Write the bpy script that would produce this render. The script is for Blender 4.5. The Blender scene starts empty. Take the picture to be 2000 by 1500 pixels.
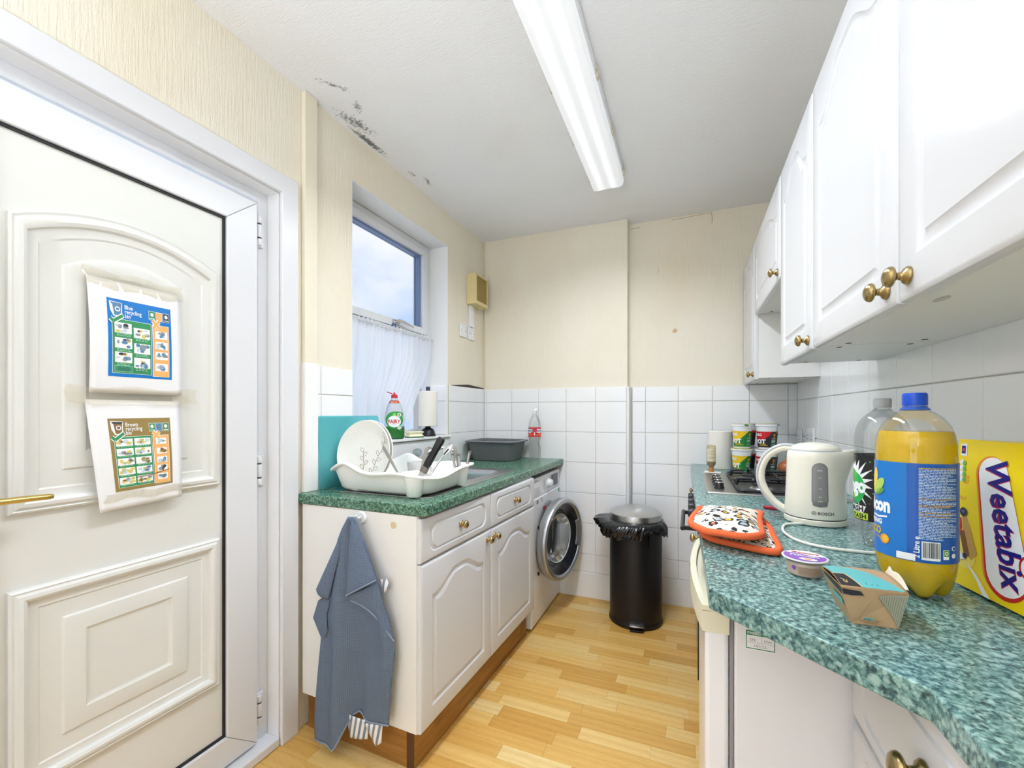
import bpy, bmesh, math, random
from mathutils import Vector, Matrix
from mathutils.geometry import tessellate_polygon
random.seed(7)
PI = math.pi
scene = bpy.context.scene
COL = scene.collection

# ------------------------------------------------------------------ camera
EYE = 1.225
cam_d = bpy.data.cameras.new('camera')
cam_d.sensor_width = 36.0
cam_d.lens = 36.0 * 842.0 / 2000.0
cam_d.shift_y = 58.0 / 2000.0
cam_d.clip_start = 0.02
cam = bpy.data.objects.new('camera', cam_d)
cam.location = (0, 0, EYE)
cam.rotation_euler = (PI / 2, 0, math.radians(22.28))
COL.objects.link(cam)
scene.camera = cam

# ------------------------------------------------------------------ exposure
vs = scene.view_settings
vs.view_transform = 'Standard'
vs.look = 'None'
vs.gamma = 1.0
vs.use_curve_mapping = False
vs.exposure = 1.20
cy = scene.cycles
cy.max_bounces = 8; cy.diffuse_bounces = 4; cy.glossy_bounces = 3; cy.transmission_bounces = 6
cy.caustics_reflective = False; cy.caustics_refractive = False
LAMP_WATTS = 9.2
FILL_UPLIGHT = 103.0  # strength of the fill light added behind the viewer
SKY_STRENGTH = 1.25

# ------------------------------------------------------------------ sky: pale cloudy daylight
world = bpy.data.worlds.new('cloudy_sky')
scene.world = world
world.use_nodes = True
wn = world.node_tree.nodes; wl = world.node_tree.links
wn.clear()
w_out = wn.new('ShaderNodeOutputWorld')
w_bg = wn.new('ShaderNodeBackground')
w_tc = wn.new('ShaderNodeTexCoord')
w_mp = wn.new('ShaderNodeMapping'); w_mp.inputs['Scale'].default_value = (1.6, 1.6, 3.4)
w_no = wn.new('ShaderNodeTexNoise'); w_no.inputs['Scale'].default_value = 1.7; w_no.inputs['Detail'].default_value = 6; w_no.inputs['Roughness'].default_value = 0.55
w_cr = wn.new('ShaderNodeValToRGB')
w_cr.color_ramp.elements[0].position = 0.38; w_cr.color_ramp.elements[0].color = (0.50, 0.66, 0.92, 1)
w_cr.color_ramp.elements[1].position = 0.62; w_cr.color_ramp.elements[1].color = (0.95, 0.97, 1.0, 1)
wl.new(w_tc.outputs['Generated'], w_mp.inputs['Vector']); wl.new(w_mp.outputs['Vector'], w_no.inputs['Vector'])
wl.new(w_no.outputs['Fac'], w_cr.inputs['Fac']); wl.new(w_cr.outputs['Color'], w_bg.inputs['Color'])
w_bg.inputs['Strength'].default_value = SKY_STRENGTH
wl.new(w_bg.outputs['Background'], w_out.inputs['Surface'])

# ------------------------------------------------------------------ room measures
XL, XR = -1.40, 0.593          # left (door and window) wall, right (cupboard) wall
YB, YB2 = 2.863, 2.956         # back wall: boxed-out part and the part right of it
XS = -0.367                    # where the back wall steps
YF = -1.25                     # wall behind the viewer
ZC = 2.485
ZW = 0.91                      # worktop height

# ------------------------------------------------------------------ materials
MATS = {}
def _new(name):
    m = bpy.data.materials.new(name); m.use_nodes = True
    nt = m.node_tree; nt.nodes.clear()
    o = nt.nodes.new('ShaderNodeOutputMaterial')
    MATS[name] = m
    return m, nt, o
def srgb(c):
    return tuple(((v / 255.0) / 12.92 if v / 255.0 <= 0.04045 else ((v / 255.0 + 0.055) / 1.055) ** 2.4) for v in c)
def mat(name, rgb, rough=0.5, metal=0.0, spec=0.5, coat=0.0, trans=0.0, sss=0.0, ior=1.45, emit=None, bump=None, aniso=0.0):
    """Plain principled surface; rgb given as 0-255 sRGB. bump=(scale, strength, stretch xyz)"""
    if name in MATS: return MATS[name]
    m, nt, o = _new(name)
    b = nt.nodes.new('ShaderNodeBsdfPrincipled')
    b.inputs['Base Color'].default_value = (*srgb(rgb), 1)
    b.inputs['Roughness'].default_value = rough
    b.inputs['Metallic'].default_value = metal
    b.inputs['Specular IOR Level'].default_value = spec
    b.inputs['Coat Weight'].default_value = coat
    b.inputs['Coat Roughness'].default_value = 0.08
    b.inputs['Transmission Weight'].default_value = trans
    b.inputs['IOR'].default_value = ior
    b.inputs['Anisotropic'].default_value = aniso
    if sss:
        b.inputs['Subsurface Weight'].default_value = sss
        b.inputs['Subsurface Radius'].default_value = (0.01, 0.008, 0.006)
    if emit:
        b.inputs['Emission Color'].default_value = (*srgb(emit[0]), 1); b.inputs['Emission Strength'].default_value = emit[1]
    if bump:
        tc = nt.nodes.new('ShaderNodeTexCoord'); mp = nt.nodes.new('ShaderNodeMapping')
        mp.inputs['Scale'].default_value = bump[2] if len(bump) > 2 else (1, 1, 1)
        no = nt.nodes.new('ShaderNodeTexNoise'); no.inputs['Scale'].default_value = bump[0]; no.inputs['Detail'].default_value = 3
        bp = nt.nodes.new('ShaderNodeBump'); bp.inputs['Strength'].default_value = bump[1]; bp.inputs['Distance'].default_value = 0.002
        nt.links.new(tc.outputs['Object'], mp.inputs['Vector']); nt.links.new(mp.outputs['Vector'], no.inputs['Vector'])
        nt.links.new(no.outputs['Fac'], bp.inputs['Height']); nt.links.new(bp.outputs['Normal'], b.inputs['Normal'])
    nt.links.new(b.outputs['BSDF'], o.inputs['Surface'])
    return m
def clear(name, rgb, amount=0.9, rough=0.03, gloss=0.06, haze=0.0):
    """Thin clear plastic or glass: see-through tint, a little surface reflection and haze."""
    if name in MATS: return MATS[name]
    m, nt, o = _new(name)
    N = nt.nodes.new; L = nt.links.new
    tr = N('ShaderNodeBsdfTransparent'); tr.inputs['Color'].default_value = (*srgb(rgb), 1)
    gl = N('ShaderNodeBsdfGlossy'); gl.inputs['Roughness'].default_value = rough
    lw = N('ShaderNodeLayerWeight'); lw.inputs['Blend'].default_value = 0.35
    mm = N('ShaderNodeMath'); mm.operation = 'MULTIPLY_ADD'; mm.inputs[1].default_value = 1.0 - amount; mm.inputs[2].default_value = gloss
    mm.use_clamp = True
    L(lw.outputs['Fresnel'], mm.inputs[0])
    mx = N('ShaderNodeMixShader')
    L(mm.outputs[0], mx.inputs['Fac']); L(tr.outputs[0], mx.inputs[1]); L(gl.outputs[0], mx.inputs[2])
    last = mx
    if haze:
        df = N('ShaderNodeBsdfDiffuse'); df.inputs['Color'].default_value = (*srgb(rgb), 1)
        tl = N('ShaderNodeBsdfTranslucent'); tl.inputs['Color'].default_value = (*srgb(rgb), 1)
        m1 = N('ShaderNodeMixShader'); m1.inputs['Fac'].default_value = 0.5
        L(df.outputs[0], m1.inputs[1]); L(tl.outputs[0], m1.inputs[2])
        m2 = N('ShaderNodeMixShader'); m2.inputs['Fac'].default_value = haze
        L(mx.outputs[0], m2.inputs[1]); L(m1.outputs[0], m2.inputs[2]); last = m2
    L(last.outputs[0], o.inputs['Surface'])
    return m
def liquid(name, rgb, body=0.6):
    """Coloured liquid: part diffuse, part light passing through, glossy skin."""
    if name in MATS: return MATS[name]
    m, nt, o = _new(name)
    N = nt.nodes.new; L = nt.links.new
    df = N('ShaderNodeBsdfDiffuse'); df.inputs['Color'].default_value = (*srgb(rgb), 1)
    tl = N('ShaderNodeBsdfTranslucent'); tl.inputs['Color'].default_value = (*srgb(rgb), 1)
    gl = N('ShaderNodeBsdfGlossy'); gl.inputs['Roughness'].default_value = 0.08
    m1 = N('ShaderNodeMixShader'); m1.inputs['Fac'].default_value = 1 - body
    L(df.outputs[0], m1.inputs[1]); L(tl.outputs[0], m1.inputs[2])
    fr = N('ShaderNodeFresnel'); fr.inputs['IOR'].default_value = 1.33
    m2 = N('ShaderNodeMixShader'); L(fr.outputs[0], m2.inputs['Fac']); L(m1.outputs[0], m2.inputs[1]); L(gl.outputs[0], m2.inputs[2])
    L(m2.outputs[0], o.inputs['Surface'])
    return m
class NT:
    """small node helper for hand made procedural materials"""
    def __init__(s, name):
        s.m, s.nt, s.o = _new(name)
        s.b = s.n('ShaderNodeBsdfPrincipled'); s.l(s.b.outputs['BSDF'], s.o.inputs['Surface'])
    def n(s, t, **kw):
        x = s.nt.nodes.new(t)
        for k, v in kw.items(): setattr(x, k, v)
        return x
    def l(s, a, b): s.nt.links.new(a, b)
    def coord(s, scale=(1, 1, 1), rot=(0, 0, 0), kind='Object'):
        tc = s.n('ShaderNodeTexCoord'); mp = s.n('ShaderNodeMapping')
        mp.inputs['Scale'].default_value = scale; mp.inputs['Rotation'].default_value = rot
        s.l(tc.outputs[kind], mp.inputs['Vector']); return mp.outputs['Vector']
    def noise(s, vec, scale, detail=3, rough=0.5):
        x = s.n('ShaderNodeTexNoise'); x.inputs['Scale'].default_value = scale; x.inputs['Detail'].default_value = detail; x.inputs['Roughness'].default_value = rough
        if vec is not None: s.l(vec, x.inputs['Vector'])
        return x.outputs['Fac']
    def ramp(s, fac, stops, interp='LINEAR'):
        x = s.n('ShaderNodeValToRGB'); cr = x.color_ramp; cr.interpolation = interp
        while len(cr.elements) < len(stops): cr.elements.new(0.5)
        for e, (p, c) in zip(cr.elements, stops):
            e.position = p; e.color = (*srgb(c), 1) if len(c) == 3 else c
        s.l(fac, x.inputs['Fac']); return x.outputs['Color']
    def mix(s, fac, a, b, blend='MIX'):
        x = s.n('ShaderNodeMix', data_type='RGBA', blend_type=blend)
        for sock, v in ((x.inputs['Factor'], fac), (x.inputs[6], a), (x.inputs[7], b)):
            if isinstance(v, (int, float)): sock.default_value = v
            elif isinstance(v, tuple): sock.default_value = (*srgb(v), 1)
            else: s.l(v, sock)
        return x.outputs[2]
    def math(s, op, a, b=0.0, c=0.0, clamp=False):
        x = s.n('ShaderNodeMath', operation=op); x.use_clamp = clamp
        for i, v in enumerate((a, b, c)):
            if isinstance(v, (int, float)): x.inputs[i].default_value = v
            else: s.l(v, x.inputs[i])
        return x.outputs[0]
    def bump(s, h, strength=0.3, dist=0.002):
        x = s.n('ShaderNodeBump'); x.inputs['Strength'].default_value = strength; x.inputs['Distance'].default_value = dist
        s.l(h, x.inputs['Height']); s.l(x.outputs['Normal'], s.b.inputs['Normal'])
    def set(s, **kw):
        for k, v in kw.items():
            sock = s.b.inputs[k.replace('_', ' ')]
            if isinstance(v, tuple): sock.default_value = (*srgb(v), 1)
            elif isinstance(v, (int, float)): sock.default_value = v
            else: s.l(v, sock)

# ------------------------------------------------------------------ mesh builder
class MB:
    def __init__(s): s.v = []; s.f = []; s.mi = []
    def add(s, vs_, fs, m=0):
        k = len(s.v); s.v += [tuple(p) for p in vs_]; s.f += [tuple(i + k for i in f) for f in fs]; s.mi += [m] * len(fs); return s
    def box(s, x0, x1, y0, y1, z0, z1, m=0):
        v = [(x, y, z) for x in (x0, x1) for y in (y0, y1) for z in (z0, z1)]
        return s.add(v, [(0, 1, 3, 2), (4, 6, 7, 5), (0, 4, 5, 1), (2, 3, 7, 6), (0, 2, 6, 4), (1, 5, 7, 3)], m)
    def cbox(s, c, d, m=0, rot=None):
        v = [(x * d[0] / 2, y * d[1] / 2, z * d[2] / 2) for x in (-1, 1) for y in (-1, 1) for z in (-1, 1)]
        if rot is not None: v = [rot @ Vector(p) for p in v]
        v = [(p[0] + c[0], p[1] + c[1], p[2] + c[2]) for p in v]
        return s.add(v, [(0, 1, 3, 2), (4, 6, 7, 5), (0, 4, 5, 1), (2, 3, 7, 6), (0, 2, 6, 4), (1, 5, 7, 3)], m)
    def prism(s, poly, z0, z1, m=0, ax='z'):
        n = len(poly)
        def P(p, h):
            return (p[0], p[1], h) if ax == 'z' else ((h, p[0], p[1]) if ax == 'x' else (p[0], h, p[1]))
        v = [P(p, z0) for p in poly] + [P(p, z1) for p in poly]
        f = [(i, (i + 1) % n, (i + 1) % n + n, i + n) for i in range(n)]
        f += [tuple(range(n))[::-1], tuple(range(n, 2 * n))]
        return s.add(v, f, m)
    def lathe(s, prof, seg=32, c=(0, 0, 0), m=0, ax='z', cap=True, sx=1.0, sy=1.0):
        """prof: list of (r, h) from bottom to top"""
        v = []; n = len(prof)
        for r, h in prof:
            for i in range(seg):
                a = 2 * PI * i / seg; x, y = r * math.cos(a) * sx, r * math.sin(a) * sy
                v.append({'z': (x, y, h), 'x': (h, x, y), 'y': (y, h, x)}[ax])
        v = [(p[0] + c[0], p[1] + c[1], p[2] + c[2]) for p in v]
        f = [(j * seg + i, j * seg + (i + 1) % seg, (j + 1) * seg + (i + 1) % seg, (j + 1) * seg + i) for j in range(n - 1) for i in range(seg)]
        if cap:
            if prof[0][0] > 1e-6: f.append(tuple(range(seg))[::-1])
            if prof[-1][0] > 1e-6: f.append(tuple(range((n - 1) * seg, n * seg)))
        return s.add(v, f, m)
    def tube(s, pts, r, seg=10, m=0, cap=True, closed=False, flat=1.0):
        pts = [Vector(p) for p in pts]; n = len(pts)
        rr = r if isinstance(r, (list, tuple)) else [r] * n
        v = []; up = None
        for i, p in enumerate(pts):
            if closed: t = pts[(i + 1) % n] - pts[i - 1]
            else: t = pts[min(i + 1, n - 1)] - pts[max(i - 1, 0)]
            if t.length < 1e-9: t = Vector((0, 0, 1))
            t.normalize()
            if up is None:
                up = Vector((0, 0, 1)) if abs(t.z) < 0.9 else Vector((1, 0, 0))
            a = t.cross(up)
            if a.length < 1e-6: a = t.cross(Vector((1, 0, 0)))
            a.normalize(); b = a.cross(t).normalized(); up = b
            for k in range(seg):
                q = 2 * PI * k / seg
                v.append(p + a * (math.cos(q) * rr[i]) + b * (math.sin(q) * rr[i] * flat))
        f = []
        for i in range(n if closed else n - 1):
            j = (i + 1) % n
            f += [(i * seg + k, i * seg + (k + 1) % seg, j * seg + (k + 1) % seg, j * seg + k) for k in range(seg)]
        if cap and not closed:
            f += [tuple(range(seg))[::-1], tuple(range((n - 1) * seg, n * seg))]
        return s.add(v, f, m)
    def grid(s, fn, nu, nv, m=0, closeu=False):
        v = [fn(i / (nu if closeu else nu - 1), j / (nv - 1)) for j in range(nv) for i in range(nu)]
        f = []
        for j in range(nv - 1):
            for i in range(nu if closeu else nu - 1):
                k = (i + 1) % nu
                f.append((j * nu + i, j * nu + k, (j + 1) * nu + k, (j + 1) * nu + i))
        return s.add(v, f, m)
    def sphere(s, c, r, seg=16, rings=10, m=0, sc=(1, 1, 1)):
        prof = [(math.sin(PI * j / rings), -math.cos(PI * j / rings)) for j in range(rings + 1)]
        v = []
        for rr, h in prof:
            for i in range(seg):
                a = 2 * PI * i / seg
                v.append((c[0] + r * sc[0] * rr * math.cos(a), c[1] + r * sc[1] * rr * math.sin(a), c[2] + r * sc[2] * h))
        f = [(j * seg + i, j * seg + (i + 1) % seg, (j + 1) * seg + (i + 1) % seg, (j + 1) * seg + i) for j in range(rings) for i in range(seg)]
        return s.add(v, f, m)
    def loops(s, rings, m=0, cap_first=False, cap_last=True):
        """bridge equal length rings of 3d points"""
        n = len(rings[0]); v = [p for r in rings for p in r]; f = []
        for j in range(len(rings) - 1):
            f += [(j * n + i, j * n + (i + 1) % n, (j + 1) * n + (i + 1) % n, (j + 1) * n + i) for i in range(n)]
        if cap_last: f.append(tuple(range((len(rings) - 1) * n, len(rings) * n)))
        if cap_first: f.append(tuple(range(n))[::-1])
        return s.add(v, f, m)
    def flat(s, v2, faces, fn, m=0, maxlen=None):
        """2d mesh wrapped on a surface by fn(u, v)"""
        if maxlen:
            bm = bmesh.new(); vv = [bm.verts.new((p[0], p[1], 0)) for p in v2]
            for f in faces:
                try: bm.faces.new([vv[i] for i in f])
                except ValueError: pass
            bmesh.ops.triangulate(bm, faces=bm.faces[:])
            for _ in range(6):
                e = [x for x in bm.edges if x.calc_length() > maxlen]
                if not e: break
                bmesh.ops.subdivide_edges(bm, edges=e, cuts=1, use_grid_fill=True); bmesh.ops.triangulate(bm, faces=bm.faces[:])
            bm.verts.index_update()
            v2 = [(x.co.x, x.co.y) for x in bm.verts]; faces = [tuple(x.index for x in f.verts) for f in bm.faces]
            bm.free()
        return s.add([fn(p[0], p[1]) for p in v2], faces, m)
    def poly(s, pts, fn, m=0, maxlen=None):
        tri = tessellate_polygon([[Vector((p[0], p[1], 0)) for p in pts]])
        return s.flat(pts, [tuple(t) for t in tri], fn, m, maxlen)
    def rect(s, u0, u1, v0, v1, fn, m=0, maxlen=None):
        if maxlen:
            nu = max(1, math.ceil(abs(u1 - u0) / maxlen)); nv = max(1, math.ceil(abs(v1 - v0) / (maxlen * 3)))
            return s.grid(lambda a, b: fn(lerp(u0, u1, a), lerp(v0, v1, b)), nu + 1, nv + 1, m)
        return s.poly([(u0, v0), (u1, v0), (u1, v1), (u0, v1)], fn, m, maxlen)
    def ell(s, cu, cv, ru, rv, fn, m=0, n=24, maxlen=None, a0=0, rot=0.0):
        cr, sr = math.cos(rot), math.sin(rot)
        pts = []
        for i in range(n):
            a = a0 + 2 * PI * i / n; x, y = ru * math.cos(a), rv * math.sin(a)
            pts.append((cu + x * cr - y * sr, cv + x * sr + y * cr))
        return s.poly(pts, fn, m, maxlen)
    def line(s, pts, w, fn, m=0, maxlen=None):
        """thin ribbon along 2d points"""
        for a, b in zip(pts[:-1], pts[1:]):
            dx, dy = b[0] - a[0], b[1] - a[1]; L = math.hypot(dx, dy) or 1
            nx, ny = -dy / L * w / 2, dx / L * w / 2
            s.poly([(a[0] + nx, a[1] + ny), (a[0] - nx, a[1] - ny), (b[0] - nx, b[1] - ny), (b[0] + nx, b[1] + ny)], fn, m, maxlen)
        return s
    def text(s, body, u, v, size, fn, m=0, bold=0.0, align='LEFT', maxlen=None, shear=0.0, sx=1.0, rot=0.0):
        tv, tf = text_mesh(body, bold, shear)
        xs = [p[0] for p in tv] or [0]
        w = max(xs) * size * sx
        off = 0 if align == 'LEFT' else (-w / 2 if align == 'CENTER' else -w)
        cr, sr = math.cos(rot), math.sin(rot)
        q = []
        for p in tv:
            x, y = p[0] * size * sx + off, p[1] * size
            q.append((u + x * cr - y * sr, v + x * sr + y * cr))
        return s.flat(q, tf, fn, m, maxlen)
    def xf(s, M, start=0):
        s.v = s.v[:start] + [tuple(M @ Vector(p)) for p in s.v[start:]]; return s
_TXT = {}
def text_mesh(body, bold=0.0, shear=0.0):
    k = (body, bold, shear)
    if k not in _TXT:
        cu = bpy.data.curves.new('lettering', 'FONT'); cu.body = body; cu.size = 1.0; cu.offset = bold; cu.shear = shear; cu.resolution_u = 2
        o = bpy.data.objects.new('lettering', cu)
        me = o.to_mesh()
        _TXT[k] = ([(v.co.x, v.co.y) for v in me.vertices], [tuple(p.vertices) for p in me.polygons])
        o.to_mesh_clear(); bpy.data.objects.remove(o); bpy.data.curves.remove(cu)
    return _TXT[k]
def mesh_of(name, mb, mats, smooth=40, flip=True):
    me = bpy.data.meshes.new(name)
    me.from_pydata(mb.v, [], mb.f)
    mats = mats if isinstance(mats, (list, tuple)) else [mats]
    for m in mats: me.materials.append(MATS[m] if isinstance(m, str) else m)
    if any(mb.mi): me.polygons.foreach_set('material_index', mb.mi)
    if flip:
        bm = bmesh.new(); bm.from_mesh(me); bmesh.ops.recalc_face_normals(bm, faces=bm.faces); bm.to_mesh(me); bm.free()
    if smooth:
        me.polygons.foreach_set('use_smooth', [True] * len(me.polygons))
        me.set_sharp_from_angle(angle=math.radians(smooth))
    me.update()
    return me
def link(o, parent=None):
    COL.objects.link(o)
    if parent is not None: o.parent = parent
    return o
def tag(o, label=None, cat=None, group=None, kind=None):
    if label: o['label'] = label
    if cat: o['category'] = cat
    if group: o['group'] = group
    if kind: o['kind'] = kind
    return o
def thing(name, label, cat, loc=(0, 0, 0), rot=(0, 0, 0), group=None, kind=None):
    o = bpy.data.objects.new(name, None); o.empty_display_size = 0.05
    o.location = loc; o.rotation_euler = rot
    link(o); return tag(o, label, cat, group, kind)
def part(name, mb, mats, parent=None, smooth=40, bevel=0.0, seg=2, label=None, world=False, solid=0.0, sub=0, flip=True):
    """one mesh object; world=True when the vertices are given in room coordinates under a thing set down with no turn"""
    o = bpy.data.objects.new(name, mesh_of(name, mb, mats, smooth, flip))
    link(o, parent)
    if world and parent is not None and parent.parent is None: o.location = -Vector(parent.location)
    if solid:
        md = o.modifiers.new('solid', 'SOLIDIFY'); md.thickness = solid; md.offset = 0
    if bevel:
        md = o.modifiers.new('bevel', 'BEVEL'); md.width = bevel; md.segments = seg; md.limit_method = 'ANGLE'; md.angle_limit = math.radians(40)
        md.harden_normals = True
    if sub:
        md = o.modifiers.new('sub', 'SUBSURF'); md.levels = sub; md.render_levels = sub
    if label: o['label'] = label
    return o
def one(name, mb, mats, label, cat, group=None, kind=None, **kw):
    return tag(part(name, mb, mats, **kw), label, cat, group, kind)
def inst(src, parent, loc=None, rot=None):
    o = src.copy(); COL.objects.link(o); o.parent = parent
    if loc is not None: o.location = loc
    if rot is not None: o.rotation_euler = rot
    return o
def lerp(a, b, t): return a + (b - a) * t
def sstep(t):
    t = max(0.0, min(1.0, t)); return t * t * (3 - 2 * t)
def rrect(x0, x1, y0, y1, r, n=5):
    pts = []
    for cx, cy, a in ((x1 - r, y0 + r, -PI / 2), (x1 - r, y1 - r, 0), (x0 + r, y1 - r, PI / 2), (x0 + r, y0 + r, PI)):
        for i in range(n + 1):
            q = a + PI / 2 * i / n; pts.append((cx + r * math.cos(q), cy + r * math.sin(q)))
    return pts
def smooth_path(pts, n=8):
    """Catmull-Rom through 3d points"""
    P = [Vector(p) for p in pts]; out = []
    for i in range(len(P) - 1):
        p0 = P[max(i - 1, 0)]; p1 = P[i]; p2 = P[i + 1]; p3 = P[min(i + 2, len(P) - 1)]
        for k in range(n):
            t = k / n
            out.append(0.5 * ((2 * p1) + (p2 - p0) * t + (2 * p0 - 5 * p1 + 4 * p2 - p3) * t * t + (3 * p1 - p0 - 3 * p2 + p3) * t ** 3))
    out.append(P[-1]); return out

# ------------------------------------------------------------------ surface materials
def wall_paper(name, rgb, stain, strength, stretch=(140, 140, 9)):
    t = NT(name)
    v = t.coord(stretch); n1 = t.noise(v, 1.0, 4, 0.6)
    v2 = t.coord((1, 1, 0.6)); n2 = t.noise(v2, 2.2, 3)
    n3 = t.noise(t.coord((260, 260, 120)), 1.0, 2)
    c = t.mix(t.ramp(n2, [(0.42, (0, 0, 0)), (0.75, (255, 255, 255))]), rgb, stain)
    t.set(Base_Color=c, Roughness=0.75, Specular_IOR_Level=0.3)
    h = t.math('MULTIPLY_ADD', n3, 0.35, n1)
    t.bump(h, strength, 0.004)
    return t.m
wall_paper('cream_paper', (243, 236, 219), (239, 228, 204), 0.65)
mat('white_paint', (243, 243, 242), 0.45)
mat('white_plastic', (244, 245, 247), 0.28)
mat('upvc_cream', (228, 228, 223), 0.32)
mat('upvc_white', (227, 228, 231), 0.25)
mat('gasket', (28, 28, 32), 0.5)
mat('tile_white', (246, 246, 246), 0.12, bump=(9, 0.10))
mat('grout', (206, 199, 184), 0.9)
mat('cabinet_white', (222, 223, 226), 0.15, spec=0.12)
mat('carcass_white', (241, 240, 237), 0.4, bump=(300, 0.08))
mat('brass', (172, 150, 104), 0.26, 1.0)
mat('brass_bright', (205, 176, 96), 0.2, 1.0)
mat('chrome', (225, 227, 230), 0.08, 1.0)
mat('steel', (200, 200, 200), 0.26, 1.0)
mat('steel_brushed', (186, 184, 180), 0.32, 1.0, bump=(60, 0.06, (1, 40, 1)))
mat('black_plastic', (24, 24, 27), 0.35)
mat('black_satin', (30, 30, 34), 0.32)
mat('cast_iron', (34, 34, 38), 0.5)
mat('dark_grey', (62, 64, 68), 0.5)
mat('mid_grey', (120, 121, 122), 0.5)
mat('white_matte', (246, 245, 241), 0.7)
mat('ink_black', (30, 30, 32), 0.6)
mat('ink_white', (250, 250, 250), 0.6)

# painted ceiling paper with mould where it meets the window wall
t = NT('ceiling_paper')
n1 = t.noise(t.coord((55, 300, 1), rot=(0, 0, 0.5)), 1.0, 4, 0.6)
t.bump(n1, 0.55, 0.004)
geo = t.n('ShaderNodeNewGeometry')
col = t.mix(t.ramp(t.noise(t.coord((1, 1, 1)), 1.6, 3), [(0.45, (0, 0, 0)), (0.8, (255, 255, 255))]), (248, 250, 253), (245, 245, 243))
_grain = {}
def spot(center, rx, ry, rot, dens, scale):
    tc = t.n('ShaderNodeTexCoord'); mp = t.n('ShaderNodeMapping', vector_type='TEXTURE')
    mp.inputs['Location'].default_value = (center[0], center[1], ZC); mp.inputs['Rotation'].default_value = (0, 0, rot); mp.inputs['Scale'].default_value = (rx, ry, 1)
    t.l(tc.outputs['Object'], mp.inputs['Vector'])
    g = t.n('ShaderNodeTexGradient', gradient_type='SPHERICAL'); t.l(mp.outputs['Vector'], g.inputs['Vector'])
    key = 30 if scale < 50 else 80
    if key not in _grain: _grain[key] = t.noise(t.coord((1, 1, 1)), key, 5, 0.72)
    n = _grain[key]
    k = t.math('MULTIPLY', t.math('POWER', g.outputs['Fac'], 0.6), dens)
    return t.math('MULTIPLY', t.ramp(t.math('ADD', n, k), [(0.80, (0, 0, 0)), (0.98, (255, 255, 255))]), 0.85)
for c, rx, ry, rot, d, sc, ink in (
        ((-1.335, 1.475), 0.055, 0.17, -0.25, 0.47, 90, (78, 80, 76)),
        ((-1.372, 1.60), 0.028, 0.17, -0.05, 0.60, 70, (66, 68, 64)),
        ((-1.26, 1.40), 0.035, 0.06, 0.4, 0.47, 80, (110, 112, 108)),
        ((-1.26, 1.27), 0.022, 0.11, -0.7, 0.46, 80, (96, 98, 94)),
        ((-1.345, 1.90), 0.024, 0.06, 0.0, 0.45, 80, (120, 122, 118)),
        ((-1.31, 1.99), 0.028, 0.08, 0.2, 0.48, 80, (112, 114, 110)),
        ((-1.36, 1.32), 0.05, 0.30, -0.1, 0.25, 30, (206, 200, 184))):
    col = t.mix(spot(c, rx, ry, rot, d, sc), col, ink)
t.set(Base_Color=col, Roughness=0.8, Specular_IOR_Level=0.25)

# green speckled worktop laminate
def worktop_mat(name, light, mid, dark, deep):
    t = NT(name)
    co = t.coord((1, 1, 1)); nv = t.n('ShaderNodeTexNoise'); nv.inputs['Scale'].default_value = 90; nv.inputs['Detail'].default_value = 2
    t.l(co, nv.inputs['Vector'])
    wv = t.n('ShaderNodeVectorMath', operation='MULTIPLY_ADD'); wv.inputs[1].default_value = (0.010,) * 3
    t.l(nv.outputs['Color'], wv.inputs[0]); t.l(co, wv.inputs[2])
    def chips(scale, keep, d0, d1):
        v = t.n('ShaderNodeTexVoronoi'); v.inputs['Scale'].default_value = scale; t.l(wv.outputs[0], v.inputs['Vector'])
        s = t.n('ShaderNodeSeparateColor'); t.l(v.outputs['Color'], s.inputs[0])
        soft = t.math('SUBTRACT', 1.0, t.math('DIVIDE', t.math('SUBTRACT', v.outputs['Distance'], d0), d1 - d0), clamp=True)
        soft = t.math('MINIMUM', soft, 1.0)
        return t.math('MULTIPLY', t.math('GREATER_THAN', s.outputs[0], keep), soft)
    n1 = t.noise(wv.outputs[0], 118, 4, 0.65)
    col = t.ramp(n1, [(0.30, deep), (0.42, dark), (0.53, mid), (0.68, light)])
    col = t.mix(t.math('MULTIPLY', chips(98, 0.62, 0.22, 0.50), 0.75), col, light)
    col = t.mix(t.math('MULTIPLY', chips(135, 0.72, 0.22, 0.48), 0.80), col, deep)
    col = t.mix(t.math('MULTIPLY', chips(58, 0.88, 0.25, 0.45), 0.80), col, light)
    t.set(Base_Color=col, Roughness=0.24, Specular_IOR_Level=0.5)
    return t.m
worktop_mat('green_laminate', (166, 200, 194), (112, 152, 148), (68, 104, 104), (38, 62, 68))
worktop_mat('green_laminate_dim', (138, 178, 150), (90, 134, 110), (52, 90, 74), (28, 52, 46))  # same laminate, the left side's greener, dimmer light put into its colours

# wood print floor strips, tinted one by one
t = NT('beech_floor')
oi = t.n('ShaderNodeObjectInfo')
geo = t.n('ShaderNodeNewGeometry')
sh = t.n('ShaderNodeVectorMath', operation='MULTIPLY_ADD')
cmb = t.n('ShaderNodeCombineXYZ'); t.l(oi.outputs['Random'], cmb.inputs[0]); t.l(oi.outputs['Random'], cmb.inputs[1])
t.l(cmb.outputs[0], sh.inputs[0]); sh.inputs[1].default_value = (37, 91, 0); t.l(geo.outputs['Position'], sh.inputs[2])
mp = t.n('ShaderNodeMapping'); mp.inputs['Scale'].default_value = (2.2, 17, 1); t.l(sh.outputs[0], mp.inputs['Vector'])
n1 = t.noise(mp.outputs['Vector'], 1.5, 4, 0.55)
wv = t.n('ShaderNodeTexWave', wave_type='BANDS', bands_direction='Y'); wv.inputs['Scale'].default_value = 0.55; wv.inputs['Distortion'].default_value = 5.0; wv.inputs['Detail'].default_value = 3
wv.inputs['Detail Scale'].default_value = 0.8; t.l(mp.outputs['Vector'], wv.inputs['Vector'])
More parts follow.
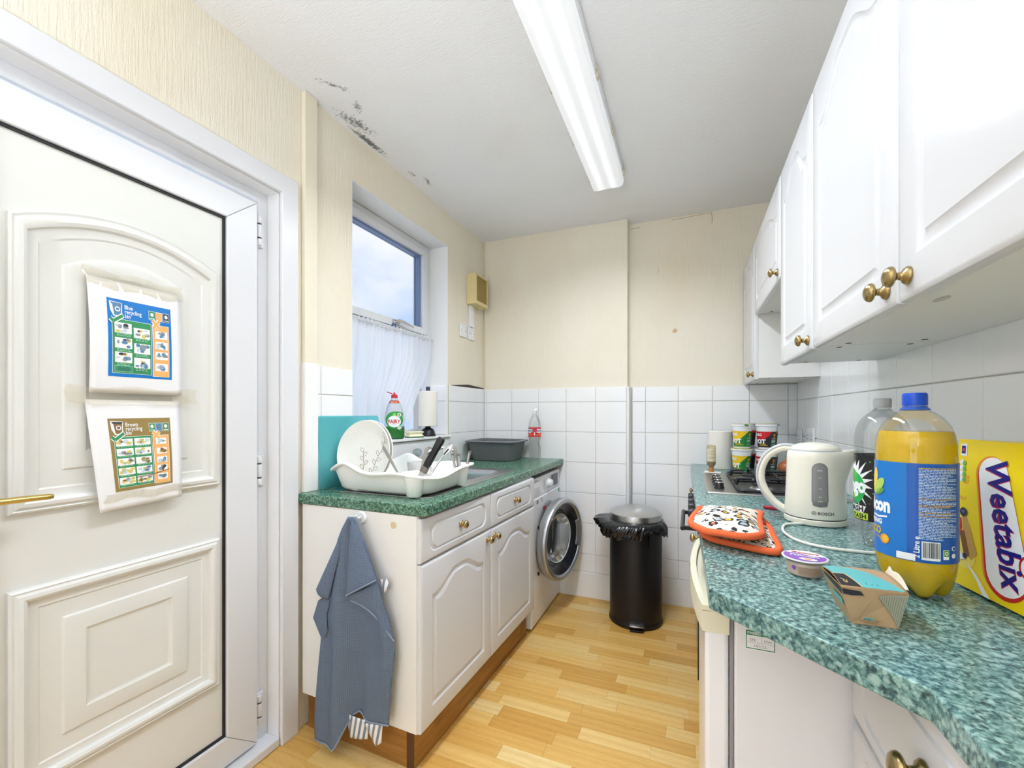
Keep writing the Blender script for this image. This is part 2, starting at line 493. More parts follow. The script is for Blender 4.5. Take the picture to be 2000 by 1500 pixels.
mp2 = t.n('ShaderNodeMapping'); mp2.inputs['Scale'].default_value = (22, 300, 1); t.l(sh.outputs[0], mp2.inputs['Vector'])
n2 = t.noise(mp2.outputs['Vector'], 1.0, 2)
g = t.mix(t.math('MULTIPLY', wv.outputs['Fac'], 0.20), (255, 255, 255), (214, 180, 128))
g = t.mix(t.math('MULTIPLY', n1, 0.28), g, (208, 172, 118))
g = t.mix(t.math('MULTIPLY', t.math('GREATER_THAN', n2, 0.62), 0.22), g, (176, 132, 78))
col = t.mix(1.0, oi.outputs['Color'], g, 'MULTIPLY')
t.set(Base_Color=col, Roughness=0.34, Specular_IOR_Level=0.45)

# stained plinth timber
t = NT('plinth_wood')
n1 = t.noise(t.coord((3, 3, 30)), 1.4, 5, 0.6); n2 = t.noise(t.coord((1, 1, 1)), 5, 4)
c = t.ramp(n1, [(0.3, (146, 100, 46)), (0.5, (164, 114, 54)), (0.7, (180, 130, 66))])
c = t.mix(t.ramp(n2, [(0.55, (0, 0, 0)), (0.72, (255, 255, 255))]), c, (130, 86, 40))
t.set(Base_Color=c, Roughness=0.5)

# ------------------------------------------------------------------ room shell
def room(name, mb, mats, label, cat, **kw):
    return one(name, mb, mats, label, cat, kind='structure', **kw)
mb = MB()
DY0, DY1, DZ1 = 0.285, 1.147, 2.04          # door opening
WY0, WY1, WZ0, WZ1 = 1.519, 2.356, 1.078, 2.280   # window opening
for y0, y1, z0, z1 in ((YF, DY0, 0, ZC), (DY0, DY1, DZ1, ZC), (DY1, WY0, 0, ZC), (WY0, WY1, 0, WZ0), (WY0, WY1, WZ1, ZC), (WY1, 3.10, 0, ZC)):
    mb.box(-1.66, XL, y0, y1, z0, z1)
wall_left = room('wall_left', mb, 'cream_paper', 'cream papered wall holding the white door and the window', 'wall', smooth=0)
mb = MB(); mb.box(-1.66, XS, YB, 3.10, 0, ZC); mb.box(XS, 0.72, YB2, 3.10, 0, ZC)
wall_back = room('wall_back', mb, 'cream_paper', 'cream papered end wall with white tiles below', 'wall', smooth=0)
mb = MB(); mb.box(XR, 0.72, YF - 0.1, 3.10, 0, ZC)
wall_right = room('wall_right', mb, 'cream_paper', 'wall behind the wall cupboards, tiled white above the worktop', 'wall', smooth=0)
mb = MB()
mb.box(-1.66, -1.10, YF - 0.1, YF, 0, ZC); mb.box(-0.25, XR, YF - 0.1, YF, 0, ZC); mb.box(-1.10, -0.25, YF - 0.1, YF, 2.05, ZC)  # doorway gap added so sky light fills the room from behind
room('wall_front', mb, 'cream_paper', 'unseen cream wall behind the viewer, its open doorway added to let light in', 'wall', smooth=0)
mb = MB(); mb.box(-1.66, 0.72, YF - 0.1, 3.10, ZC, ZC + 0.08)
room('ceiling', mb, 'ceiling_paper', 'white textured ceiling with black mould by the window wall', 'ceiling', smooth=0)
mb = MB(); mb.box(-1.66, 0.72, YF - 0.1, 3.10, -0.08, -0.003)
floor = room('floor', mb, 'beech_floor', 'pale beech strip floor between the two cupboard runs', 'floor', smooth=0)
floor.color = (*srgb((214, 176, 118)), 1)

# floor strips laid across the room
strip_me = mesh_of('strip', MB().box(-0.5, 0.5, -0.5, 0.5, -0.0028, 0.0), 'beech_floor', 0)
TINTS = [(240, 202, 124), (234, 190, 106), (243, 211, 138), (222, 174, 90), (238, 199, 120), (246, 220, 156), (228, 183, 100), (236, 194, 112)]
rw = 0.0665; y = 0.60; row = 0
while y < YB2:
    y1 = min(y + rw, YB2)
    xa = -1.40 if y < 1.26 else -0.93
    x = xa - random.uniform(0.0, 0.35)
    while x < 0.62:
        ln = random.choice((0.26, 0.33, 0.38, 0.42, 0.47, 0.30))
        x0, x1 = max(x, xa), min(x + ln, 0.09)
        yb = YB if x0 < XS - 0.02 else YB2
        yy1 = min(y1, yb)
        if x1 - x0 > 0.02 and yy1 - y > 0.01:
            o = bpy.data.objects.new('strip', strip_me); link(o, floor)
            o.location = ((x0 + x1) / 2, (y + yy1) / 2, random.uniform(-0.0002, 0.0002)); o.scale = (x1 - x0 - 0.0007, yy1 - y - 0.0007, 1)
            tint = random.choice(TINTS); k = random.uniform(0.97, 1.03)
            o.color = (*[min(1, c * k) for c in srgb(tint)], 1)
        x += ln
    y = y1; row += 1

# ------------------------------------------------------------------ wall tiles, one by one
TH = 0.007
_tile = {}
def tile_mesh(w, h):
    k = (round(w, 4), round(h, 4))
    if k not in _tile:
        a, b, c = w / 2 - 0.0012, h / 2 - 0.0012, 0.0022
        rings = [[(-a, -b, 0), (a, -b, 0), (a, b, 0), (-a, b, 0)], [(-a, -b, TH - c), (a, -b, TH - c), (a, b, TH - c), (-a, b, TH - c)],
                 [(-a + c, -b + c, TH), (a - c, -b + c, TH), (a - c, b - c, TH), (-a + c, b - c, TH)]]
        _tile[k] = mesh_of('tile', MB().loops(rings), 'tile_white', 20)
    return _tile[k]
def tile(wall, a0, a1, z0, z1, plane, side):
    """side: 'y-' faces the viewer from the back wall, 'x+' left wall, 'x-' right wall"""
    o = bpy.data.objects.new('tile', tile_mesh(a1 - a0, z1 - z0)); link(o, wall)
    m, z = (a0 + a1) / 2, (z0 + z1) / 2
    j = random.uniform(-0.0006, 0.0006)
    if side == 'y-': o.location = (m, plane - 0.002 + j, z); o.rotation_euler = (PI / 2, 0, 0)
    elif side == 'x+': o.location = (plane + 0.002 + j, m, z); o.rotation_euler = (PI / 2, 0, PI / 2)
    else: o.location = (plane - 0.002 + j, m, z); o.rotation_euler = (PI / 2, 0, -PI / 2)
ROWS = [0.168, 0.287, 0.492, 0.694, 0.898, 1.101, 1.304, 1.400]
mb = MB(); g = 0.004
mb.box(XL, XS - 0.001, YB - g, YB, 0.10, 1.399); mb.box(XS + 0.004, XR, YB2 - g, YB2, 0.10, 1.399)
part('grout', mb, 'grout', wall_back, 0)
CA = [-1.393, -1.377, -1.172, -0.972, -0.772, -0.571, -0.372]
CB = [-0.346, -0.262, -0.062, 0.138, 0.339, 0.540, 0.587]
for z0, z1 in zip(ROWS[:-1], ROWS[1:]):
    for a0, a1 in zip(CA[:-1], CA[1:]):
        if z1 < 0.90 and a1 < -0.80: continue
        tile(wall_back, a0, a1, z0, z1, YB, 'y-')
    for a0, a1 in zip(CB[:-1], CB[1:]):
        if z1 < 0.90 and a0 > 0.10: continue
        tile(wall_back, a0, a1, z0, z1, YB2, 'y-')
mb = MB(); mb.box(XS - 0.004, XS + 0.012, YB - 0.010, YB2 - 0.0005, 0.168, 1.40)
part('corner_bead', mb, 'white_paint', wall_back, bevel=0.003)
mb = MB(); mb.box(XR - g, XR, 0.45, YB2 - 0.004, 0.88, 1.506)
part('grout', mb, 'grout', wall_right, 0)
CR = [2.946, 2.716, 2.502, 2.290, 2.080, 1.868, 1.654, 1.447, 1.240, 1.034, 0.828, 0.622, 0.46]
for z0, z1 in ((0.898, 1.101), (1.101, 1.304), (1.304, 1.507)):
    for a1, a0 in zip(CR[:-1], CR[1:]): tile(wall_right, a0, a1, z0, z1, XR, 'x-')
mb = MB(); mb.box(XL, XL + g, 1.309, WY0, 0.88, 1.419); mb.box(XL, XL + g, WY0, WY1, 0.88, WZ0 - 0.003); mb.box(XL, XL + g, WY1, YB - 0.004, 0.88, 1.404)
part('grout', mb, 'grout', wall_left, 0)
for a0, a1, z0, z1 in [(1.309, 1.337, *r) for r in ((0.898, 1.101), (1.101, 1.304), (1.304, 1.420))] + [(1.337, 1.517, *r) for r in ((0.898, 1.101), (1.101, 1.304), (1.304, 1.420))] + \
        [(a, b, 0.898, 1.074) for a, b in ((1.519, 1.737), (1.737, 1.94), (1.94, 2.143), (2.143, 2.355))] + \
        [(a, b, z0, z1) for a, b in ((2.36, 2.572), (2.572, 2.775), (2.775, 2.852)) for z0, z1 in ((0.898, 1.101), (1.101, 1.304), (1.304, 1.405))]:
    tile(wall_left, a0, a1, z0, z1, XL, 'x+')
# torn paper edge above the left tiles
mb = MB()
mb.prism([(2.40, 1.404), (2.86, 1.404), (2.86, 1.412), (2.62, 1.424), (2.40, 1.408)], XL, XL + 0.004, ax='x')
part('paper_gap', mb, mat('crack_dark', (70, 60, 48), 0.9), wall_left, 0)
# bare patch and creases on the back wall
mb = MB(); f = lambda u, v: (u, YB2 - 0.0006, v)
mb.poly([(-0.092, 1.765), (-0.078, 1.772), (-0.066, 1.762), (-0.070, 1.748), (-0.084, 1.742), (-0.097, 1.750)], f)
mb2 = MB()
mb2.line([(0.132, 2.478), (0.136, 2.44), (0.134, 2.41)], 0.003, f); mb2.line([(-0.355, 2.452), (-0.30, 2.455)], 0.003, f); mb2.line([(-0.10, 2.470), (0.13, 2.478)], 0.0025, f)
mb2.line([(-0.19, 2.13), (-0.18, 2.15), (-0.182, 2.17)], 0.0015, f)
part('bare_patch', mb, mat('bare_plaster', (216, 184, 140), 0.9), wall_back, 0)
part('paper_crease', mb2, mat('crease', (160, 140, 108), 0.9), wall_back, 0)
# discoloured joint where the left and back papers meet
mb = MB(); mb.tube([(XL + 0.012, YB - 0.002, 1.42), (XL + 0.010, YB - 0.003, 2.0), (XL + 0.011, YB - 0.002, ZC)], 0.004, 6)
part('corner_seam', mb, mat('old_paint', (228, 214, 176), 0.7), wall_back)

mb = MB()
mb.box(-1.0, XS, YB - 0.016, YB - 0.0005, 0, 0.166); mb.box(XS - 0.004, 0.10, YB2 - 0.016, YB2 - 0.0005, 0, 0.166)
mb.box(XS, XS + 0.015, YB - 0.016, YB2 - 0.016, 0, 0.166)
room('baseboard_back', mb, 'white_paint', 'white painted skirting board below the end wall tiles', 'skirting board', bevel=0.003)

# timber batten between door and tiles
mb = MB(); mb.box(XL + 0.0005, XL + 0.022, 1.245, 1.305, 0.915, ZC - 0.002)
tr1 = room('trim_1', mb, mat('batten_cream', (238, 230, 208), 0.55), 'tall cream timber batten between the door and the window', 'trim', bevel=0.002)
mb = MB(); mb.box(XL + 0.0005, XL + 0.0235, 1.2435, 1.3075, 0.9185, 1.425)
part('white_casing', mb, 'white_paint', tr1, bevel=0.002)
# white jamb casing in front of it at the worktop
# ------------------------------------------------------------------ door
door = thing('door_1', 'white plastic panelled door with two recycling notices taped on it', 'door', (-1.43, 0.71, 0.0), kind='structure')
W = dict(world=True)
mb = MB()
# casing on the wall face, chamfered, mitred at the head
def casing(mb, inner, outer, x0, x1):
    (yi0, yi1, zi), (yo0, yo1, zo) = inner, outer
    A = [(yo0, 0), (yi0, 0), (yi0, zi), (yi1, zi), (yi1, 0), (yo1, 0), (yo1, zo), (yo0, zo)]
    mb.prism(A, x0, x1, ax='x')
casing(mb, (DY0, DY1, DZ1), (DY0 - 0.075, 1.220, 2.110), XL + 0.0005, XL + 0.017)
part('casing', mb, 'upvc_white', door, bevel=0.004, **W)
mb = MB(); casing(mb, (DY0 + 0.038, 1.108, 2.000), (DY0 + 0.0005, DY1 - 0.0005, DZ1 - 0.0005), -1.53, -1.458)
part('door_frame', mb, 'upvc_white', door, bevel=0.002, **W)
mb = MB(); casing(mb, (DY0 + 0.004, DY1 - 0.003, DZ1 - 0.003), (DY0 + 0.0003, DY1 - 0.0003, DZ1 - 0.0003), -1.457, XL + 0.0005)
part('reveal_lining', mb, mat('upvc_neutral', (240, 240, 240), 0.35), door, 0, **W)  # lining in a plain neutral white
LY0, LY1, LZ0, LZ1 = 0.335, 1.085, 0.045, 1.980      # leaf
PY0, PY1, PZ0, PZ1 = 0.445, 0.975, 0.140, 1.886      # infill panel
def ring_prism(mb, o, i, x0, x1, m=0):
    (oy0, oy1, oz0, oz1), (iy0, iy1, iz0, iz1) = o, i
    O = [(oy0, oz0), (oy1, oz0), (oy1, oz1), (oy0, oz1)]; I = [(iy0, iz0), (iy1, iz0), (iy1, iz1), (iy0, iz1)]
    for k in range(4):
        mb.prism([O[k], O[(k + 1) % 4], I[(k + 1) % 4], I[k]], x0, x1, m, 'x')
for k in range(4):
    O = [(LY0, LZ0), (LY1, LZ0), (LY1, LZ1), (LY0, LZ1)]; I = [(PY0, PZ0), (PY1, PZ0), (PY1, PZ1), (PY0, PZ1)]
    q = [O[k], O[(k + 1) % 4], I[(k + 1) % 4], I[k]]
    mb = MB(); mb.prism(q, -1.50, -1.430, ax='x')
    part('leaf_rail', mb, 'upvc_white', door, bevel=0.004, **W)
mb = MB(); ring_prism(mb, (PY0, PY1, PZ0, PZ1), (PY0 + 0.007, PY1 - 0.007, PZ0 + 0.007, PZ1 - 0.007), -1.48, -1.439)
part('gasket', mb, 'gasket', door, 0, **W)
mb = MB(); mb.box(-1.485, -1.446, PY0 + 0.006, PY1 - 0.006, PZ0 + 0.006, PZ1 - 0.006)
leaf_panel = part('leaf_panel', mb, 'upvc_cream', door, 0, **W)
def arch_loop(y0, y1, z0, z1, i, x, rise=0.0, n=18, ogee=False):
    pts = [(x, lerp(y0 + i, y1 - i, k / 6), z0 + i) for k in range(6)] + [(x, y1 - i, lerp(z0 + i, z1 - i, k / 6)) for k in range(6)]
    for k in range(n):
        u = k / n; t = 2 * u - 1
        h = rise * (sstep((0.90 - abs(t)) / 0.72) if ogee else 1 - t * t)
        pts.append((x, lerp(y1 - i, y0 + i, u), z1 - i + h))
    pts += [(x, y0 + i, lerp(z1 - i, z0 + i, k / 6)) for k in range(6)]
    return pts
XP = -1.4465
prof = [(0, 0), (0.001, 0.010), (0.006, 0.0135), (0.009, 0.0115), (0.011, 0.0115), (0.016, 0.017), (0.024, 0.018), (0.031, 0.014), (0.034, 0.006), (0.038, 0.0045), (0.052, 0.0045), (0.056, 0.0015), (0.095, 0.0015), (0.099, 0.006), (0.104, 0.007), (0.140, 0.007), (0.146, 0.003), (0.150, 0.0022), (0.154, 0.0022), (0.16, 0.0022)]
mb = MB(); mb.loops([arch_loop(0.473, 0.955, 0.990, 1.690, i, XP + d, 0.062 * (1 - i / 0.5)) for i, d in prof])
part('upper_moulding', mb, 'upvc_cream', leaf_panel, 30)
mb = MB(); mb.loops([arch_loop(0.473, 0.955, 0.330, 0.814, i, XP + d) for i, d in prof])
part('lower_moulding', mb, 'upvc_cream', leaf_panel, 30)
for z in (1.888, 1.018, 0.150):
    mb = MB()
    mb.box(-1.4575, -1.447, 1.089, 1.122, z - 0.055, z + 0.055)
    for zz, hh in ((z - 0.040, 0.024), (z, 0.046), (z + 0.040, 0.024)):
        mb.lathe([(0.008, zz - hh / 2), (0.009, zz - hh / 2 + 0.002), (0.009, zz + hh / 2 - 0.002), (0.008, zz + hh / 2)], 12, (-1.444, 1.101, 0))
    h = part('hinge', mb, 'upvc_white', door, bevel=0.001, **W)
    mb = MB(); mb.lathe([(0.0078, z - 0.051), (0.0078, z + 0.051)], 8, (-1.4445, 1.1015, 0))
    part('hinge_pin', mb, 'dark_grey', h)
mb = MB()
mb.prism(rrect(0.372, 0.410, 0.93, 1.17, 0.012), -1.43, -1.420, ax='x')
mb.tube([(-1.421, 0.391, 1.033), (-1.385, 0.391, 1.033), (-1.378, 0.400, 1.033)], 0.010, 12)
mb.tube(smooth_path([(-1.378, 0.392, 1.033), (-1.376, 0.43, 1.034), (-1.378, 0.49, 1.033), (-1.383, 0.527, 1.031)], 4), [0.010] * 8 + [0.0095] * 4 + [0.008], 12, flat=0.75)
part('lever_handle', mb, mat('brass_lever', (216, 190, 112), 0.25, 1.0), door, label='brass lever handle', **W)
mb = MB(); mb.box(-1.53, -1.392, DY0 + 0.001, DY1 - 0.001, 0.0005, 0.034)
part('threshold', mb, 'upvc_white', door, bevel=0.006, **W)

# ------------------------------------------------------------------ window
win = thing('window_1', 'white plastic window with a top opening light over the sink', 'window', (-1.56, 1.94, WZ0), kind='structure')
XF = -1.532
FR = (WY0 + 0.001, WY1 - 0.001, WZ0 + 0.012, WZ1 - 0.001)
mb = MB(); ring_prism(mb, FR, (WY0 + 0.05, WY1 - 0.05, WZ0 + 0.055, WZ1 - 0.042), XF - 0.06, XF)
mb.box(XF - 0.06, XF, WY0 + 0.05, WY1 - 0.05, 1.690, 1.722)
part('frame', mb, 'upvc_white', win, bevel=0.003, **W)
SA = (WY0 + 0.046, WY1 - 0.046, 1.716, WZ1 - 0.038)
for k in range(4):
    O = [(SA[0], SA[2]), (SA[1], SA[2]), (SA[1], SA[3]), (SA[0], SA[3])]; I = [(SA[0] + 0.05, SA[2] + 0.04), (SA[1] - 0.05, SA[2] + 0.04), (SA[1] - 0.05, SA[3] - 0.04), (SA[0] + 0.05, SA[3] - 0.04)]
    mb = MB(); mb.prism([O[k], O[(k + 1) % 4], I[(k + 1) % 4], I[k]], XF - 0.05, XF + 0.012, ax='x')
    part('sash_rail', mb, 'upvc_white', win, bevel=0.004, **W)
mb = MB(); ring_prism(mb, (SA[0] + 0.049, SA[1] - 0.049, SA[2] + 0.039, SA[3] - 0.039), (SA[0] + 0.056, SA[1] - 0.064, SA[2] + 0.045, SA[3] - 0.050), XF - 0.045, XF - 0.006)
part('glazing_bead', mb, mat('bead_blue', (112, 132, 168), 0.4), win, 0, **W)
mb = MB(); ring_prism(mb, (SA[0] - 0.0, SA[1] + 0.0, SA[2] - 0.0, SA[3] + 0.0), (SA[0] + 0.003, SA[1] - 0.003, SA[2] + 0.003, SA[3] - 0.003), XF + 0.0005, XF + 0.008)
part('sash_seal', mb, mat('seal_blue', (96, 112, 150), 0.5), win, 0, **W)
clear('window_glass', (206, 207, 209), 0.9, 0.0, 0.01)
mb = MB(); mb.box(XF - 0.036, XF - 0.032, SA[0] + 0.045, SA[1] - 0.045, SA[2] + 0.035, SA[3] - 0.035)
part('pane', mb, 'window_glass', win, 0, **W)
mb = MB(); mb.box(XF - 0.036, XF - 0.032, WY0 + 0.045, WY1 - 0.045, WZ0 + 0.05, 1.695)
part('pane', mb, 'window_glass', win, 0, **W)
hz = 1.737
mb = MB(); mb.cbox((XF + 0.018, 1.985, hz), (0.014, 0.05, 0.026)); mb.lathe([(0.010, XF + 0.02), (0.010, XF + 0.04)], 12, (0, 1.985, hz), ax='x')
mb.tube(smooth_path([(XF + 0.040, 1.975, hz + 0.004), (XF + 0.045, 2.02, hz + 0.004), (XF + 0.040, 2.12, hz - 0.006)], 5), [0.010, 0.010, 0.009, 0.009, 0.008, 0.008, 0.007, 0.007, 0.006, 0.005, 0.004], 10)
mb.cbox((XF + 0.016, 1.968, hz - 0.024), (0.016, 0.022, 0.030), 1)
part('handle', mb, ['steel', mat('handle_blue', (84, 112, 150), 0.4)], win, bevel=0.002, label='grey metal casement handle', **W)
mb = MB(); mb.box(XF - 0.03, XL + 0.022, WY0 + 0.001, WY1 + 0.004, WZ0 + 0.0005, WZ0 + 0.013)
part('window_sill', mb, 'white_paint', win, bevel=0.003, **W)
mb = MB()
mb.box(XF + 0.0005, XL - 0.0005, WY0 + 0.0005, WY1 - 0.0005, WZ1 - 0.004, WZ1 - 0.0005); mb.box(XF + 0.0005, XL - 0.0005, WY1 - 0.004, WY1 - 0.0005, WZ0 + 0.014, WZ1 - 0.004)
mb.box(XF + 0.0005, XL - 0.0005, WY0 + 0.0005, WY0 + 0.004, WZ0 + 0.014, WZ1 - 0.004)
part('reveal_plaster', mb, mat('reveal_white', (242, 241, 239), 0.8, bump=(120, 0.3)), win, 0, **W)
mb = MB(); mb.line([(0, 0)], 1, None)
fr = lambda u, v: (u, v, WZ1 - 0.0046)
for k in range(14):
    a = WY0 + 0.03 + k * 0.055; mb.line([(XF + 0.004 + random.random() * 0.003, a), (XF + 0.004 + random.random() * 0.004, a + 0.055)], 0.003, fr)
part('sealant_crack', mb, mat('mould_line', (150, 146, 138), 0.9), win, 0, **W)
# tiles on the window reveal
for z0, z1 in ((1.094, 1.304), (1.304, 1.405)):
    o = bpy.data.objects.new('tile', tile_mesh(0.120, z1 - z0)); link(o, win); o.location = Vector(((XF + XL) / 2 - 0.002, WY1 - 0.0035, (z0 + z1) / 2)) - win.location; o.rotation_euler = (PI / 2, 0, 0)

# ------------------------------------------------------------------ cupboard parts
def front_mesh(w, h, arch=0.0, inset=0.062, drawer=False, thick=0.018, ogee=True):
    """moulded front lying in local y (width) and z (height), facing +x with its face at x = 0"""
    mb = MB()
    def L(i, x, r=0.0):
        return arch_loop(0, w, 0, h - r, i, x, r, 22, ogee)
    rings = [L(0, -thick), L(0, -0.009), L(0.002, -0.0035), L(0.006, -0.0008), L(0.010, 0.0)]
    if drawer:
        def oct_(i, x):
            a0, a1, b0, b1 = i, w - i, i * 0.55, h - i * 0.55; c = 0.026; e = 0.024
            n = len(L(0, 0)); pts = []
            base = [(a0 + c, b0), (a1 - c, b0), (a1 - c * 0.35, b0 + e * 0.45), (a1, b0 + e), (a1, b1 - e), (a1 - c * 0.35, b1 - e * 0.45), (a1 - c, b1), (a0 + c, b1), (a0 + c * 0.35, b1 - e * 0.45), (a0, b1 - e), (a0, b0 + e), (a0 + c * 0.35, b0 + e * 0.45)]
            return base
        def rect12(i, x):
            a0, a1, b0, b1 = i, w - i, i, h - i
            return [(x, p[0], p[1]) for p in [(lerp(a0, a1, 0.2), b0), (lerp(a0, a1, 0.8), b0), (a1, b0), (a1, lerp(b0, b1, 0.3)), (a1, lerp(b0, b1, 0.7)), (a1, b1), (lerp(a0, a1, 0.8), b1), (lerp(a0, a1, 0.2), b1), (a0, b1), (a0, lerp(b0, b1, 0.7)), (a0, lerp(b0, b1, 0.3)), (a0, b0)]]
        R = [rect12(0, -thick), rect12(0, -0.009), rect12(0.002, -0.0035), rect12(0.006, -0.0008), rect12(0.010, 0)]
        for i, x in ((0.046, 0.0), (0.050, -0.0035), (0.055, -0.0042), (0.062, -0.0035), (0.066, 0.0), (0.069, 0.0), (0.074, 0.0)):
            R.append([(x, p[0], p[1]) for p in oct_(i, x)])
        mb.loops(R, cap_first=True)
    else:
        for k, x in ((0.0, 0.0), (0.005, -0.0042), (0.010, -0.0050), (0.019, -0.0046), (0.026, 0.0), (0.030, 0.0), (0.036, 0.0)):
            rings.append(L(inset + k, x, arch))
        mb.loops(rings, cap_first=True)
    return mb
KNOB = MB().lathe([(0.0, 0.0), (0.0135, 0.0), (0.0138, 0.0025), (0.0115, 0.006), (0.0065, 0.009), (0.0055, 0.014), (0.0075, 0.018), (0.0145, 0.020), (0.0158, 0.0225), (0.0150, 0.0245), (0.0150, 0.0255), (0.0125, 0.0290), (0.0070, 0.0315), (0.0, 0.0325)], 20, ax='x', cap=False)
knob_me = mesh_of('knob', KNOB, 'brass', 50)
def add_knob(parent, y, z, x=0.0):
    o = bpy.data.objects.new('knob', knob_me); link(o, parent); o.location = (x, y, z); return o
def add_front(name, parent, loc, w, h, rotz=0.0, knob=None, arch=0.0, drawer=False, material='cabinet_white', inset=0.062):
    o = part(name, front_mesh(w, h, arch, inset, drawer), material, parent, 32)
    o.location = loc; o.rotation_euler = (0, 0, rotz)
    if knob: add_knob(o, *knob)
    return o
def screw_cap(parent, x, y, z):
    o = part('screw_hole', MB().lathe([(0.0065, -0.0007), (0.0065, 0.0)], 14), mat('hole_brown', (96, 76, 58), 0.8), parent); o.location = (x, y, z)

# ------------------------------------------------------------------ sink unit (left run, set slightly out of square)
ZL = 0.918
SU = Vector((-0.823, 1.212, 0.0)); SROT = math.radians(-2.1)
su = thing('sink_unit', 'white sink base unit with two drawers, two arched doors and a brown plinth', 'cupboard', SU, (0, 0, SROT))
mb = MB()
mb.box(-0.555, -0.0185, 0.0, 0.018, 0.150, ZL - 0.039); mb.box(-0.555, -0.0185, 0.505, 0.523, 0.150, ZL - 0.039); mb.box(-0.555, -0.0185, 1.012, 1.030, 0.150, ZL - 0.039)
mb.box(-0.555, -0.0185, 0.018, 1.012, 0.150, 0.168); mb.box(-0.555, -0.545, 0.018, 1.012, 0.168, 0.60); mb.box(-0.555, -0.0185, 0.018, 1.012, 0.708, 0.716)
mb.box(-0.10, -0.0185, 0.018, 1.012, ZL - 0.056, ZL - 0.0395)
part('carcass', mb, 'carcass_white', su, 0)
add_front('drawer', su, (0, 0.002, 0.722), 0.506, 0.150, knob=(0.253, 0.078), drawer=True)
add_front('drawer', su, (0, 0.512, 0.722), 0.516, 0.150, knob=(0.256, 0.078), drawer=True)
add_front('door', su, (0, 0.002, 0.152), 0.506, 0.564, knob=(0.470, 0.530), arch=0.055)
add_front('door', su, (0, 0.512, 0.152), 0.516, 0.564, knob=(0.030, 0.530), arch=0.055)
mb = MB(); mb.box(-0.068, -0.050, 0.028, 1.03, 0.0, 0.1495)
part('plinth_board', mb, 'plinth_wood', su, 0)
mb = MB(); mb.box(-0.556, -0.069, 0.028, 0.046, 0.0, 0.1495)
part('plinth_board', mb, 'plinth_wood', su, 0)
mb = MB(); mb.box(-0.080, -0.0495, 0.0265, 0.0279, 0.0, 0.1495)
part('chipboard_edge', mb, mat('chipboard', (92, 62, 34), 0.9, bump=(200, 0.6)), su, 0)

# worktops -------------------------------------------------------------
def prism_hole(mb, outer, holes, z0, z1, m=0):
    loops = [outer] + holes
    allp = [p for l in loops for p in l]
    tri = tessellate_polygon([[Vector((p[0], p[1], 0)) for p in l] for l in loops])
    n = len(allp)
    v = [(p[0], p[1], z1) for p in allp] + [(p[0], p[1], z0) for p in allp]
    f = [tuple(t) for t in tri] + [tuple(i + n for i in t[::-1]) for t in tri]
    k = 0
    for l in loops:
        c = len(l)
        f += [(k + i, k + (i + 1) % c, k + (i + 1) % c + n, k + i + n) for i in range(c)]
        k += c
    return mb.add(v, f, m)
BX0, BX1, BY0, BY1 = -1.245, -0.925, 1.735, 2.085      # sink bowl
mb = MB()
prism_hole(mb, [(-1.392, 1.224), (-0.806, 1.215), (-0.790, 2.853), (-1.392, 2.853)], [rrect(BX0 - 0.01, BX1 + 0.01, BY0 - 0.01, BY1 + 0.01, 0.06)[::-1]], ZL - 0.038, ZL)
wt = one('worktop', mb, 'green_laminate_dim', 'green speckled worktop holding the sink and the dish rack', 'worktop', bevel=0.005, seg=3)
mb = MB(); mb.prism([(-1.388, 1.228), (-0.812, 1.219), (-0.797, 2.848), (-1.388, 2.848)][:2] + [(-0.797, 2.848), (-0.83, 2.848), (-0.845, 1.24), (-1.388, 1.245)], ZL - 0.0395, ZL - 0.0378)
part('worktop_underlay', mb, mat('chip_core', (120, 84, 50), 0.9), wt, 0)
mb = MB()
prism_hole(mb, [(0.012, 2.946), (0.012, 2.60), (0.034, 0.857), (0.257, 0.636), (0.262, -0.35), (0.583, -0.35), (0.583, 2.946)], [], ZW - 0.038, ZW)
one('worktop', mb, 'green_laminate', 'green speckled worktop carrying the kettle, cereal box and drink bottles', 'worktop', bevel=0.003, seg=2)

# sink -----------------------------------------------------------------
sk = thing('sink', 'stainless steel inset sink with drainer under the white dish rack', 'sink', (-1.09, 1.75, ZL))
mb = MB()
prism_hole(mb, rrect(-1.335, -0.862, 1.312, 2.175, 0.045), [rrect(BX0, BX1, BY0, BY1, 0.055)[::-1]], ZL + 0.0003, ZL + 0.0035)
part('drainer', mb, 'steel', sk, bevel=0.0015, world=True)
mb = MB()
rg = lambda i, z, r: [(p[0], p[1], z) for p in rrect(BX0 + i, BX1 - i, BY0 + i, BY1 - i, r)]
mb.loops([rg(-0.012, ZL + 0.0036, 0.06), rg(-0.004, ZL + 0.0058, 0.055), rg(0.0, ZL + 0.003, 0.055), rg(0.006, ZL - 0.03, 0.055), rg(0.014, ZL - 0.13, 0.055), rg(0.030, ZL - 0.155, 0.05), rg(0.06, ZL - 0.160, 0.04)], cap_last=True)
part('bowl', mb, 'steel', sk, 50, world=True, flip=False)
mb = MB(); mb.lathe([(0.0, ZL - 0.1595), (0.030, ZL - 0.1590), (0.038, ZL - 0.1570), (0.040, ZL - 0.1590)], 20, (-1.085, 1.91, 0), cap=False)
part('waste', mb, 'chrome', sk, world=True)
mb = MB()
for k in range(7):
    x = -1.27 + k * 0.058; mb.tube([(x, 1.36, ZL + 0.0035), (x, 1.70, ZL + 0.0035)], 0.0045, 8, flat=0.6)
part('drainer_ribs', mb, 'steel', sk, world=True)

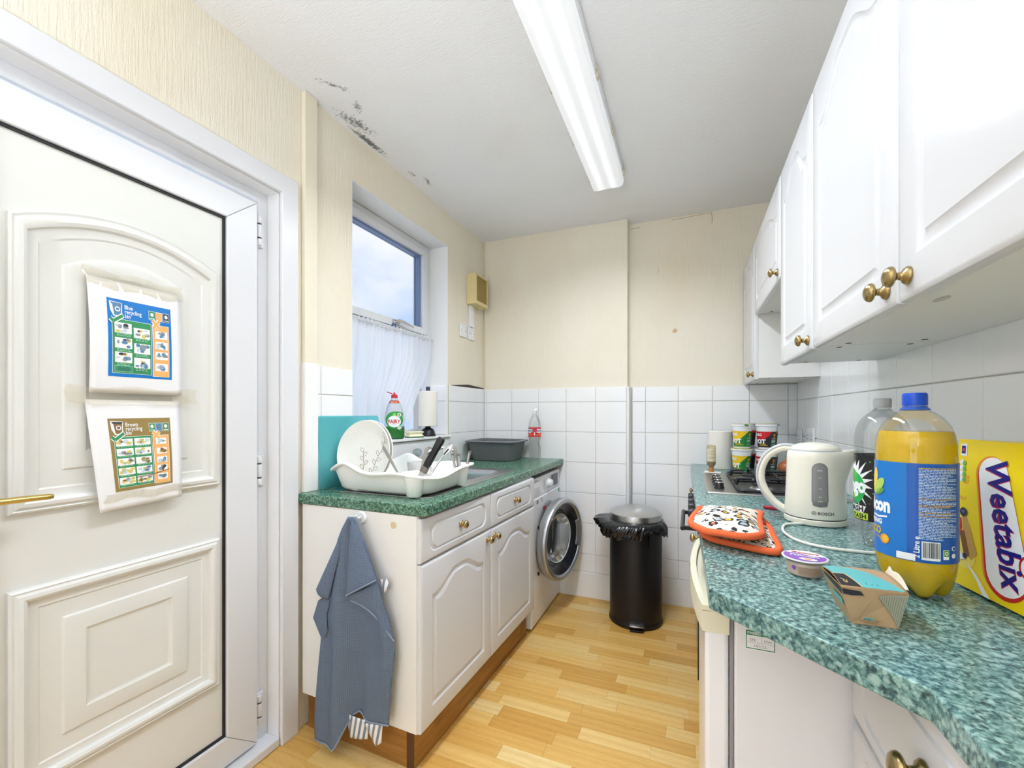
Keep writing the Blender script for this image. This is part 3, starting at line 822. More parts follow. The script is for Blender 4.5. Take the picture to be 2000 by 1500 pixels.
# tap -------------------------------------------------------------------
tp = thing('mixer_tap', 'chrome mixer tap with two clear round heads behind the dish rack', 'tap', (-1.335, 1.985, ZL))
mb = MB(); mb.lathe([(0.026, 0.0), (0.026, 0.006), (0.020, 0.010), (0.018, 0.05), (0.016, 0.055)], 18); mb.tube([(0, -0.055, 0.045), (0, 0.055, 0.045)], 0.013, 12)
part('body', mb, 'chrome', tp)
mb = MB(); mb.tube(smooth_path([(0, 0, 0.045), (0.008, 0.006, 0.085), (0.04, 0.045, 0.110), (0.085, 0.095, 0.118), (0.115, 0.125, 0.110)], 5), [0.010] * 21, 12)
mb.lathe([(0.010, 0.090), (0.010, 0.110)], 12, (0.118, 0.128, 0))
part('spout', mb, 'chrome', tp)
for s in (-1, 1):
    mb = MB(); mb.lathe([(0.010, 0.045), (0.010, 0.080), (0.013, 0.083)], 12, (0, s * 0.055, 0))
    o = part('valve', mb, 'chrome', tp)
    mb = MB(); mb.lathe([(0.012, 0.083), (0.022, 0.088), (0.0245, 0.100), (0.022, 0.114), (0.014, 0.119), (0.0, 0.120)], 8, (0, s * 0.055, 0))
    part('tap_head', mb, 'crystal' if 'crystal' in MATS else clear('crystal', (225, 238, 242), 0.5, 0.03, 0.25, 0.12), o, 20)
    mb = MB(); mb.lathe([(0.009, 0.1203), (0.009, 0.1215)], 12, (0, s * 0.055, 0))
    part('colour_disc', mb, mat('disc_blue', (60, 150, 170), 0.3) if s < 0 else mat('disc_red', (190, 60, 50), 0.3), o)

# ------------------------------------------------------------------ washing machine
wm = thing('washing_machine', 'white front loading washing machine with its round door ajar', 'washing machine', (-1.10, 2.56, 0.0))
WX, WA, WB = -0.812, 2.272, 2.850
mb = MB(); mb.box(-1.375, WX, WA, WB, 0.014, 0.735); mb.box(-1.375, WX - 0.004, WA, WB, 0.736, 0.851)
part('cabinet', mb, mat('appliance_white', (243, 244, 247), 0.22), wm, bevel=0.006, world=True)
for y in (WA + 0.05, WB - 0.05):
    part('foot', MB().lathe([(0.022, 0.0), (0.022, 0.0138)], 14, (WX - 0.05, y, 0)), 'black_plastic', wm, world=True)
mb = MB(); mb.box(WX - 0.0035, WX + 0.001, WA + 0.028, WA + 0.165, 0.760, 0.826)
dr = part('detergent_drawer', mb, 'appliance_white', wm, bevel=0.0015, world=True)
mb = MB(); mb.box(WX + 0.0012, WX + 0.0022, WA + 0.040, WA + 0.148, 0.766, 0.800)
part('drawer_grip', mb, mat('grip_shade', (214, 214, 218), 0.4), dr, bevel=0.0008)
part('dial', MB().lathe([(0.030, WX - 0.0035), (0.030, WX + 0.004), (0.025, WX + 0.006), (0.0235, WX + 0.026), (0.020, WX + 0.028)], 24, (0, WA + 0.305, 0.793), ax='x'), 'appliance_white', wm, world=True)
part('display', MB().box(WX - 0.0035, WX + 0.0012, WA + 0.390, WA + 0.515, 0.760, 0.832), mat('display_black', (54, 56, 60), 0.15), wm, world=True)
fw = lambda u, v: (WX - 0.0028, u, v)
mb = MB(); mb.text('Blomberg', WA + 0.063, 0.832, 0.0155, fw)
for k in range(6):
    mb.rect(WA + 0.225, WA + 0.255, 0.765 + k * 0.011, 0.7675 + k * 0.011, fw); mb.rect(WA + 0.345, WA + 0.372, 0.765 + k * 0.011, 0.7675 + k * 0.011, fw)
fw2 = lambda u, v: (WX + 0.0006, u, v)
mb.rect(WA + 0.085, WA + 0.105, 0.700, 0.722, fw2); mb.rect(WA + 0.11, WA + 0.116, 0.700, 0.722, fw2); mb.rect(WA + 0.175, WA + 0.185, 0.700, 0.725, fw2)
part('printing', mb, mat('print_grey', (120, 122, 126), 0.6), wm, 0, world=True)['kind'] = 'stuff'
part('energy_mark', MB().rect(WA + 0.53, WA + 0.555, 0.700, 0.725, fw2), mat('leaf_green', (70, 160, 90), 0.6), wm, 0, world=True)
mb = MB(); f0 = 0.235; cyw, czw = WA + 0.290, 0.462
mb.lathe([(0.165, WX - 0.0005), (0.205, WX + 0.004), (0.215, WX + 0.0035), (0.225, WX + 0.0005)], 40, (0, cyw, czw), ax='x', cap=False)
part('door_seal', mb, mat('seal_grey', (176, 178, 180), 0.5), wm, world=True)
part('drum_opening', MB().lathe([(0.0, WX + 0.0008), (0.185, WX + 0.0010)], 40, (0, cyw, czw), ax='x', cap=False), mat('drum_dark', (52, 54, 58), 0.4), wm, world=True)
part('warning_label', MB().box(WX + 0.0042, WX + 0.0052, cyw - 0.10, cyw - 0.04, czw + 0.185, czw + 0.205), mat('label_red', (206, 60, 60), 0.5), wm, world=True)
# the open door, hinged on its near edge
DR = 0.245
dw = part('door', MB().lathe([(DR - 0.045, 0.004), (DR - 0.005, 0.004), (DR, 0.010), (DR, 0.046), (DR - 0.006, 0.056), (DR - 0.022, 0.060), (DR - 0.030, 0.054), (DR - 0.034, 0.046)], 56, (0, DR, 0), ax='x', cap=False), mat('door_silver', (182, 184, 186), 0.3, 0.75), wm)
dw.location = Vector((WX + 0.006, cyw - DR + 0.005, czw)) - wm.location; dw.rotation_euler = (0, 0, math.radians(-13))
mb = MB(); mb.lathe([(DR - 0.034, 0.046), (DR - 0.050, 0.040), (DR - 0.090, 0.022), (DR - 0.096, 0.012)], 56, (0, DR, 0), ax='x', cap=False)
mb.lathe([(DR - 0.046, 0.004), (DR - 0.096, 0.006)], 56, (0, DR, 0), ax='x', cap=False)
part('bezel', mb, mat('bezel_black', (36, 38, 42), 0.18), dw)
mb = MB(); mb.lathe([(DR - 0.094, 0.014), (DR - 0.100, -0.010), (DR - 0.112, -0.060), (DR - 0.14, -0.078), (0.05, -0.085), (0.0, -0.086)], 48, (0, DR, 0), ax='x', cap=False)
part('glass_bowl', mb, clear('bowl_glass', (218, 224, 228), 0.3, 0.04, 0.10, 0.10), dw)
mb = MB(); mb.lathe([(DR - 0.092, 0.016), (DR - 0.098, 0.010), (DR - 0.104, 0.014), (DR - 0.098, 0.018)], 48, (0, DR, 0), ax='x', cap=False)
part('glass_rim', mb, mat('rim_pale', (210, 212, 206), 0.3), dw)
mb = MB()
def hgrip(u, v):
    a = lerp(-0.42, 0.42, u); r = lerp(DR - 0.062, DR - 0.030, v); return (0.040 + 0.012 * v, DR + r * math.cos(a), r * math.sin(a))
mb.grid(hgrip, 16, 5)
part('pull_handle', mb, mat('handle_silver', (150, 152, 155), 0.35, 0.6), dw, solid=0.006)
for a in (-0.16, 0.13):
    mb = MB(); mb.cbox((0.020, -0.001, a * 0.9), (0.010, 0.006, 0.018)); part('hinge_slot', mb, 'black_plastic', dw)
part('door_sticker', MB().box(-0.045, -0.044, 0.10, 0.15, 0.02, 0.09), 'label_red', dw)

# ------------------------------------------------------------------ right run: fridge, drawer unit, oven, end unit
XFR = 0.036
fg = thing('fridge', 'white under-counter fridge with a cream top handle and green test sticker', 'fridge', (0.32, 1.20, 0.0))
FY0, FY1 = 0.950, 1.450
mb = MB(); mb.box(0.083, 0.58, FY0, FY1, 0.02, 0.845)
part('cabinet', mb, mat('fridge_white', (240, 240, 243), 0.3), fg, bevel=0.006, world=True)
mb = MB(); mb.box(0.0745, 0.0825, FY0 + 0.006, FY1 - 0.006, 0.03, 0.838)
part('door_seal', mb, mat('gasket_grey', (150, 148, 152), 0.6), fg, bevel=0.002, world=True)
mb = MB(); mb.box(0.030, 0.074, FY0, FY1, 0.03, 0.792)
fd = part('door', mb, mat('fridge_door', (246, 247, 250), 0.2), fg, bevel=0.010, seg=3, world=True)
mb = MB(); N = 24
def hfront(t): return 0.026 - 0.022 * math.sin(PI * t) ** 0.8
top = [(hfront(k / N), lerp(FY0 - 0.001, FY1 + 0.001, k / N)) for k in range(N + 1)]
inn = [(hfront(k / N) + 0.014, lerp(FY0 - 0.001, FY1 + 0.001, k / N)) for k in range(N + 1)]
mb.prism(top + [(0.0745, FY1 + 0.001), (0.0745, FY0 - 0.001)], 0.788, 0.830)
mb.prism(top + inn[::-1], 0.829, 0.840)
mb.prism([(0.058, FY0 - 0.001), (0.0745, FY0 - 0.001), (0.0745, FY1 + 0.001), (0.058, FY1 + 0.001)], 0.829, 0.8393)
mb.box(0.0258, 0.0738, FY0 - 0.0004, FY0 + 0.055, 0.829, 0.8396); mb.box(0.0258, 0.0738, FY1 - 0.05, FY1 + 0.0004, 0.829, 0.8396)
part('top_handle', mb, mat('handle_cream', (236, 230, 204), 0.35), fd, 0, label='cream plastic handle strip')
fs = lambda u, v: (u, FY0 - 0.0010, v)
fs2 = lambda u, v: (u, FY0 - 0.0013, v)
mb = MB()
sx0, sx1, sz0, sz1 = 0.1035, 0.152, 0.767, 0.805
mb.rect(sx0, sx1, sz0, sz1, fs, 0); mb.rect(sx0, sx1, sz1 - 0.009, sz1, fs2, 1); mb.rect(sx0, sx0 + 0.0012, sz0 + 0.003, sz1, fs2, 1); mb.rect(sx1 - 0.0012, sx1, sz0 + 0.003, sz1, fs2, 1); mb.rect(sx0, sx1, sz0 + 0.003, sz0 + 0.0045, fs2, 1)
fs3 = lambda u, v: (u, FY0 - 0.0016, v)
mb.text('PASSED', sx0 + 0.002, sz1 - 0.0068, 0.0072, fs3, 0, 0.02)
mb.line([(sx1 - 0.010, sz1 - 0.004), (sx1 - 0.008, sz1 - 0.007), (sx1 - 0.003, sz1 - 0.001)], 0.0012, fs3, 0)
mb.text('SEE', sx0 + 0.006, sz0 + 0.018, 0.0075, fs2, 2); mb.text('DW', sx0 + 0.030, sz0 + 0.018, 0.0075, fs2, 2); mb.text('14/1/25', sx0 + 0.012, sz0 + 0.007, 0.0075, fs2, 2)
mb.line([(sx0 + 0.026, sz0 + 0.016), (sx0 + 0.026, sz0 + 0.028)], 0.0005, fs2, 2); mb.line([(sx0 + 0.002, sz0 + 0.0155), (sx1 - 0.002, sz0 + 0.0155)], 0.0005, fs2, 2)
part('test_sticker', mb, ['ink_white', mat('sticker_green', (24, 140, 92), 0.5), mat('pencil', (150, 152, 158), 0.6)], fg, 0, world=True, label='green and white PASSED sticker', flip=False)

def base_unit(name, label, y0, y1, x, knob_drawer, knob_door, wide=0.545):
    t_ = thing(name, label, 'cupboard', (x, y0, 0.0))
    mb = MB(); mb.box(0.0185, wide, 0.002, y1 - y0 - 0.002, 0.150, ZW - 0.0385)
    part('carcass', mb, 'carcass_white', t_, 0)
    mb = MB(); mb.box(0.06, 0.075, 0.002, y1 - y0 - 0.002, 0.0, 0.1495)
    part('plinth_board', mb, 'plinth_wood', t_, 0)
    w = y1 - y0 - 0.005
    if knob_drawer is not None: add_front('drawer', t_, (0, y1 - y0 - 0.0025, 0.722), w, 0.143, PI, knob=(w - (knob_drawer - y0), 0.072), drawer=True)
    if knob_door is not None: add_front('door', t_, (0, y1 - y0 - 0.0025, 0.152), w, 0.564, PI, knob=(w - (knob_door - y0), 0.535), arch=0.05)
    return t_
base_unit('base_unit', 'narrow white base unit between the fridge and the oven', 1.462, 1.790, 0.036, 1.625, 1.66)
base_unit('base_unit', 'white base unit in the corner beyond the oven', 2.405, 2.935, 0.036, 2.62, 2.75)
# drawer chest near the viewer
dc = thing('drawer_unit', 'white drawer unit with gold knobs under the near end of the worktop', 'cupboard', (0.268, 0.30, 0.0))
mb = MB(); mb.box(0.0185, 0.313, 0.002, 0.640, 0.150, ZW - 0.0385)
part('carcass', mb, 'carcass_white', dc, 0)
part('plinth_board', MB().box(0.05, 0.065, 0.002, 0.64, 0.0, 0.1495), 'plinth_wood', dc, 0)
for z0, h in ((0.690, 0.178), (0.430, 0.254), (0.152, 0.272)):
    o = part('drawer', front_mesh(0.636, h, 0, 0.046, True), 'cabinet_white', dc, 32); o.location = (0, 0.640, z0); o.rotation_euler = (0, 0, PI)
    k = add_knob(o, 0.262, h * 0.52); k.scale = (1.15, 1.3, 1.3)

ov = thing('oven', 'built-in oven with black knobs and black bar handle below the hob', 'oven', (0.036, 1.80, 0.0))
part('body', MB().box(0.020, 0.54, 0.004, 0.598, 0.15, 0.868), 'dark_grey', ov, 0)
part('control_panel', MB().box(0.0, 0.0195, 0.002, 0.600, 0.775, 0.868), 'steel_brushed', ov, bevel=0.002)
part('oven_door', MB().box(-0.004, 0.0195, 0.002, 0.600, 0.200, 0.772), mat('oven_glass', (20, 20, 24), 0.08), ov, bevel=0.003)
part('plinth_board', MB().box(0.06, 0.075, 0.002, 0.60, 0.0, 0.149), 'plinth_wood', ov, 0)
for y in (0.10, 0.22, 0.34, 0.46):
    part('control_knob', MB().lathe([(0.0225, 0.0), (0.0225, -0.006), (0.019, -0.010), (0.0175, -0.036), (0.015, -0.038)], 20, (0, y, 0.822), ax='x'), 'black_plastic', ov)
mb = MB(); mb.tube([(-0.060, 0.15, 0.742), (-0.060, 0.50, 0.742)], 0.009, 12)
for y in (0.17, 0.48): mb.cbox((-0.030, y, 0.742), (0.056, 0.020, 0.016))
part('bar_handle', mb, 'black_plastic', ov, bevel=0.002)

# ------------------------------------------------------------------ wall cupboards
XW = 0.305
def wall_unit(label, y0, y1, z0, z1, doors):
    """doors: list of (y0, y1, knob y, knob z)"""
    t_ = thing('wall_cupboard', label, 'cupboard', (XW, y0, z0))
    w = y1 - y0
    mb = MB(); mb.box(0.0185, XR - XW - 0.010, 0.0015, w - 0.0015, 0.006, z1 - z0)
    part('carcass', mb, 'carcass_white', t_, 0)
    for a, b, ky, kz in doors:
        o = add_front('door', t_, (0, b - y0 - 0.0015, 0), b - a - 0.003, z1 - z0, PI, knob=(b - 0.0015 - ky, kz - z0), arch=0.075 if z1 - z0 > 0.5 else 0.055, inset=0.060)
    for x in (0.07, 0.22):
        for y in (0.035, w - 0.035): screw_cap(t_, x, y, 0.0058)
    return t_
ZU, ZT = 1.398, 2.090
wall_unit('tall white wall cupboard in the far corner, lowest of the far pair', 2.462, 2.946, ZU, ZT, [(2.462, 2.946, 2.500, 1.425)])
wall_unit('short white wall cupboard bridging above the hob', 1.805, 2.460, 1.718, ZT, [(1.805, 2.460, 1.850, 1.748)])
wall_unit('narrow single-door white wall cupboard between the short and the wide one', 1.372, 1.803, ZU, ZT, [(1.372, 1.803, 1.408, 1.427)])
wc = wall_unit('wide two-door white wall cupboard nearest the viewer', 0.356, 1.370, ZU, ZT, [(0.863, 1.370, 0.898, 1.428), (0.356, 0.862, 0.822, 1.432)])
# greasy smudge on the underside of the wide cupboard
mb = MB(); mb.ell(0.06, 0.52, 0.008, 0.020, lambda u, v: (u, v, 0.0055), 0, 20)
part('smudge', mb, mat('smudge', (206, 202, 195), 0.6), wc, 0)

# ------------------------------------------------------------------ fluorescent ceiling light
LY_0, LY_1, LXC = 0.72, 2.285, -0.392
lt = thing('ceiling_light', 'long twin tube fluorescent batten with a ribbed clear diffuser', 'ceiling light', (LXC, 1.5, ZC - 0.06))
def dprof(w, h):
    return [(-w, 0), (-w * 1.03, -h * 0.5), (-w * 0.96, -h * 0.86), (-w * 0.72, -h), (-w * 0.30, -h * 0.97), (0, -h * 0.93), (w * 0.30, -h * 0.97), (w * 0.72, -h), (w * 0.96, -h * 0.86), (w * 1.03, -h * 0.5), (w, 0)]
zc = ZC - 0.030
t = NT('diffuser')      # opal ribs: the two tubes show as brighter stripes
sep = t.n('ShaderNodeSeparateXYZ'); tc = t.n('ShaderNodeTexCoord'); t.l(tc.outputs['Object'], sep.inputs[0])
dx = t.math('ABSOLUTE', t.math('SUBTRACT', sep.outputs[0], LXC))
near = t.math('SUBTRACT', 1.0, t.math('MULTIPLY', t.math('ABSOLUTE', t.math('SUBTRACT', dx, 0.032)), 42.0), clamp=True)
t.set(Base_Color=(225, 228, 230), Roughness=0.3, Emission_Color=(246, 249, 255), Emission_Strength=t.math('MULTIPLY_ADD', near, 0.13, 0.17))
mb = MB()
P0 = dprof(0.078, 0.052)
mb.loops([[(LXC + x, y, zc + z) for x, z in P0] for y in (LY_0, LY_0 + 0.3, LY_1 - 0.3, LY_1)], cap_first=True, cap_last=True)
part('diffuser', mb, 'diffuser', lt, 50, world=True)
tl_ = bpy.data.lights.new('tube_light', 'AREA'); tl_.shape = 'RECTANGLE'; tl_.size = 0.14; tl_.size_y = LY_1 - LY_0 - 0.04
tl_.energy = LAMP_WATTS; tl_.spread = math.radians(155); tl_.color = (0.86, 0.92, 1.0)
tlo = bpy.data.objects.new('tube_light', tl_); link(tlo, lt); tlo.location = Vector((LXC, (LY_0 + LY_1) / 2, zc - 0.056)) - lt.location
mb = MB(); mb.box(LXC - 0.084, LXC + 0.084, LY_0 - 0.004, LY_1 + 0.004, zc, ZC - 0.0005)
part('body', mb, 'white_plastic', lt, bevel=0.003, world=True)
for y in (1.56, 1.90, 2.24):
    for s in (-1, 1):
        mb = MB(); mb.cbox((LXC + s * 0.087, y, zc - 0.004), (0.008, 0.018, 0.030)); mb.tube([(LXC + s * 0.090, y - 0.03, zc + 0.010), (LXC + s * 0.093, y - 0.012, zc + 0.004), (LXC + s * 0.089, y, zc - 0.014)], 0.003, 6)
        part('clip', mb, mat('clip_beige', (206, 198, 180), 0.5), lt, world=True)

# unseen fill light added behind the viewer: an open bowl that brightens the ceiling
pn = thing('added_uplighter', 'added black uplighter bowl, unseen behind the viewer, that brightens the ceiling', 'added fill light', (-0.45, -0.80, 0.0))
part('bowl', MB().lathe([(0.02, 1.16), (0.10, 1.185), (0.165, 1.25), (0.175, 1.30), (0.172, 1.30), (0.160, 1.252), (0.098, 1.192), (0.02, 1.17)], 36), 'black_plastic', pn)
part('fill_light_disc', MB().lathe([(0.0, 1.262), (0.13, 1.262), (0.13, 1.255), (0.0, 1.255)], 36, cap=False), mat('fill_glow', (250, 248, 244), 0.6, emit=((236, 243, 255), FILL_UPLIGHT)), pn)
part('stem', MB().tube([(0, 0, 0.02), (0, 0, 1.17)], 0.012, 10), 'black_plastic', pn)
part('foot', MB().lathe([(0.14, 0.0005), (0.14, 0.012), (0.02, 0.022)], 28), 'black_plastic', pn)

# ------------------------------------------------------------------ net curtain
t = NT('net')
N = t.n
tr = N('ShaderNodeBsdfTransparent'); df = N('ShaderNodeBsdfDiffuse'); tl = N('ShaderNodeBsdfTranslucent')
for x in (df, tl): x.inputs['Color'].default_value = (0.93, 0.93, 0.94, 1)
m1 = N('ShaderNodeMixShader'); m1.inputs[0].default_value = 0.55; t.l(df.outputs[0], m1.inputs[1]); t.l(tl.outputs[0], m1.inputs[2])
m2 = N('ShaderNodeMixShader'); m2.inputs[0].default_value = 0.78; t.l(tr.outputs[0], m2.inputs[1]); t.l(m1.outputs[0], m2.inputs[2])
t.l(m2.outputs[0], t.o.inputs['Surface'])
cu = thing('net_curtain', 'sheer white net curtain gathered over the lower window pane', 'curtain', (-1.505, 1.93, 1.19))
def curt(u, v):
    zt, zb = 1.699, 1.185
    y = lerp(1.527, lerp(2.125, 2.338, sstep(v * 1.3)), u)
    amp = lerp(0.013, 0.007, v)
    x = -1.507 + amp * math.sin(u * 88 + 1.6 * math.sin(u * 17)) + 0.004 * math.sin(u * 31 + v * 3)
    return (x, y + 0.006 * math.sin(v * 7 + u * 40), lerp(zb, zt, v) + 0.006 * math.sin(u * 44) * (1 if v < 0.02 else 0))
part('drape', MB().grid(curt, 190, 18), 'net', cu, 80, world=True, flip=False)
def head(u, v):
    y = lerp(1.527, 2.338, u); a = 2 * PI * v
    return (-1.504 + 0.009 * math.cos(a) + 0.004 * math.sin(u * 150), y, 1.693 + 0.013 * math.sin(a) + 0.004 * math.sin(u * 170 + v * 4))
part('gathered_heading', MB().grid(head, 170, 9), 'net', cu, 80, world=True, flip=False)
part('curtain_wire', MB().tube([(-1.503, 1.522, 1.693), (-1.503, 2.350, 1.693)], 0.0025, 6), 'white_plastic', cu, world=True)

# ------------------------------------------------------------------ extractor fan, switches, conduit
fan = thing('extractor_fan', 'yellowed square extractor fan with a diagonal grille, high on the corner', 'extractor fan', (XL, 2.69, 1.972))
mat('yellowed', (233, 216, 160), 0.45); mat('grille_tan', (206, 178, 108), 0.5)
mb = MB(); X1 = XL + 0.072
mb.box(XL + 0.0005, X1 - 0.003, 2.600, 2.612, 1.972, 2.178); mb.box(XL + 0.0005, X1 - 0.003, 2.773, 2.785, 1.972, 2.178); mb.box(XL + 0.0005, X1 - 0.003, 2.612, 2.773, 1.972, 1.984); mb.box(XL + 0.0005, X1 - 0.003, 2.612, 2.773, 2.166, 2.178)
part('housing', mb, 'yellowed', fan, bevel=0.002, world=True)
mb = MB(); ring_prism(mb, (2.600, 2.785, 1.972, 2.178), (2.614, 2.771, 1.996, 2.166), X1 - 0.003, X1)
part('front_frame', mb, 'yellowed', fan, bevel=0.001, world=True)
part('inner_well', MB().box(XL + 0.02, XL + 0.026, 2.612, 2.773, 1.984, 2.166), mat('fan_dark', (112, 88, 44), 0.8), fan, 0, world=True)
mb = MB()
ga, gb, gc, gd = 2.613, 2.772, 1.995, 2.167
k = -0.20
while k < 0.20:
    pts = []
    # clip the 45 degree bar z = y + c to the opening
    c = (gc + gd) / 2 - (ga + gb) / 2 + k
    ys = sorted([max(ga, gc - c), min(gb, gd - c)])
    if max(ga, gc - c) < min(gb, gd - c) - 0.004:
        y0_, y1_ = max(ga, gc - c), min(gb, gd - c)
        mb.tube([(X1 - 0.005, y0_, y0_ + c), (X1 - 0.005, y1_, y1_ + c)], 0.0022, 4)
    c2 = (gc + gd) / 2 + (ga + gb) / 2 + k
    y0_, y1_ = max(ga, c2 - gd), min(gb, c2 - gc)
    if y0_ < y1_ - 0.004: mb.tube([(X1 - 0.009, y0_, c2 - y0_), (X1 - 0.009, y1_, c2 - y1_)], 0.0018, 4)
    k += 0.0125
o = part('grille', mb, 'grille_tan', fan, 0, world=True); o['kind'] = 'stuff'
part('pull_switch', MB().box(XL + 0.035, XL + 0.06, 2.70, 2.745, 1.963, 1.9715), 'yellowed', fan, bevel=0.002, world=True)
def plate(name, label, yc, zc_, rocker):
    s = thing(name, label, 'switch', (XL, yc, zc_ - 0.043))
    part('faceplate', MB().box(XL + 0.0005, XL + 0.0095, yc - 0.043, yc + 0.043, zc_ - 0.043, zc_ + 0.043), 'white_plastic', s, bevel=0.003, world=True)
    part('rocker', MB().box(XL + 0.0095, XL + 0.0125, yc - 0.006 + rocker, yc + 0.008 + rocker, zc_ - 0.013, zc_ + 0.013), 'white_plastic', s, bevel=0.001, world=True)
    for d in (-0.030, 0.030):
        part('screw', MB().lathe([(0.0035, XL + 0.0095), (0.0035, XL + 0.0102)], 10, (0, yc + d, zc_), ax='x'), 'mid_grey', s, world=True)
    if rocker: part('pilot_window', MB().box(XL + 0.0095, XL + 0.0105, yc - 0.018, yc - 0.010, zc_ - 0.006, zc_ + 0.006), mat('pilot', (214, 200, 196), 0.4), s, world=True)
plate('wall_switch', 'square white switch plate left of the fan spur, on cream wall', 2.545, 1.780, 0.0)
plate('fused_spur', 'square white spur plate directly under the white conduit', 2.658, 1.778, 0.010)
one('conduit', MB().box(XL + 0.0005, XL + 0.014, 2.632, 2.686, 1.823, 1.9715), 'white_plastic', 'short white cable trunking between fan and spur plate', 'cable trunking', bevel=0.002)

# ------------------------------------------------------------------ things on the window sill
ZS = WZ0 + 0.0135
clear('pet', (250, 251, 251), 0.6, 0.05, 0.035, 0.02)
def super_ring(w, d, z, n=40, p=2.6):
    pts = []
    for i in range(n):
        a = 2 * PI * i / n; c, s = math.cos(a), math.sin(a)
        pts.append((w * abs(c) ** (2 / p) * (1 if c >= 0 else -1), d * abs(s) ** (2 / p) * (1 if s >= 0 else -1), z))
    return pts
fy = thing('dish_soap_bottle', 'washing-up liquid bottle with red cap and green FAIRY label on the sill', 'bottle', (-1.437, 1.870, ZS), (0, 0, math.radians(36)))
FP = [(0.040, 0.024, 0.0), (0.050, 0.030, 0.003), (0.053, 0.032, 0.012), (0.053, 0.032, 0.055), (0.0505, 0.031, 0.080), (0.0505, 0.031, 0.110), (0.047, 0.029, 0.135), (0.040, 0.025, 0.165), (0.031, 0.021, 0.190), (0.020, 0.017, 0.205), (0.0155, 0.0155, 0.214), (0.014, 0.014, 0.222)]
part('bottle', MB().loops([super_ring(w, d, z) for w, d, z in FP], cap_first=True), 'pet', fy, 60)
part('liquid', MB().loops([super_ring(w - 0.0015, d - 0.0015, z + 0.001) for w, d, z in FP[:4]] + [super_ring(0.051, 0.030, 0.066)], cap_first=True), liquid('soap_green', (30, 190, 60), 0.35), fy, 60)
mb = MB(); mb.lathe([(0.0165, 0.216), (0.0165, 0.230), (0.012, 0.233), (0.009, 0.236)], 20)
cap = part('cap', mb, mat('cap_red', (206, 40, 60), 0.35), fy)
mb = MB(); mb.cbox((-0.024, 0, 0.243), (0.030, 0.020, 0.005), rot=Matrix.Rotation(0.35, 3, 'Y')); mb.lathe([(0.005, 0.236), (0.004, 0.246)], 12)
part('flip_lid', mb, 'cap_red', cap, bevel=0.002)
def depth_at(z):
    for (w0, d0, z0), (w1, d1, z1) in zip(FP[:-1], FP[1:]):
        if z0 <= z <= z1:
            q = (z - z0) / (z1 - z0) if z1 > z0 else 0; return lerp(w0, w1, q), lerp(d0, d1, q)
    return FP[-1][:2]
def fsoap(h):
    def fn(u, v):
        w, d = depth_at(v); c = max(-0.995, min(0.995, u / w)); return (u, -(d * (1 - abs(c) ** 2.6) ** (1 / 2.6)) - h, v)
    return fn
mb = MB()
tear = [(0.044 * math.cos(a) * (1 if math.cos(a) > 0 else 1.0), 0.100 + 0.045 * math.sin(a)) for a in [2 * PI * i / 28 for i in range(28)]]
mb.poly([(min(0.044, x + (0.018 if y > 0.125 and x > 0 else 0)), y) for x, y in tear], fsoap(0.0004), 0, 0.01)
mb.ell(0.0, 0.093, 0.034, 0.030, fsoap(0.0008), 1, 28, 0.01)
mb.text('FAIRY', 0, 0.083, 0.028, fsoap(0.0012), 2, 0.03, 'CENTER', 0.008, sx=0.85)
mb.text('ORIGINAL', 0, 0.074, 0.006, fsoap(0.0012), 3, 0.0, 'CENTER', 0.008)
mb.ell(0.026, 0.128, 0.010, 0.010, fsoap(0.0012), 1, 16, 0.01); mb.ell(0.026, 0.128, 0.006, 0.007, fsoap(0.0014), 4, 12, 0.01)
mb.ell(0.003, 0.130, 0.005, 0.010, fsoap(0.0012), 5, 12, 0.01, rot=0.6); mb.ell(-0.003, 0.128, 0.004, 0.008, fsoap(0.0013), 5, 12, 0.01, rot=-0.5)
for a in range(5): mb.ell(0.026 + 0.007 * math.cos(a * 1.256), 0.060 + 0.007 * math.sin(a * 1.256), 0.0055, 0.003, fsoap(0.0014), 1, 10, 0.01, rot=a * 1.256)
part('label', mb, [mat('label_green', (42, 160, 72), 0.4), 'ink_white', mat('label_red2', (204, 44, 44), 0.4), 'pencil', mat('olive', (150, 160, 80), 0.5), mat('lime', (140, 210, 90), 0.5)], fy, 60, flip=False)
mb = MB(); mb.poly([(-0.024, 0.188), (0.024, 0.188), (0.026, 0.196), (0.020, 0.203), (-0.020, 0.203), (-0.026, 0.196)], fsoap(0.0006), 0, 0.008)
mb.text('MAX', -0.018, 0.191, 0.0075, fsoap(0.0010), 1, 0.02, 'LEFT', 0.008); mb.text('50%', 0.002, 0.191, 0.0085, fsoap(0.0010), 2, 0.02, 'LEFT', 0.008)
part('neck_label', mb, [mat('neck_red', (190, 56, 40), 0.4), 'ink_white', mat('ink_yellow', (250, 200, 60), 0.5)], fy, 60, flip=False)

sp = thing('sponge', 'cream and green washing-up sponge on the sill beside the soap', 'sponge', (-1.424, 2.030, ZS), (0, 0, math.radians(62)))
wa = lambda x, top: 0.030 - 0.005 * math.sin(PI * min(1, max(0, top)))
mb = MB()
ringz = [(0.0065, 0.0), (0.010, 0.0), (0.016, 0.006), (0.022, 0.006), (0.028, 0.0), (0.034, 0.0)]
mb.loops([[(p[0], p[1], z) for p in rrect(-0.045 + i, 0.045 - i, -0.030 + i, 0.030 - i, 0.005)] for z, i in ringz], cap_first=True)
part('foam', mb, mat('foam_cream', (246, 240, 206), 0.9, bump=(180, 0.5)), sp)
mb = MB(); mb.prism(rrect(-0.045, 0.045, -0.030, 0.030, 0.005), 0.0, 0.0065)
part('scourer', mb, mat('scourer_green', (52, 110, 84), 0.95, bump=(300, 0.8)), sp)

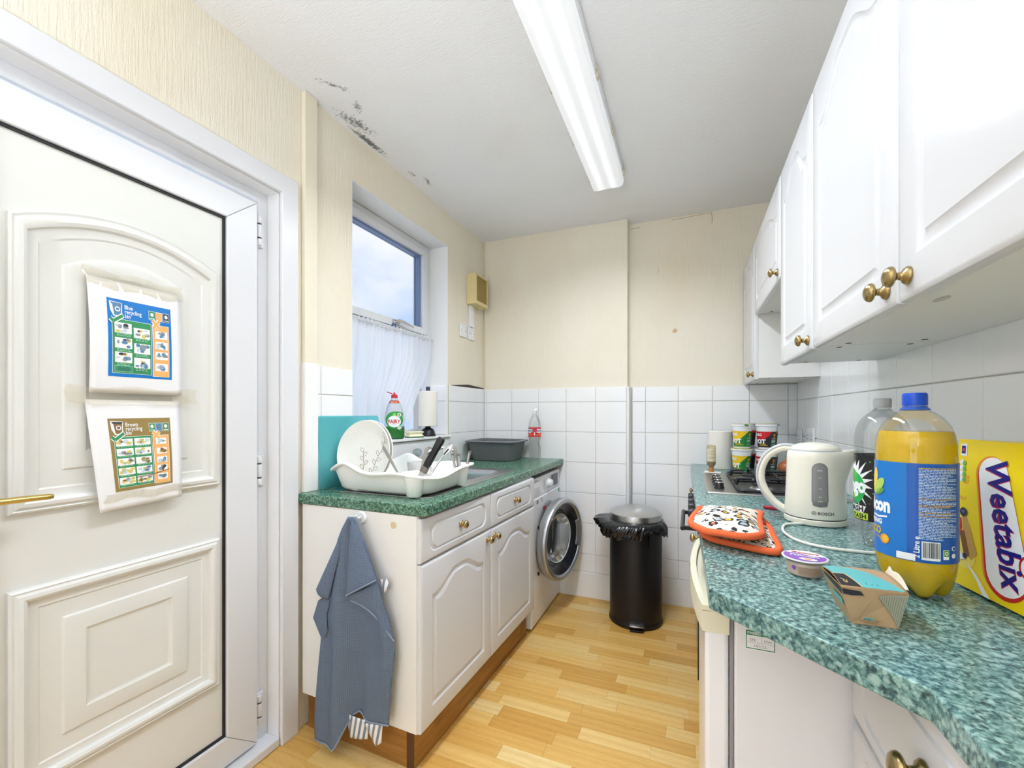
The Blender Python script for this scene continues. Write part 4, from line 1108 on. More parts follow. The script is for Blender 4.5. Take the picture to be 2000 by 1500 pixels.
pl = thing('plunger', 'black rubber sink plunger with a white stick through the paper roll', 'plunger', (-1.436, 2.185, ZS))
part('rubber_cup', MB().lathe([(0.047, 0.0), (0.047, 0.006), (0.043, 0.014), (0.040, 0.028), (0.032, 0.042), (0.020, 0.048), (0.016, 0.052), (0.016, 0.060)], 28), 'black_plastic', pl)
st_ = part('stick', MB().lathe([(0.011, 0.055), (0.011, 0.278)], 16), 'white_plastic', pl)
part('stick_end', MB().lathe([(0.0125, 0.270), (0.0125, 0.290), (0.010, 0.294)], 16), mat('navy_cap', (44, 52, 74), 0.4), st_)
mat('paper_towel', (242, 238, 228), 0.95, bump=(70, 0.7))
def paper_roll(label, loc, r, h, z0=0.0):
    p = thing('kitchen_roll', label, 'kitchen roll', loc)
    mb = MB(); mb.lathe([(0.021, z0), (r - 0.002, z0), (r, z0 + 0.002), (r, z0 + h - 0.002), (r - 0.002, z0 + h), (0.021, z0 + h), (0.021, z0)], 44, cap=False)
    part('paper', mb, 'paper_towel', p, 40)
    part('cardboard_core', MB().lathe([(0.0208, z0 + 0.001), (0.0195, z0 + 0.001), (0.0195, z0 + h - 0.001), (0.0208, z0 + h - 0.001)], 24, cap=False), mat('card', (178, 150, 112), 0.9), p)
    mb = MB(); mb.grid(lambda u, v: ((r + 0.001 + 0.002 * u) * math.cos(2.2 + 0.5 * u), (r + 0.001 + 0.002 * u) * math.sin(2.2 + 0.5 * u), lerp(z0 + 0.002, z0 + h - 0.002, v)), 8, 2)
    part('loose_sheet', mb, 'paper_towel', p, solid=0.0006)
paper_roll('kitchen roll standing on the black plunger on the window sill', (-1.436, 2.185, ZS + 0.0605), 0.056, 0.205)

# ------------------------------------------------------------------ left worktop: chopping board, rack and its contents
mb = MB(); mb.prism(rrect(1.312, 1.682, 0.0, 0.297, 0.014), -0.002, 0.002, ax='x')
cb = one('chopping_board', mb, clear('teal_clear', (172, 238, 241), 0.75, 0.08, 0.03, 0.35), 'see-through teal chopping board leaning on the tiles behind the rack', 'chopping board', bevel=0.001)
cb.location = (-1.3715, 0, ZL + 0.001); cb.rotation_euler = (0, math.radians(-3.0), 0)

RX0, RX1, RY0, RY1 = -1.335, -0.852, 1.287, 1.700
rk = thing('dish_rack', 'white plastic dish drainer with a wavy rim on the sink drainer', 'dish rack', (-1.09, 1.49, ZL))
mat('rack_white', (246, 245, 241), 0.3, sss=0.0)
def rim_z(x, y):
    b = math.exp(-((x + 1.225) / 0.062) ** 2) * 0.036
    e = 0.012 * math.exp(-((x + 0.852) / 0.05) ** 2) * sstep((y - 1.35) / 0.25)
    w = 0.008 * math.exp(-((x + 0.99) / 0.07) ** 2)
    return 0.080 + b + e + w - 0.012 * math.exp(-((x + 0.852) / 0.08) ** 2) * math.exp(-((y - 1.40) / 0.10) ** 2)
def rack_pts(i, n=10):
    P = rrect(RX0 + i, RX1 - i, RY0 + i, RY1 - i, 0.085 - i * 0.4, n); out = []
    for k, p in enumerate(P):      # densify the straight runs
        q = P[(k + 1) % len(P)]; d = math.hypot(q[0] - p[0], q[1] - p[1]); m = max(1, int(d / 0.012)) if d > 0.05 else 1
        m = {True: 24, False: 1}[d > 0.1]
        out += [(lerp(p[0], q[0], s / m), lerp(p[1], q[1], s / m)) for s in range(m)]
    return out
def rack_ring(i, frac=None, dz=0.0, z=None):
    pts = []
    base = rack_pts(0.0)
    for b, p in zip(base, rack_pts(i)):
        h = rim_z(*b)
        pts.append((p[0], p[1], ZL + 0.004 + (z if z is not None else h * frac + dz)))
    return pts
mb = MB()
mb.loops([rack_ring(-0.003, 1, -0.010), rack_ring(-0.006, 1, -0.004), rack_ring(-0.003, 1, 0.001), rack_ring(0.006, 1, 0.002), rack_ring(0.014, 1, -0.001), rack_ring(0.018, 1, -0.008), rack_ring(0.024, 0.6), rack_ring(0.034, 0.15), rack_ring(0.044, z=0.004), rack_ring(0.055, z=0.003)], cap_last=True)
mb.loops([rack_ring(-0.003, 1, -0.010), rack_ring(0.012, 1, -0.010), rack_ring(0.019, 0.6), rack_ring(0.030, 0.15), rack_ring(0.042, z=0.001), rack_ring(0.055, z=0.0005)], cap_last=True)
part('tray', mb, 'rack_white', rk, 50, world=True, flip=False)
# plate ribs moulded in the floor
for k in range(6):
    mb = MB(); y = 1.36 + k * 0.042
    mb.prism([(-1.275, ZL + 0.007), (-1.08, ZL + 0.007), (-1.085, ZL + 0.024), (-1.10, ZL + 0.032), (-1.255, ZL + 0.032), (-1.270, ZL + 0.024)], y - 0.004, y + 0.004, ax='y')
    part('plate_rib', mb, 'rack_white', rk, bevel=0.002, world=True)
def cup_holder(cx, cy, r0, r1, z0, z1, sx=1.0, sy=1.0):
    mb = MB()
    prof = [(r0 * 0.86, z0), (r0, z0 + 0.004), (r1, z1), (r1 + 0.003, z1 + 0.002), (r1 - 0.003, z1 + 0.001), (r0 - 0.003, z0 + 0.008), (0.0, z0 + 0.007)]
    mb.lathe(prof, 28, (cx, cy, 0), cap=False, sx=sx, sy=sy); mb.lathe([(0, z0), (r0 * 0.86, z0)], 28, (cx, cy, 0), cap=False, sx=sx, sy=sy)
    part('cutlery_cup', mb, 'rack_white', rk, world=True, flip=False)
cup_holder(-0.925, 1.318, 0.027, 0.039, ZL + 0.0045, ZL + 0.079, 1.05, 0.9)
cup_holder(-0.880, 1.585, 0.022, 0.033, ZL + 0.010, ZL + 0.086)
# plates standing in the rack
mat('plate_cream', (240, 238, 230), 0.18)
def plate_thing(label, y, pat, R=0.135, lean=0.17, xc=-1.232):
    p = thing('dinner_plate', label, 'plate', (xc, y, ZL + 0.012), (-lean, 0, 0), group='plates standing in the dish rack')
    prof = [(0.0, 0.006), (R * 0.58, 0.006), (R * 0.66, 0.0), (R * 0.72, 0.002), (R * 0.97, -0.013), (R, -0.016), (R * 0.985, -0.019), (R * 0.72, -0.003), (R * 0.62, 0.001), (0.0, 0.001)]
    mb = MB(); mb.lathe([(r, h) for r, h in prof], 64, (0, 0, R), ax='y', cap=False)
    part('dish', mb, 'plate_cream', p, 50, flip=True)
    if pat:
        def ps(u, v):
            r = math.hypot(u, v); h = 0.001 if r < R * 0.62 else lerp(0.001, -0.019, (r - R * 0.62) / (R * 0.37))
            return (u, h - 0.0007, v + R)
        mb = MB()
        def sprig(x0, y0, dx, dy, n, leaf):
            pts = [(x0 + dx * k / n + 0.004 * math.sin(k * 1.1), y0 + dy * k / n) for k in range(n + 1)]
            mb.line(pts, 0.0014, ps, 0)
            for k in range(1, n + 1):
                s = 1 if k % 2 else -1
                a = math.atan2(dy, dx) + s * 0.9; cx, cy = pts[k][0] + leaf * math.cos(a), pts[k][1] + leaf * math.sin(a)
                L = [(cx + leaf * 0.95 * math.cos(q) * math.cos(a) - leaf * 0.5 * math.sin(q) * math.sin(a), cy + leaf * 0.95 * math.cos(q) * math.sin(a) + leaf * 0.5 * math.sin(q) * math.cos(a)) for q in [2 * PI * j / 14 for j in range(15)]]
                mb.line(L, 0.0013, ps, 0)
        sprig(0.030, -0.100, 0.072, 0.165, 9, 0.012)
        sprig(-0.005, -0.080, -0.002, 0.085, 5, 0.012)
        part('leaf_pattern', mb, mat('pattern_brown', (118, 100, 86), 0.4), p, 0, flip=False)
plate_thing('cream dinner plate with a brown leaf sprig, frontmost in the rack', 1.392, True)
plate_thing('second cream dinner plate directly behind the leaf patterned one', 1.411, False)
mg = thing('mug', 'pale grey mug with white leaf sprigs, standing in the dish rack', 'mug', (-1.112, 1.600, ZL + 0.0075))
part('cup', MB().lathe([(0.0, 0.0), (0.028, 0.0), (0.031, 0.004), (0.040, 0.086), (0.0385, 0.088), (0.037, 0.086), (0.028, 0.008), (0.0, 0.006)], 32, cap=False), mat('mug_grey', (206, 204, 202), 0.25), mg, 50)
part('handle', MB().tube(smooth_path([(0.034, 0.012, 0.072), (0.058, 0.020, 0.066), (0.062, 0.021, 0.040), (0.034, 0.010, 0.022)], 6), 0.0045, 10), 'mug_grey', mg)
mb = MB()
def fm(u, v):
    a = -PI / 2 + u / 0.038; r = 0.031 + 0.009 * v / 0.086 + 0.0006; return (r * math.cos(a), r * math.sin(a), v)
for x0 in (-0.006, 0.022, -0.032):
    mb.line([(x0, 0.008), (x0 + 0.002, 0.07)], 0.0012, fm, 0, 0.01)
    for k in range(4):
        for s in (-1, 1): mb.line([(x0 + s * (0.003 + 0.006 * abs(math.sin(q))), 0.018 + k * 0.014 + 0.006 * math.cos(q) * 1) for q in [PI * j / 6 for j in range(7)]], 0.001, fm, 0, 0.01)
part('leaf_pattern', mb, 'ink_white', mg, 0, flip=False)
for lab, x, y, r in (('white bowl lying in the dish rack in front of the mug', -1.010, 1.452, 0.062),):
    b_ = thing('bowl', lab, 'bowl', (x, y, ZL + 0.0078))
    part('dish', MB().lathe([(0.0, 0.0), (r * 0.5, 0.0), (r * 0.55, 0.004), (r * 0.95, 0.050), (r, 0.064), (r - 0.003, 0.065), (r * 0.90, 0.050), (r * 0.5, 0.008), (0, 0.006)], 36, cap=False), 'plate_cream', b_, 50)
    part('rim_band', MB().lathe([(r + 0.0004, 0.060), (r + 0.0006, 0.0625)], 36, cap=False), 'white_matte', b_)
# cutlery: handles sticking out of the two cups
def stick(base, top): return Vector(top) - Vector(base)
def utensil(name, label, cat, base, top, kind, group=None):
    base = Vector(base); d = Vector(top) - base; L = d.length
    rot = Vector((0, 0, 1)).rotation_difference(d).to_euler()
    u = thing(name, label, cat, base, rot, group=group)
    if kind == 'knife':
        mb = MB(); mb.loops([[(x * w, y * tk, z) for x, y in ((-1, -1), (1, -1), (1.1, 0), (1, 1), (-1, 1), (-1.1, 0))] for z, w, tk in ((L * 0.46, 0.010, 0.009), (L * 0.52, 0.0115, 0.010), (L * 0.75, 0.0105, 0.0095), (L * 0.95, 0.0125, 0.010), (L, 0.010, 0.007))], cap_first=True)
        part('grip', mb, 'black_satin', u, 50, bevel=0.002)
        mb = MB(); mb.loops([[(-0.012, -0.0008, z), (w, -0.0003, z), (w, 0.0003, z), (-0.012, 0.0008, z)] for z, w in ((0.0, 0.016), (L * 0.30, 0.017), (L * 0.455, 0.012))], cap_first=True)
        part('blade', mb, 'steel', u, 30)
        part('bolster', MB().prism(rrect(-0.0125, 0.0125, -0.0095, 0.0095, 0.004), L * 0.36, L * 0.462), mat('bolster_grey', (128, 122, 116), 0.35, 0.6), u, bevel=0.002)
    elif kind == 'flat':
        mb = MB(); mb.loops([[(-w, -0.0012, z), (w, -0.0012, z), (w, 0.0012, z), (-w, 0.0012, z)] for z, w in ((0.0, 0.004), (L * 0.4, 0.0045), (L * 0.8, 0.0075), (L * 0.96, 0.008), (L, 0.0055))], cap_first=True)
        part('handle', mb, 'steel_brushed', u, 30, bevel=0.0006)
        part('bowl_end', MB().sphere((0, 0, 0.012), 0.012, 14, 8, sc=(0.9, 0.25, 1.4)), 'steel_brushed', u)
    elif kind == 'round':
        part('handle', MB().lathe([(0.003, 0.0), (0.0045, L * 0.3), (0.0062, L * 0.9), (0.0062, L * 0.94)], 14), 'steel', u)
        part('end_cap', MB().lathe([(0.0063, L * 0.94), (0.0063, L * 0.985), (0.005, L)], 14), mat('cap_brown', (104, 92, 84), 0.4), u)
    elif kind == 'spoon':
        part('handle', MB().tube([(0, 0, 0), (0, 0, L * 0.72)], 0.0038, 8), 'steel', u)
        part('bowl_end', MB().sphere((0, 0, L * 0.86), 0.020, 18, 10, sc=(0.85, 0.28, 1.3)), 'chrome', u)
c1 = (-0.925, 1.318)
utensil('kitchen_knife', 'kitchen knife with a thick black handle leaning in the rack cup', 'knife', (c1[0] - 0.010, c1[1], ZL + 0.020), (-0.842, 1.375, 1.136), 'knife')
utensil('spoon', 'chrome spoon with its bowl up behind the black knife handle', 'spoon', (c1[0] + 0.008, c1[1] + 0.012, ZL + 0.020), (-0.838, 1.440, 1.115), 'spoon')
utensil('table_knife', 'flat steel handle upright beside the black knife', 'cutlery', (c1[0] - 0.006, c1[1] + 0.018, ZL + 0.018), (-0.892, 1.352, 1.100), 'flat')
utensil('fork', 'flat steel handle leaning left across the plates', 'cutlery', (-0.990, 1.365, ZL + 0.018), (-1.100, 1.362, 1.098), 'flat')
c2 = (-0.880, 1.585)
for k, (dx, dy, tx, ty, tz, kd, nm, lab) in enumerate(((-0.012, -0.006, -0.918, 1.580, 1.058, 'round', 'table_fork', 'round steel handle with brown end, leftmost in the far cutlery cup'),
        (0.004, -0.010, -0.893, 1.590, 1.056, 'round', 'table_spoon', 'round steel handle with brown end, middle of the far cutlery cup'),
        (0.010, 0.002, -0.846, 1.602, 1.070, 'round', 'dessert_knife', 'round steel handle with brown end leaning right out of the cup'),
        (-0.004, 0.012, -0.922, 1.605, 1.085, 'flat', 'teaspoon', 'thin flat steel handle standing highest in the far cutlery cup'))):
    utensil(nm, lab, 'cutlery', (c2[0] + dx, c2[1] + dy, ZL + 0.020), (tx, ty, tz), kd, group='cutlery in the far rack cup')

# ------------------------------------------------------------------ washing-up bowl and empty bottle
wb = thing('washing_up_bowl', 'dark grey plastic washing-up bowl in the corner behind the sink', 'washing-up bowl', (-1.197, 2.655, ZL), (0, 0, math.radians(2)))
RR = lambda w, d, z, r: [(p[0], p[1], z) for p in rrect(-w, w, -d, d, r, 6)]
mat('bowl_grey', (104, 105, 108), 0.45)
mb = MB()
mb.loops([RR(0.135, 0.115, 0.0005, 0.05), RR(0.142, 0.122, 0.004, 0.055), RR(0.158, 0.138, 0.07, 0.06), RR(0.166, 0.147, 0.118, 0.062), RR(0.182, 0.163, 0.120, 0.066), RR(0.185, 0.166, 0.124, 0.067), RR(0.182, 0.163, 0.129, 0.066), RR(0.172, 0.153, 0.130, 0.063), RR(0.163, 0.144, 0.122, 0.060), RR(0.154, 0.134, 0.07, 0.058), RR(0.138, 0.118, 0.006, 0.053)], cap_first=True)
part('basin', mb, 'bowl_grey', wb, 40)
mb = MB(); mb.loops([RR(0.1835, 0.1645, 0.1285, 0.067), RR(0.176, 0.157, 0.1315, 0.064), RR(0.170, 0.151, 0.1300, 0.062)], cap_last=False)
part('rim', mb, mat('rim_grey', (148, 149, 152), 0.4), wb)

def cyl_map(prof):
    def rad(z):
        for (r0, z0), (r1, z1) in zip(prof[:-1], prof[1:]):
            if z0 <= z <= z1 and z1 > z0: return lerp(r0, r1, (z - z0) / (z1 - z0))
        return prof[-1][0]
    def mk(h, rref):
        def fn(u, v):
            r = rad(v) + h; a = u / rref - PI / 2; return (r * math.cos(a), r * math.sin(a), v)
        return fn
    return mk
def petaloid(prof, seg=60, feet=5, depth=0.012, zf=0.035):
    """bottle body: rings with five moulded feet at the base"""
    rings = []
    for r, z in prof:
        ring = []
        for i in range(seg):
            a = 2 * PI * i / seg; k = (1 - z / zf) if z < zf else 0
            q = 0.5 + 0.5 * math.cos(feet * a); rr = r * (1 - 0.16 * k * (1 - q)); zz = z + depth * k * (1 - q) ** 1.5
            ring.append((rr * math.cos(a), rr * math.sin(a), zz))
        rings.append(ring)
    return rings
fp = [(0.020, 0.002), (0.032, 0.0), (0.038, 0.010), (0.0415, 0.030), (0.0425, 0.055), (0.041, 0.080), (0.034, 0.108), (0.0335, 0.118), (0.039, 0.135), (0.0425, 0.150), (0.0425, 0.214), (0.0425, 0.222), (0.040, 0.245), (0.033, 0.270), (0.022, 0.290), (0.0135, 0.300), (0.0125, 0.304), (0.0155, 0.306), (0.0155, 0.309), (0.0122, 0.310), (0.0122, 0.318)]
fb = thing('soft_drink_bottle', 'empty clear bottle with red FANTA label by the washing-up bowl', 'bottle', (-0.962, 2.752, ZL + 0.0005), (0, 0, math.radians(18)))
part('bottle', MB().loops(petaloid(fp, 50), cap_first=False, cap_last=False), 'pet', fb, 60)
mkf = cyl_map(fp)
mb = MB(); f1, f2 = mkf(0.0005, 0.0425), mkf(0.0010, 0.0425)
f3 = mkf(0.0014, 0.0425)
Cc = 2 * PI * 0.0425
mb.rect(-Cc / 2, Cc / 2, 0.152, 0.213, f1, 0, 0.008)
for c in (-0.036, 0.036, 0.105, -0.105):
    mb.poly([(c - 0.024, 0.182), (c - 0.020, 0.205), (c + 0.022, 0.203), (c + 0.024, 0.188), (c + 0.004, 0.176)], f2, 1, 0.008)
    mb.text('FANTA', c - 0.023, 0.186, 0.019, f3, 2, 0.04, 'LEFT', 0.006, sx=0.78)
    for k in range(4): mb.ell(c - 0.018 + k * 0.011, 0.163 + 0.005 * (k % 2), 0.007, 0.005, f2, 3, 10, 0.008)
mb.rect(-0.004, 0.004, 0.160, 0.184, f2, 4, 0.008)
part('label', mb, [mat('fanta_red', (214, 44, 62), 0.35), 'ink_white', mat('fanta_blue', (32, 58, 140), 0.4), mat('fanta_orange', (236, 120, 50), 0.4), mat('pale_pink', (240, 214, 210), 0.5)], fb, 60, flip=False)
mb = MB(); mb.lathe([(0.0145, -0.008), (0.0145, 0.006), (0.012, 0.008), (0.0, 0.008)], 20, cap=False)
cp = part('cap', mb, 'white_plastic', fb); cp.location = (0.010, 0, 0.328); cp.rotation_euler = (0, math.radians(70), 0)
part('tether_ring', MB().lathe([(0.0145, 0.3095), (0.0150, 0.3095), (0.0150, 0.3150), (0.0145, 0.3150)], 20, cap=False), 'white_plastic', fb)
# ------------------------------------------------------------------ towel on its hook
hk = thing('adhesive_hook', 'round white adhesive hook holding the blue towel', 'hook', (-1.080, 1.2215, 0.855), (0, 0, SROT))
part('disc', MB().lathe([(0.0, -0.0075), (0.019, -0.0075), (0.0215, -0.005), (0.0225, -0.0005)], 28, (0, 0, 0), ax='y', cap=False), 'white_plastic', hk)
part('peg', MB().tube(smooth_path([(0, -0.004, 0.004), (0, -0.020, 0.0), (0, -0.027, 0.012)], 5), 0.004, 10), 'white_plastic', hk)
gs = one('glue_residue', MB().lathe([(0.0, -0.0015), (0.010, -0.0013), (0.0125, -0.0005)], 16, ax='y', cap=False), mat('glue_tan', (222, 204, 160), 0.5), 'small tan glue mark left on the cupboard end panel', 'glue mark')
gs.location = (-0.938, 1.2157, 0.842); gs.rotation_euler = (0, 0, SROT)
t = NT('waffle_blue')
geo = t.n('ShaderNodeTexCoord'); sep = t.n('ShaderNodeSeparateXYZ'); t.l(geo.outputs['Object'], sep.inputs[0])
sx_ = t.math('SINE', t.math('MULTIPLY', sep.outputs[0], 1250.0)); sz_ = t.math('SINE', t.math('MULTIPLY', sep.outputs[2], 1250.0))
w_ = t.math('MAXIMUM', sx_, sz_)
t.set(Base_Color=t.mix(t.math('MULTIPLY_ADD', w_, 0.4, 0.45, clamp=True), (90, 105, 128), (122, 137, 158)), Roughness=0.95, Specular_IOR_Level=0.1)
t.bump(w_, 0.5, 0.0015)
t = NT('stripe_cloth')
geo = t.n('ShaderNodeTexCoord'); sep = t.n('ShaderNodeSeparateXYZ'); t.l(geo.outputs['Object'], sep.inputs[0])
sx_ = t.math('SINE', t.math('MULTIPLY_ADD', sep.outputs[2], -60.0, t.math('MULTIPLY', sep.outputs[0], 300.0)))
t.set(Base_Color=t.mix(t.math('GREATER_THAN', sx_, 0.15), (240, 240, 240), (132, 142, 160)), Roughness=0.95)
tw = thing('tea_towel', 'blue waffle tea towel hanging from a hook on the cupboard end', 'towel', (-1.08, 1.19, 0.30))
TR = [(0.866, -1.099, -1.067), (0.857, -1.105, -1.060), (0.822, -1.127, -1.047), (0.784, -1.146, -1.027), (0.686, -1.180, -0.985), (0.641, -1.196, -0.966), (0.588, -1.215, -0.953), (0.536, -1.222, -0.928), (0.486, -1.228, -0.913), (0.421, -1.230, -0.905), (0.306, -1.242, -0.919), (0.211, -1.252, -0.926), (0.114, -1.262, -0.930)]
def trow(z):
    for a, b in zip(TR[:-1], TR[1:]):
        if b[0] <= z <= a[0]:
            q = (a[0] - z) / (a[0] - b[0]); return lerp(a[1], b[1], q), lerp(a[2], b[2], q)
    return (TR[0][1], TR[0][2]) if z > TR[0][0] else (TR[-1][1], TR[-1][2])
YT = 1.186
def towel_y(u, z):
    k = sstep((0.87 - z) / 0.5)
    return YT - 0.010 + 0.010 * k - (0.020 * math.exp(-((u - 0.30) / 0.12) ** 2) + 0.010 * math.exp(-((u - 0.88) / 0.10) ** 2) - 0.014 * math.exp(-((u - 0.58) / 0.11) ** 2) * k + 0.005 * math.sin(u * 19 + z * 6) * k) * (0.6 + 0.6 * k)
def body(u, v):
    zb = lerp(0.040, 0.186, sstep((u - 0.30) / 0.25)) - 0.018 * math.exp(-((u - 0.72) / 0.2) ** 2)
    z = lerp(0.866, zb, v); xl, xr = trow(z)
    return (lerp(xl, xr, u), towel_y(u, z), z)
part('front_panel', MB().grid(body, 44, 70), 'waffle_blue', tw, 80, world=True, solid=0.004)
# folded flap on the right, its hem running up to the shoulder
def flapR(u, v):
    A = Vector((-1.074, 0, 0.862)); zt = lerp(0.862, 0.0, 0)
    top = A.lerp(Vector((-0.968, 0, 0.668)), v); bot = A.lerp(Vector((-1.090, 0, 0.600)), v)
    p = bot.lerp(top, u); p.y = YT - 0.024 - 0.010 * math.sin(PI * u) * v - 0.006 * v + 0.010 * u; return p
part('right_fold', MB().grid(flapR, 18, 26), 'waffle_blue', tw, 80, world=True, solid=0.004)
def flapR2(u, v):
    a = Vector((-1.086, 0, 0.598)).lerp(Vector((-0.970, 0, 0.655)), v); b = Vector((-1.080, 0, 0.580)).lerp(Vector((-0.905, 0, 0.470)), v)
    b.z += 0.030 * math.sin(PI * v) * 0.8
    p = a.lerp(b, u); p.y = YT - 0.018 - 0.008 * (1 - u) + 0.010 * v; return p
part('right_fold', MB().grid(flapR2, 14, 20), 'waffle_blue', tw, 80, world=True, solid=0.004)
def flapL(u, v):
    A = Vector((-1.093, 0, 0.862)); l = A.lerp(Vector((-1.236, 0, 0.595)), v); r = A.lerp(Vector((-1.180, 0, 0.565)), v)
    p = l.lerp(r, u); p.y = YT - 0.016 - 0.012 * math.sin(PI * u) * v - 0.004 * v; return p
part('left_fold', MB().grid(flapL, 12, 24), 'waffle_blue', tw, 80, world=True, solid=0.004)
def flapL2(u, v):
    a = Vector((-1.180, 0, 0.575)).lerp(Vector((-1.242, 0, 0.560)), v); b = Vector((-1.205, 0, 0.500)).lerp(Vector((-1.272, 0, 0.478)), v)
    c = Vector((-1.200, 0, 0.44)).lerp(Vector((-1.226, 0, 0.400)), v)
    p = a.lerp(b, u * 2) if u < 0.5 else b.lerp(c, u * 2 - 1); p.y = YT - 0.004 + 0.004 * v; return p
part('left_fold', MB().grid(flapL2, 15, 10), 'waffle_blue', tw, 80, world=True, solid=0.004)
hem = mat('hem_blue', (140, 152, 172), 0.95)
def tpath(fn, pts): return [Vector(fn(*p)) + Vector((0, -0.0025, 0)) for p in pts]
part('hem', MB().tube(tpath(flapR, [(k / 16, 1) for k in range(17)]), 0.003, 6), 'hem_blue', tw, world=True)
part('hem', MB().tube(tpath(flapR2, [(1, k / 16) for k in range(17)]), 0.003, 6), 'hem_blue', tw, world=True)
part('hem', MB().tube(tpath(body, [(k / 20, 1) for k in range(21)]), 0.003, 6), 'hem_blue', tw, world=True)
def quad(name, pts, y, mt):
    a, b, c, d = [Vector((p[0], y, p[1])) for p in pts]
    part(name, MB().grid(lambda u, v: a.lerp(b, u).lerp(d.lerp(c, u), v) + Vector((0, -0.004 * math.sin(PI * u), 0)), 10, 8), mt, tw, 80, world=True, solid=0.002)
quad('striped_lining', [(-1.122, 0.165), (-1.020, 0.165), (-1.027, 0.100), (-1.104, 0.084)], YT + 0.004, 'stripe_cloth')
quad('striped_lining', [(-1.036, 0.160), (-0.957, 0.175), (-0.962, 0.112), (-0.986, 0.094)], YT - 0.004, 'stripe_cloth')
quad('striped_lining', [(-0.974, 0.660), (-0.944, 0.668), (-0.930, 0.640), (-0.955, 0.618)], YT + 0.002, 'stripe_cloth')
quad('white_tag', [(-1.245, 0.610), (-1.232, 0.600), (-1.222, 0.562), (-1.240, 0.548)], YT - 0.006, 'white_matte')

# ------------------------------------------------------------------ pedal bin with bag
bn = thing('pedal_bin', 'black cylindrical pedal bin with a domed steel lid', 'bin', (-0.293, 2.662, 0.0), (0, 0, 0))
part('body', MB().lathe([(0.0, 0.002), (0.150, 0.002), (0.154, 0.006), (0.154, 0.022), (0.1505, 0.026), (0.150, 0.040), (0.150, 0.590), (0.148, 0.600), (0.140, 0.600)], 64, cap=False), mat('bin_black', (20, 19, 22), 0.42), bn, 40)
part('lid', MB().lathe([(0.149, 0.602), (0.1505, 0.604), (0.1505, 0.634), (0.149, 0.638), (0.120, 0.657), (0.080, 0.671), (0.040, 0.679), (0.0, 0.681)], 64, cap=False), mat('lid_steel', (196, 196, 196), 0.3, 1.0, bump=(30, 0.05, (1, 1, 12))), bn, 30)
mb = MB(); mb.prism(rrect(-0.045, 0.045, 0.024, 0.052, 0.006), -0.1535, -0.140, ax='y')
pd = part('pedal_slot', mb, 'black_plastic', bn, bevel=0.002)
mb = MB(); mb.grid(lambda u, v: (lerp(-0.040, 0.040, u), -0.150 - 0.032 * v + 0.006 * (2 * u - 1) ** 2, 0.040 - 0.006 * v * v), 12, 6)
part('pedal', mb, 'steel', bn, solid=0.006, bevel=0.0015)
part('front_foot', MB().box(-0.035, 0.035, -0.172, -0.140, 0.001, 0.012), 'black_plastic', bn, bevel=0.002)
bn.rotation_euler = (0, 0, math.radians(8))
bg = thing('bin_bag', 'crumpled black plastic bag hanging out under the bin lid', 'bin bag', (-0.293, 2.662, 0.0))
random.seed(11)
PH = [random.uniform(0, 6.28) for _ in range(12)]
def bag(u, v):
    a = 2 * PI * u
    ext = 0.5 * (1 + math.cos(a - math.radians(200)))
    flare = 0.028 + 0.062 * ext ** 2.2
    n = 0.55 * math.sin(7 * a + PH[0] + 2.0 * v) + 0.45 * math.sin(13 * a + PH[1] - 3 * v) + 0.30 * math.sin(23 * a + PH[2] + 7 * v) + 0.22 * math.sin(41 * a + PH[3] + 9 * v)
    drop = 0.074 + 0.026 * math.sin(3 * a + 1.0) + 0.016 * n - 0.010 * ext
    drop = min(drop, 0.115)
    r = 0.1515 + flare * math.sin(min(1, v * 1.25) * PI * 0.62) + 0.0085 * n * math.sin(PI * min(1, v * 1.05)) + 0.004 * math.sin(60 * a + 11 * v) * v
    r = max(r, 0.1525)
    z = 0.606 + 0.014 * ext * math.sin(v * PI) - drop * v ** 1.15
    return (r * math.cos(a), r * math.sin(a), z)
part('skirt', MB().grid(bag, 240, 22, closeu=True), mat('bag_black', (20, 21, 25), 0.16, spec=0.7, bump=(70, 0.9)), bg, 60, flip=False)
mb = MB(); mb.grid(lambda u, v: (0.150 * math.sin(0.62) + 0.012 * (u - 0.5) * (1 - 0.7 * math.sin(PI * v * 0.8)), -0.150 * math.cos(0.62) - 0.006 - 0.004 * math.sin(9 * u), lerp(0.535, 0.470, v)), 8, 10)
part('loose_corner', mb, 'bag_black', bg, solid=0.001)

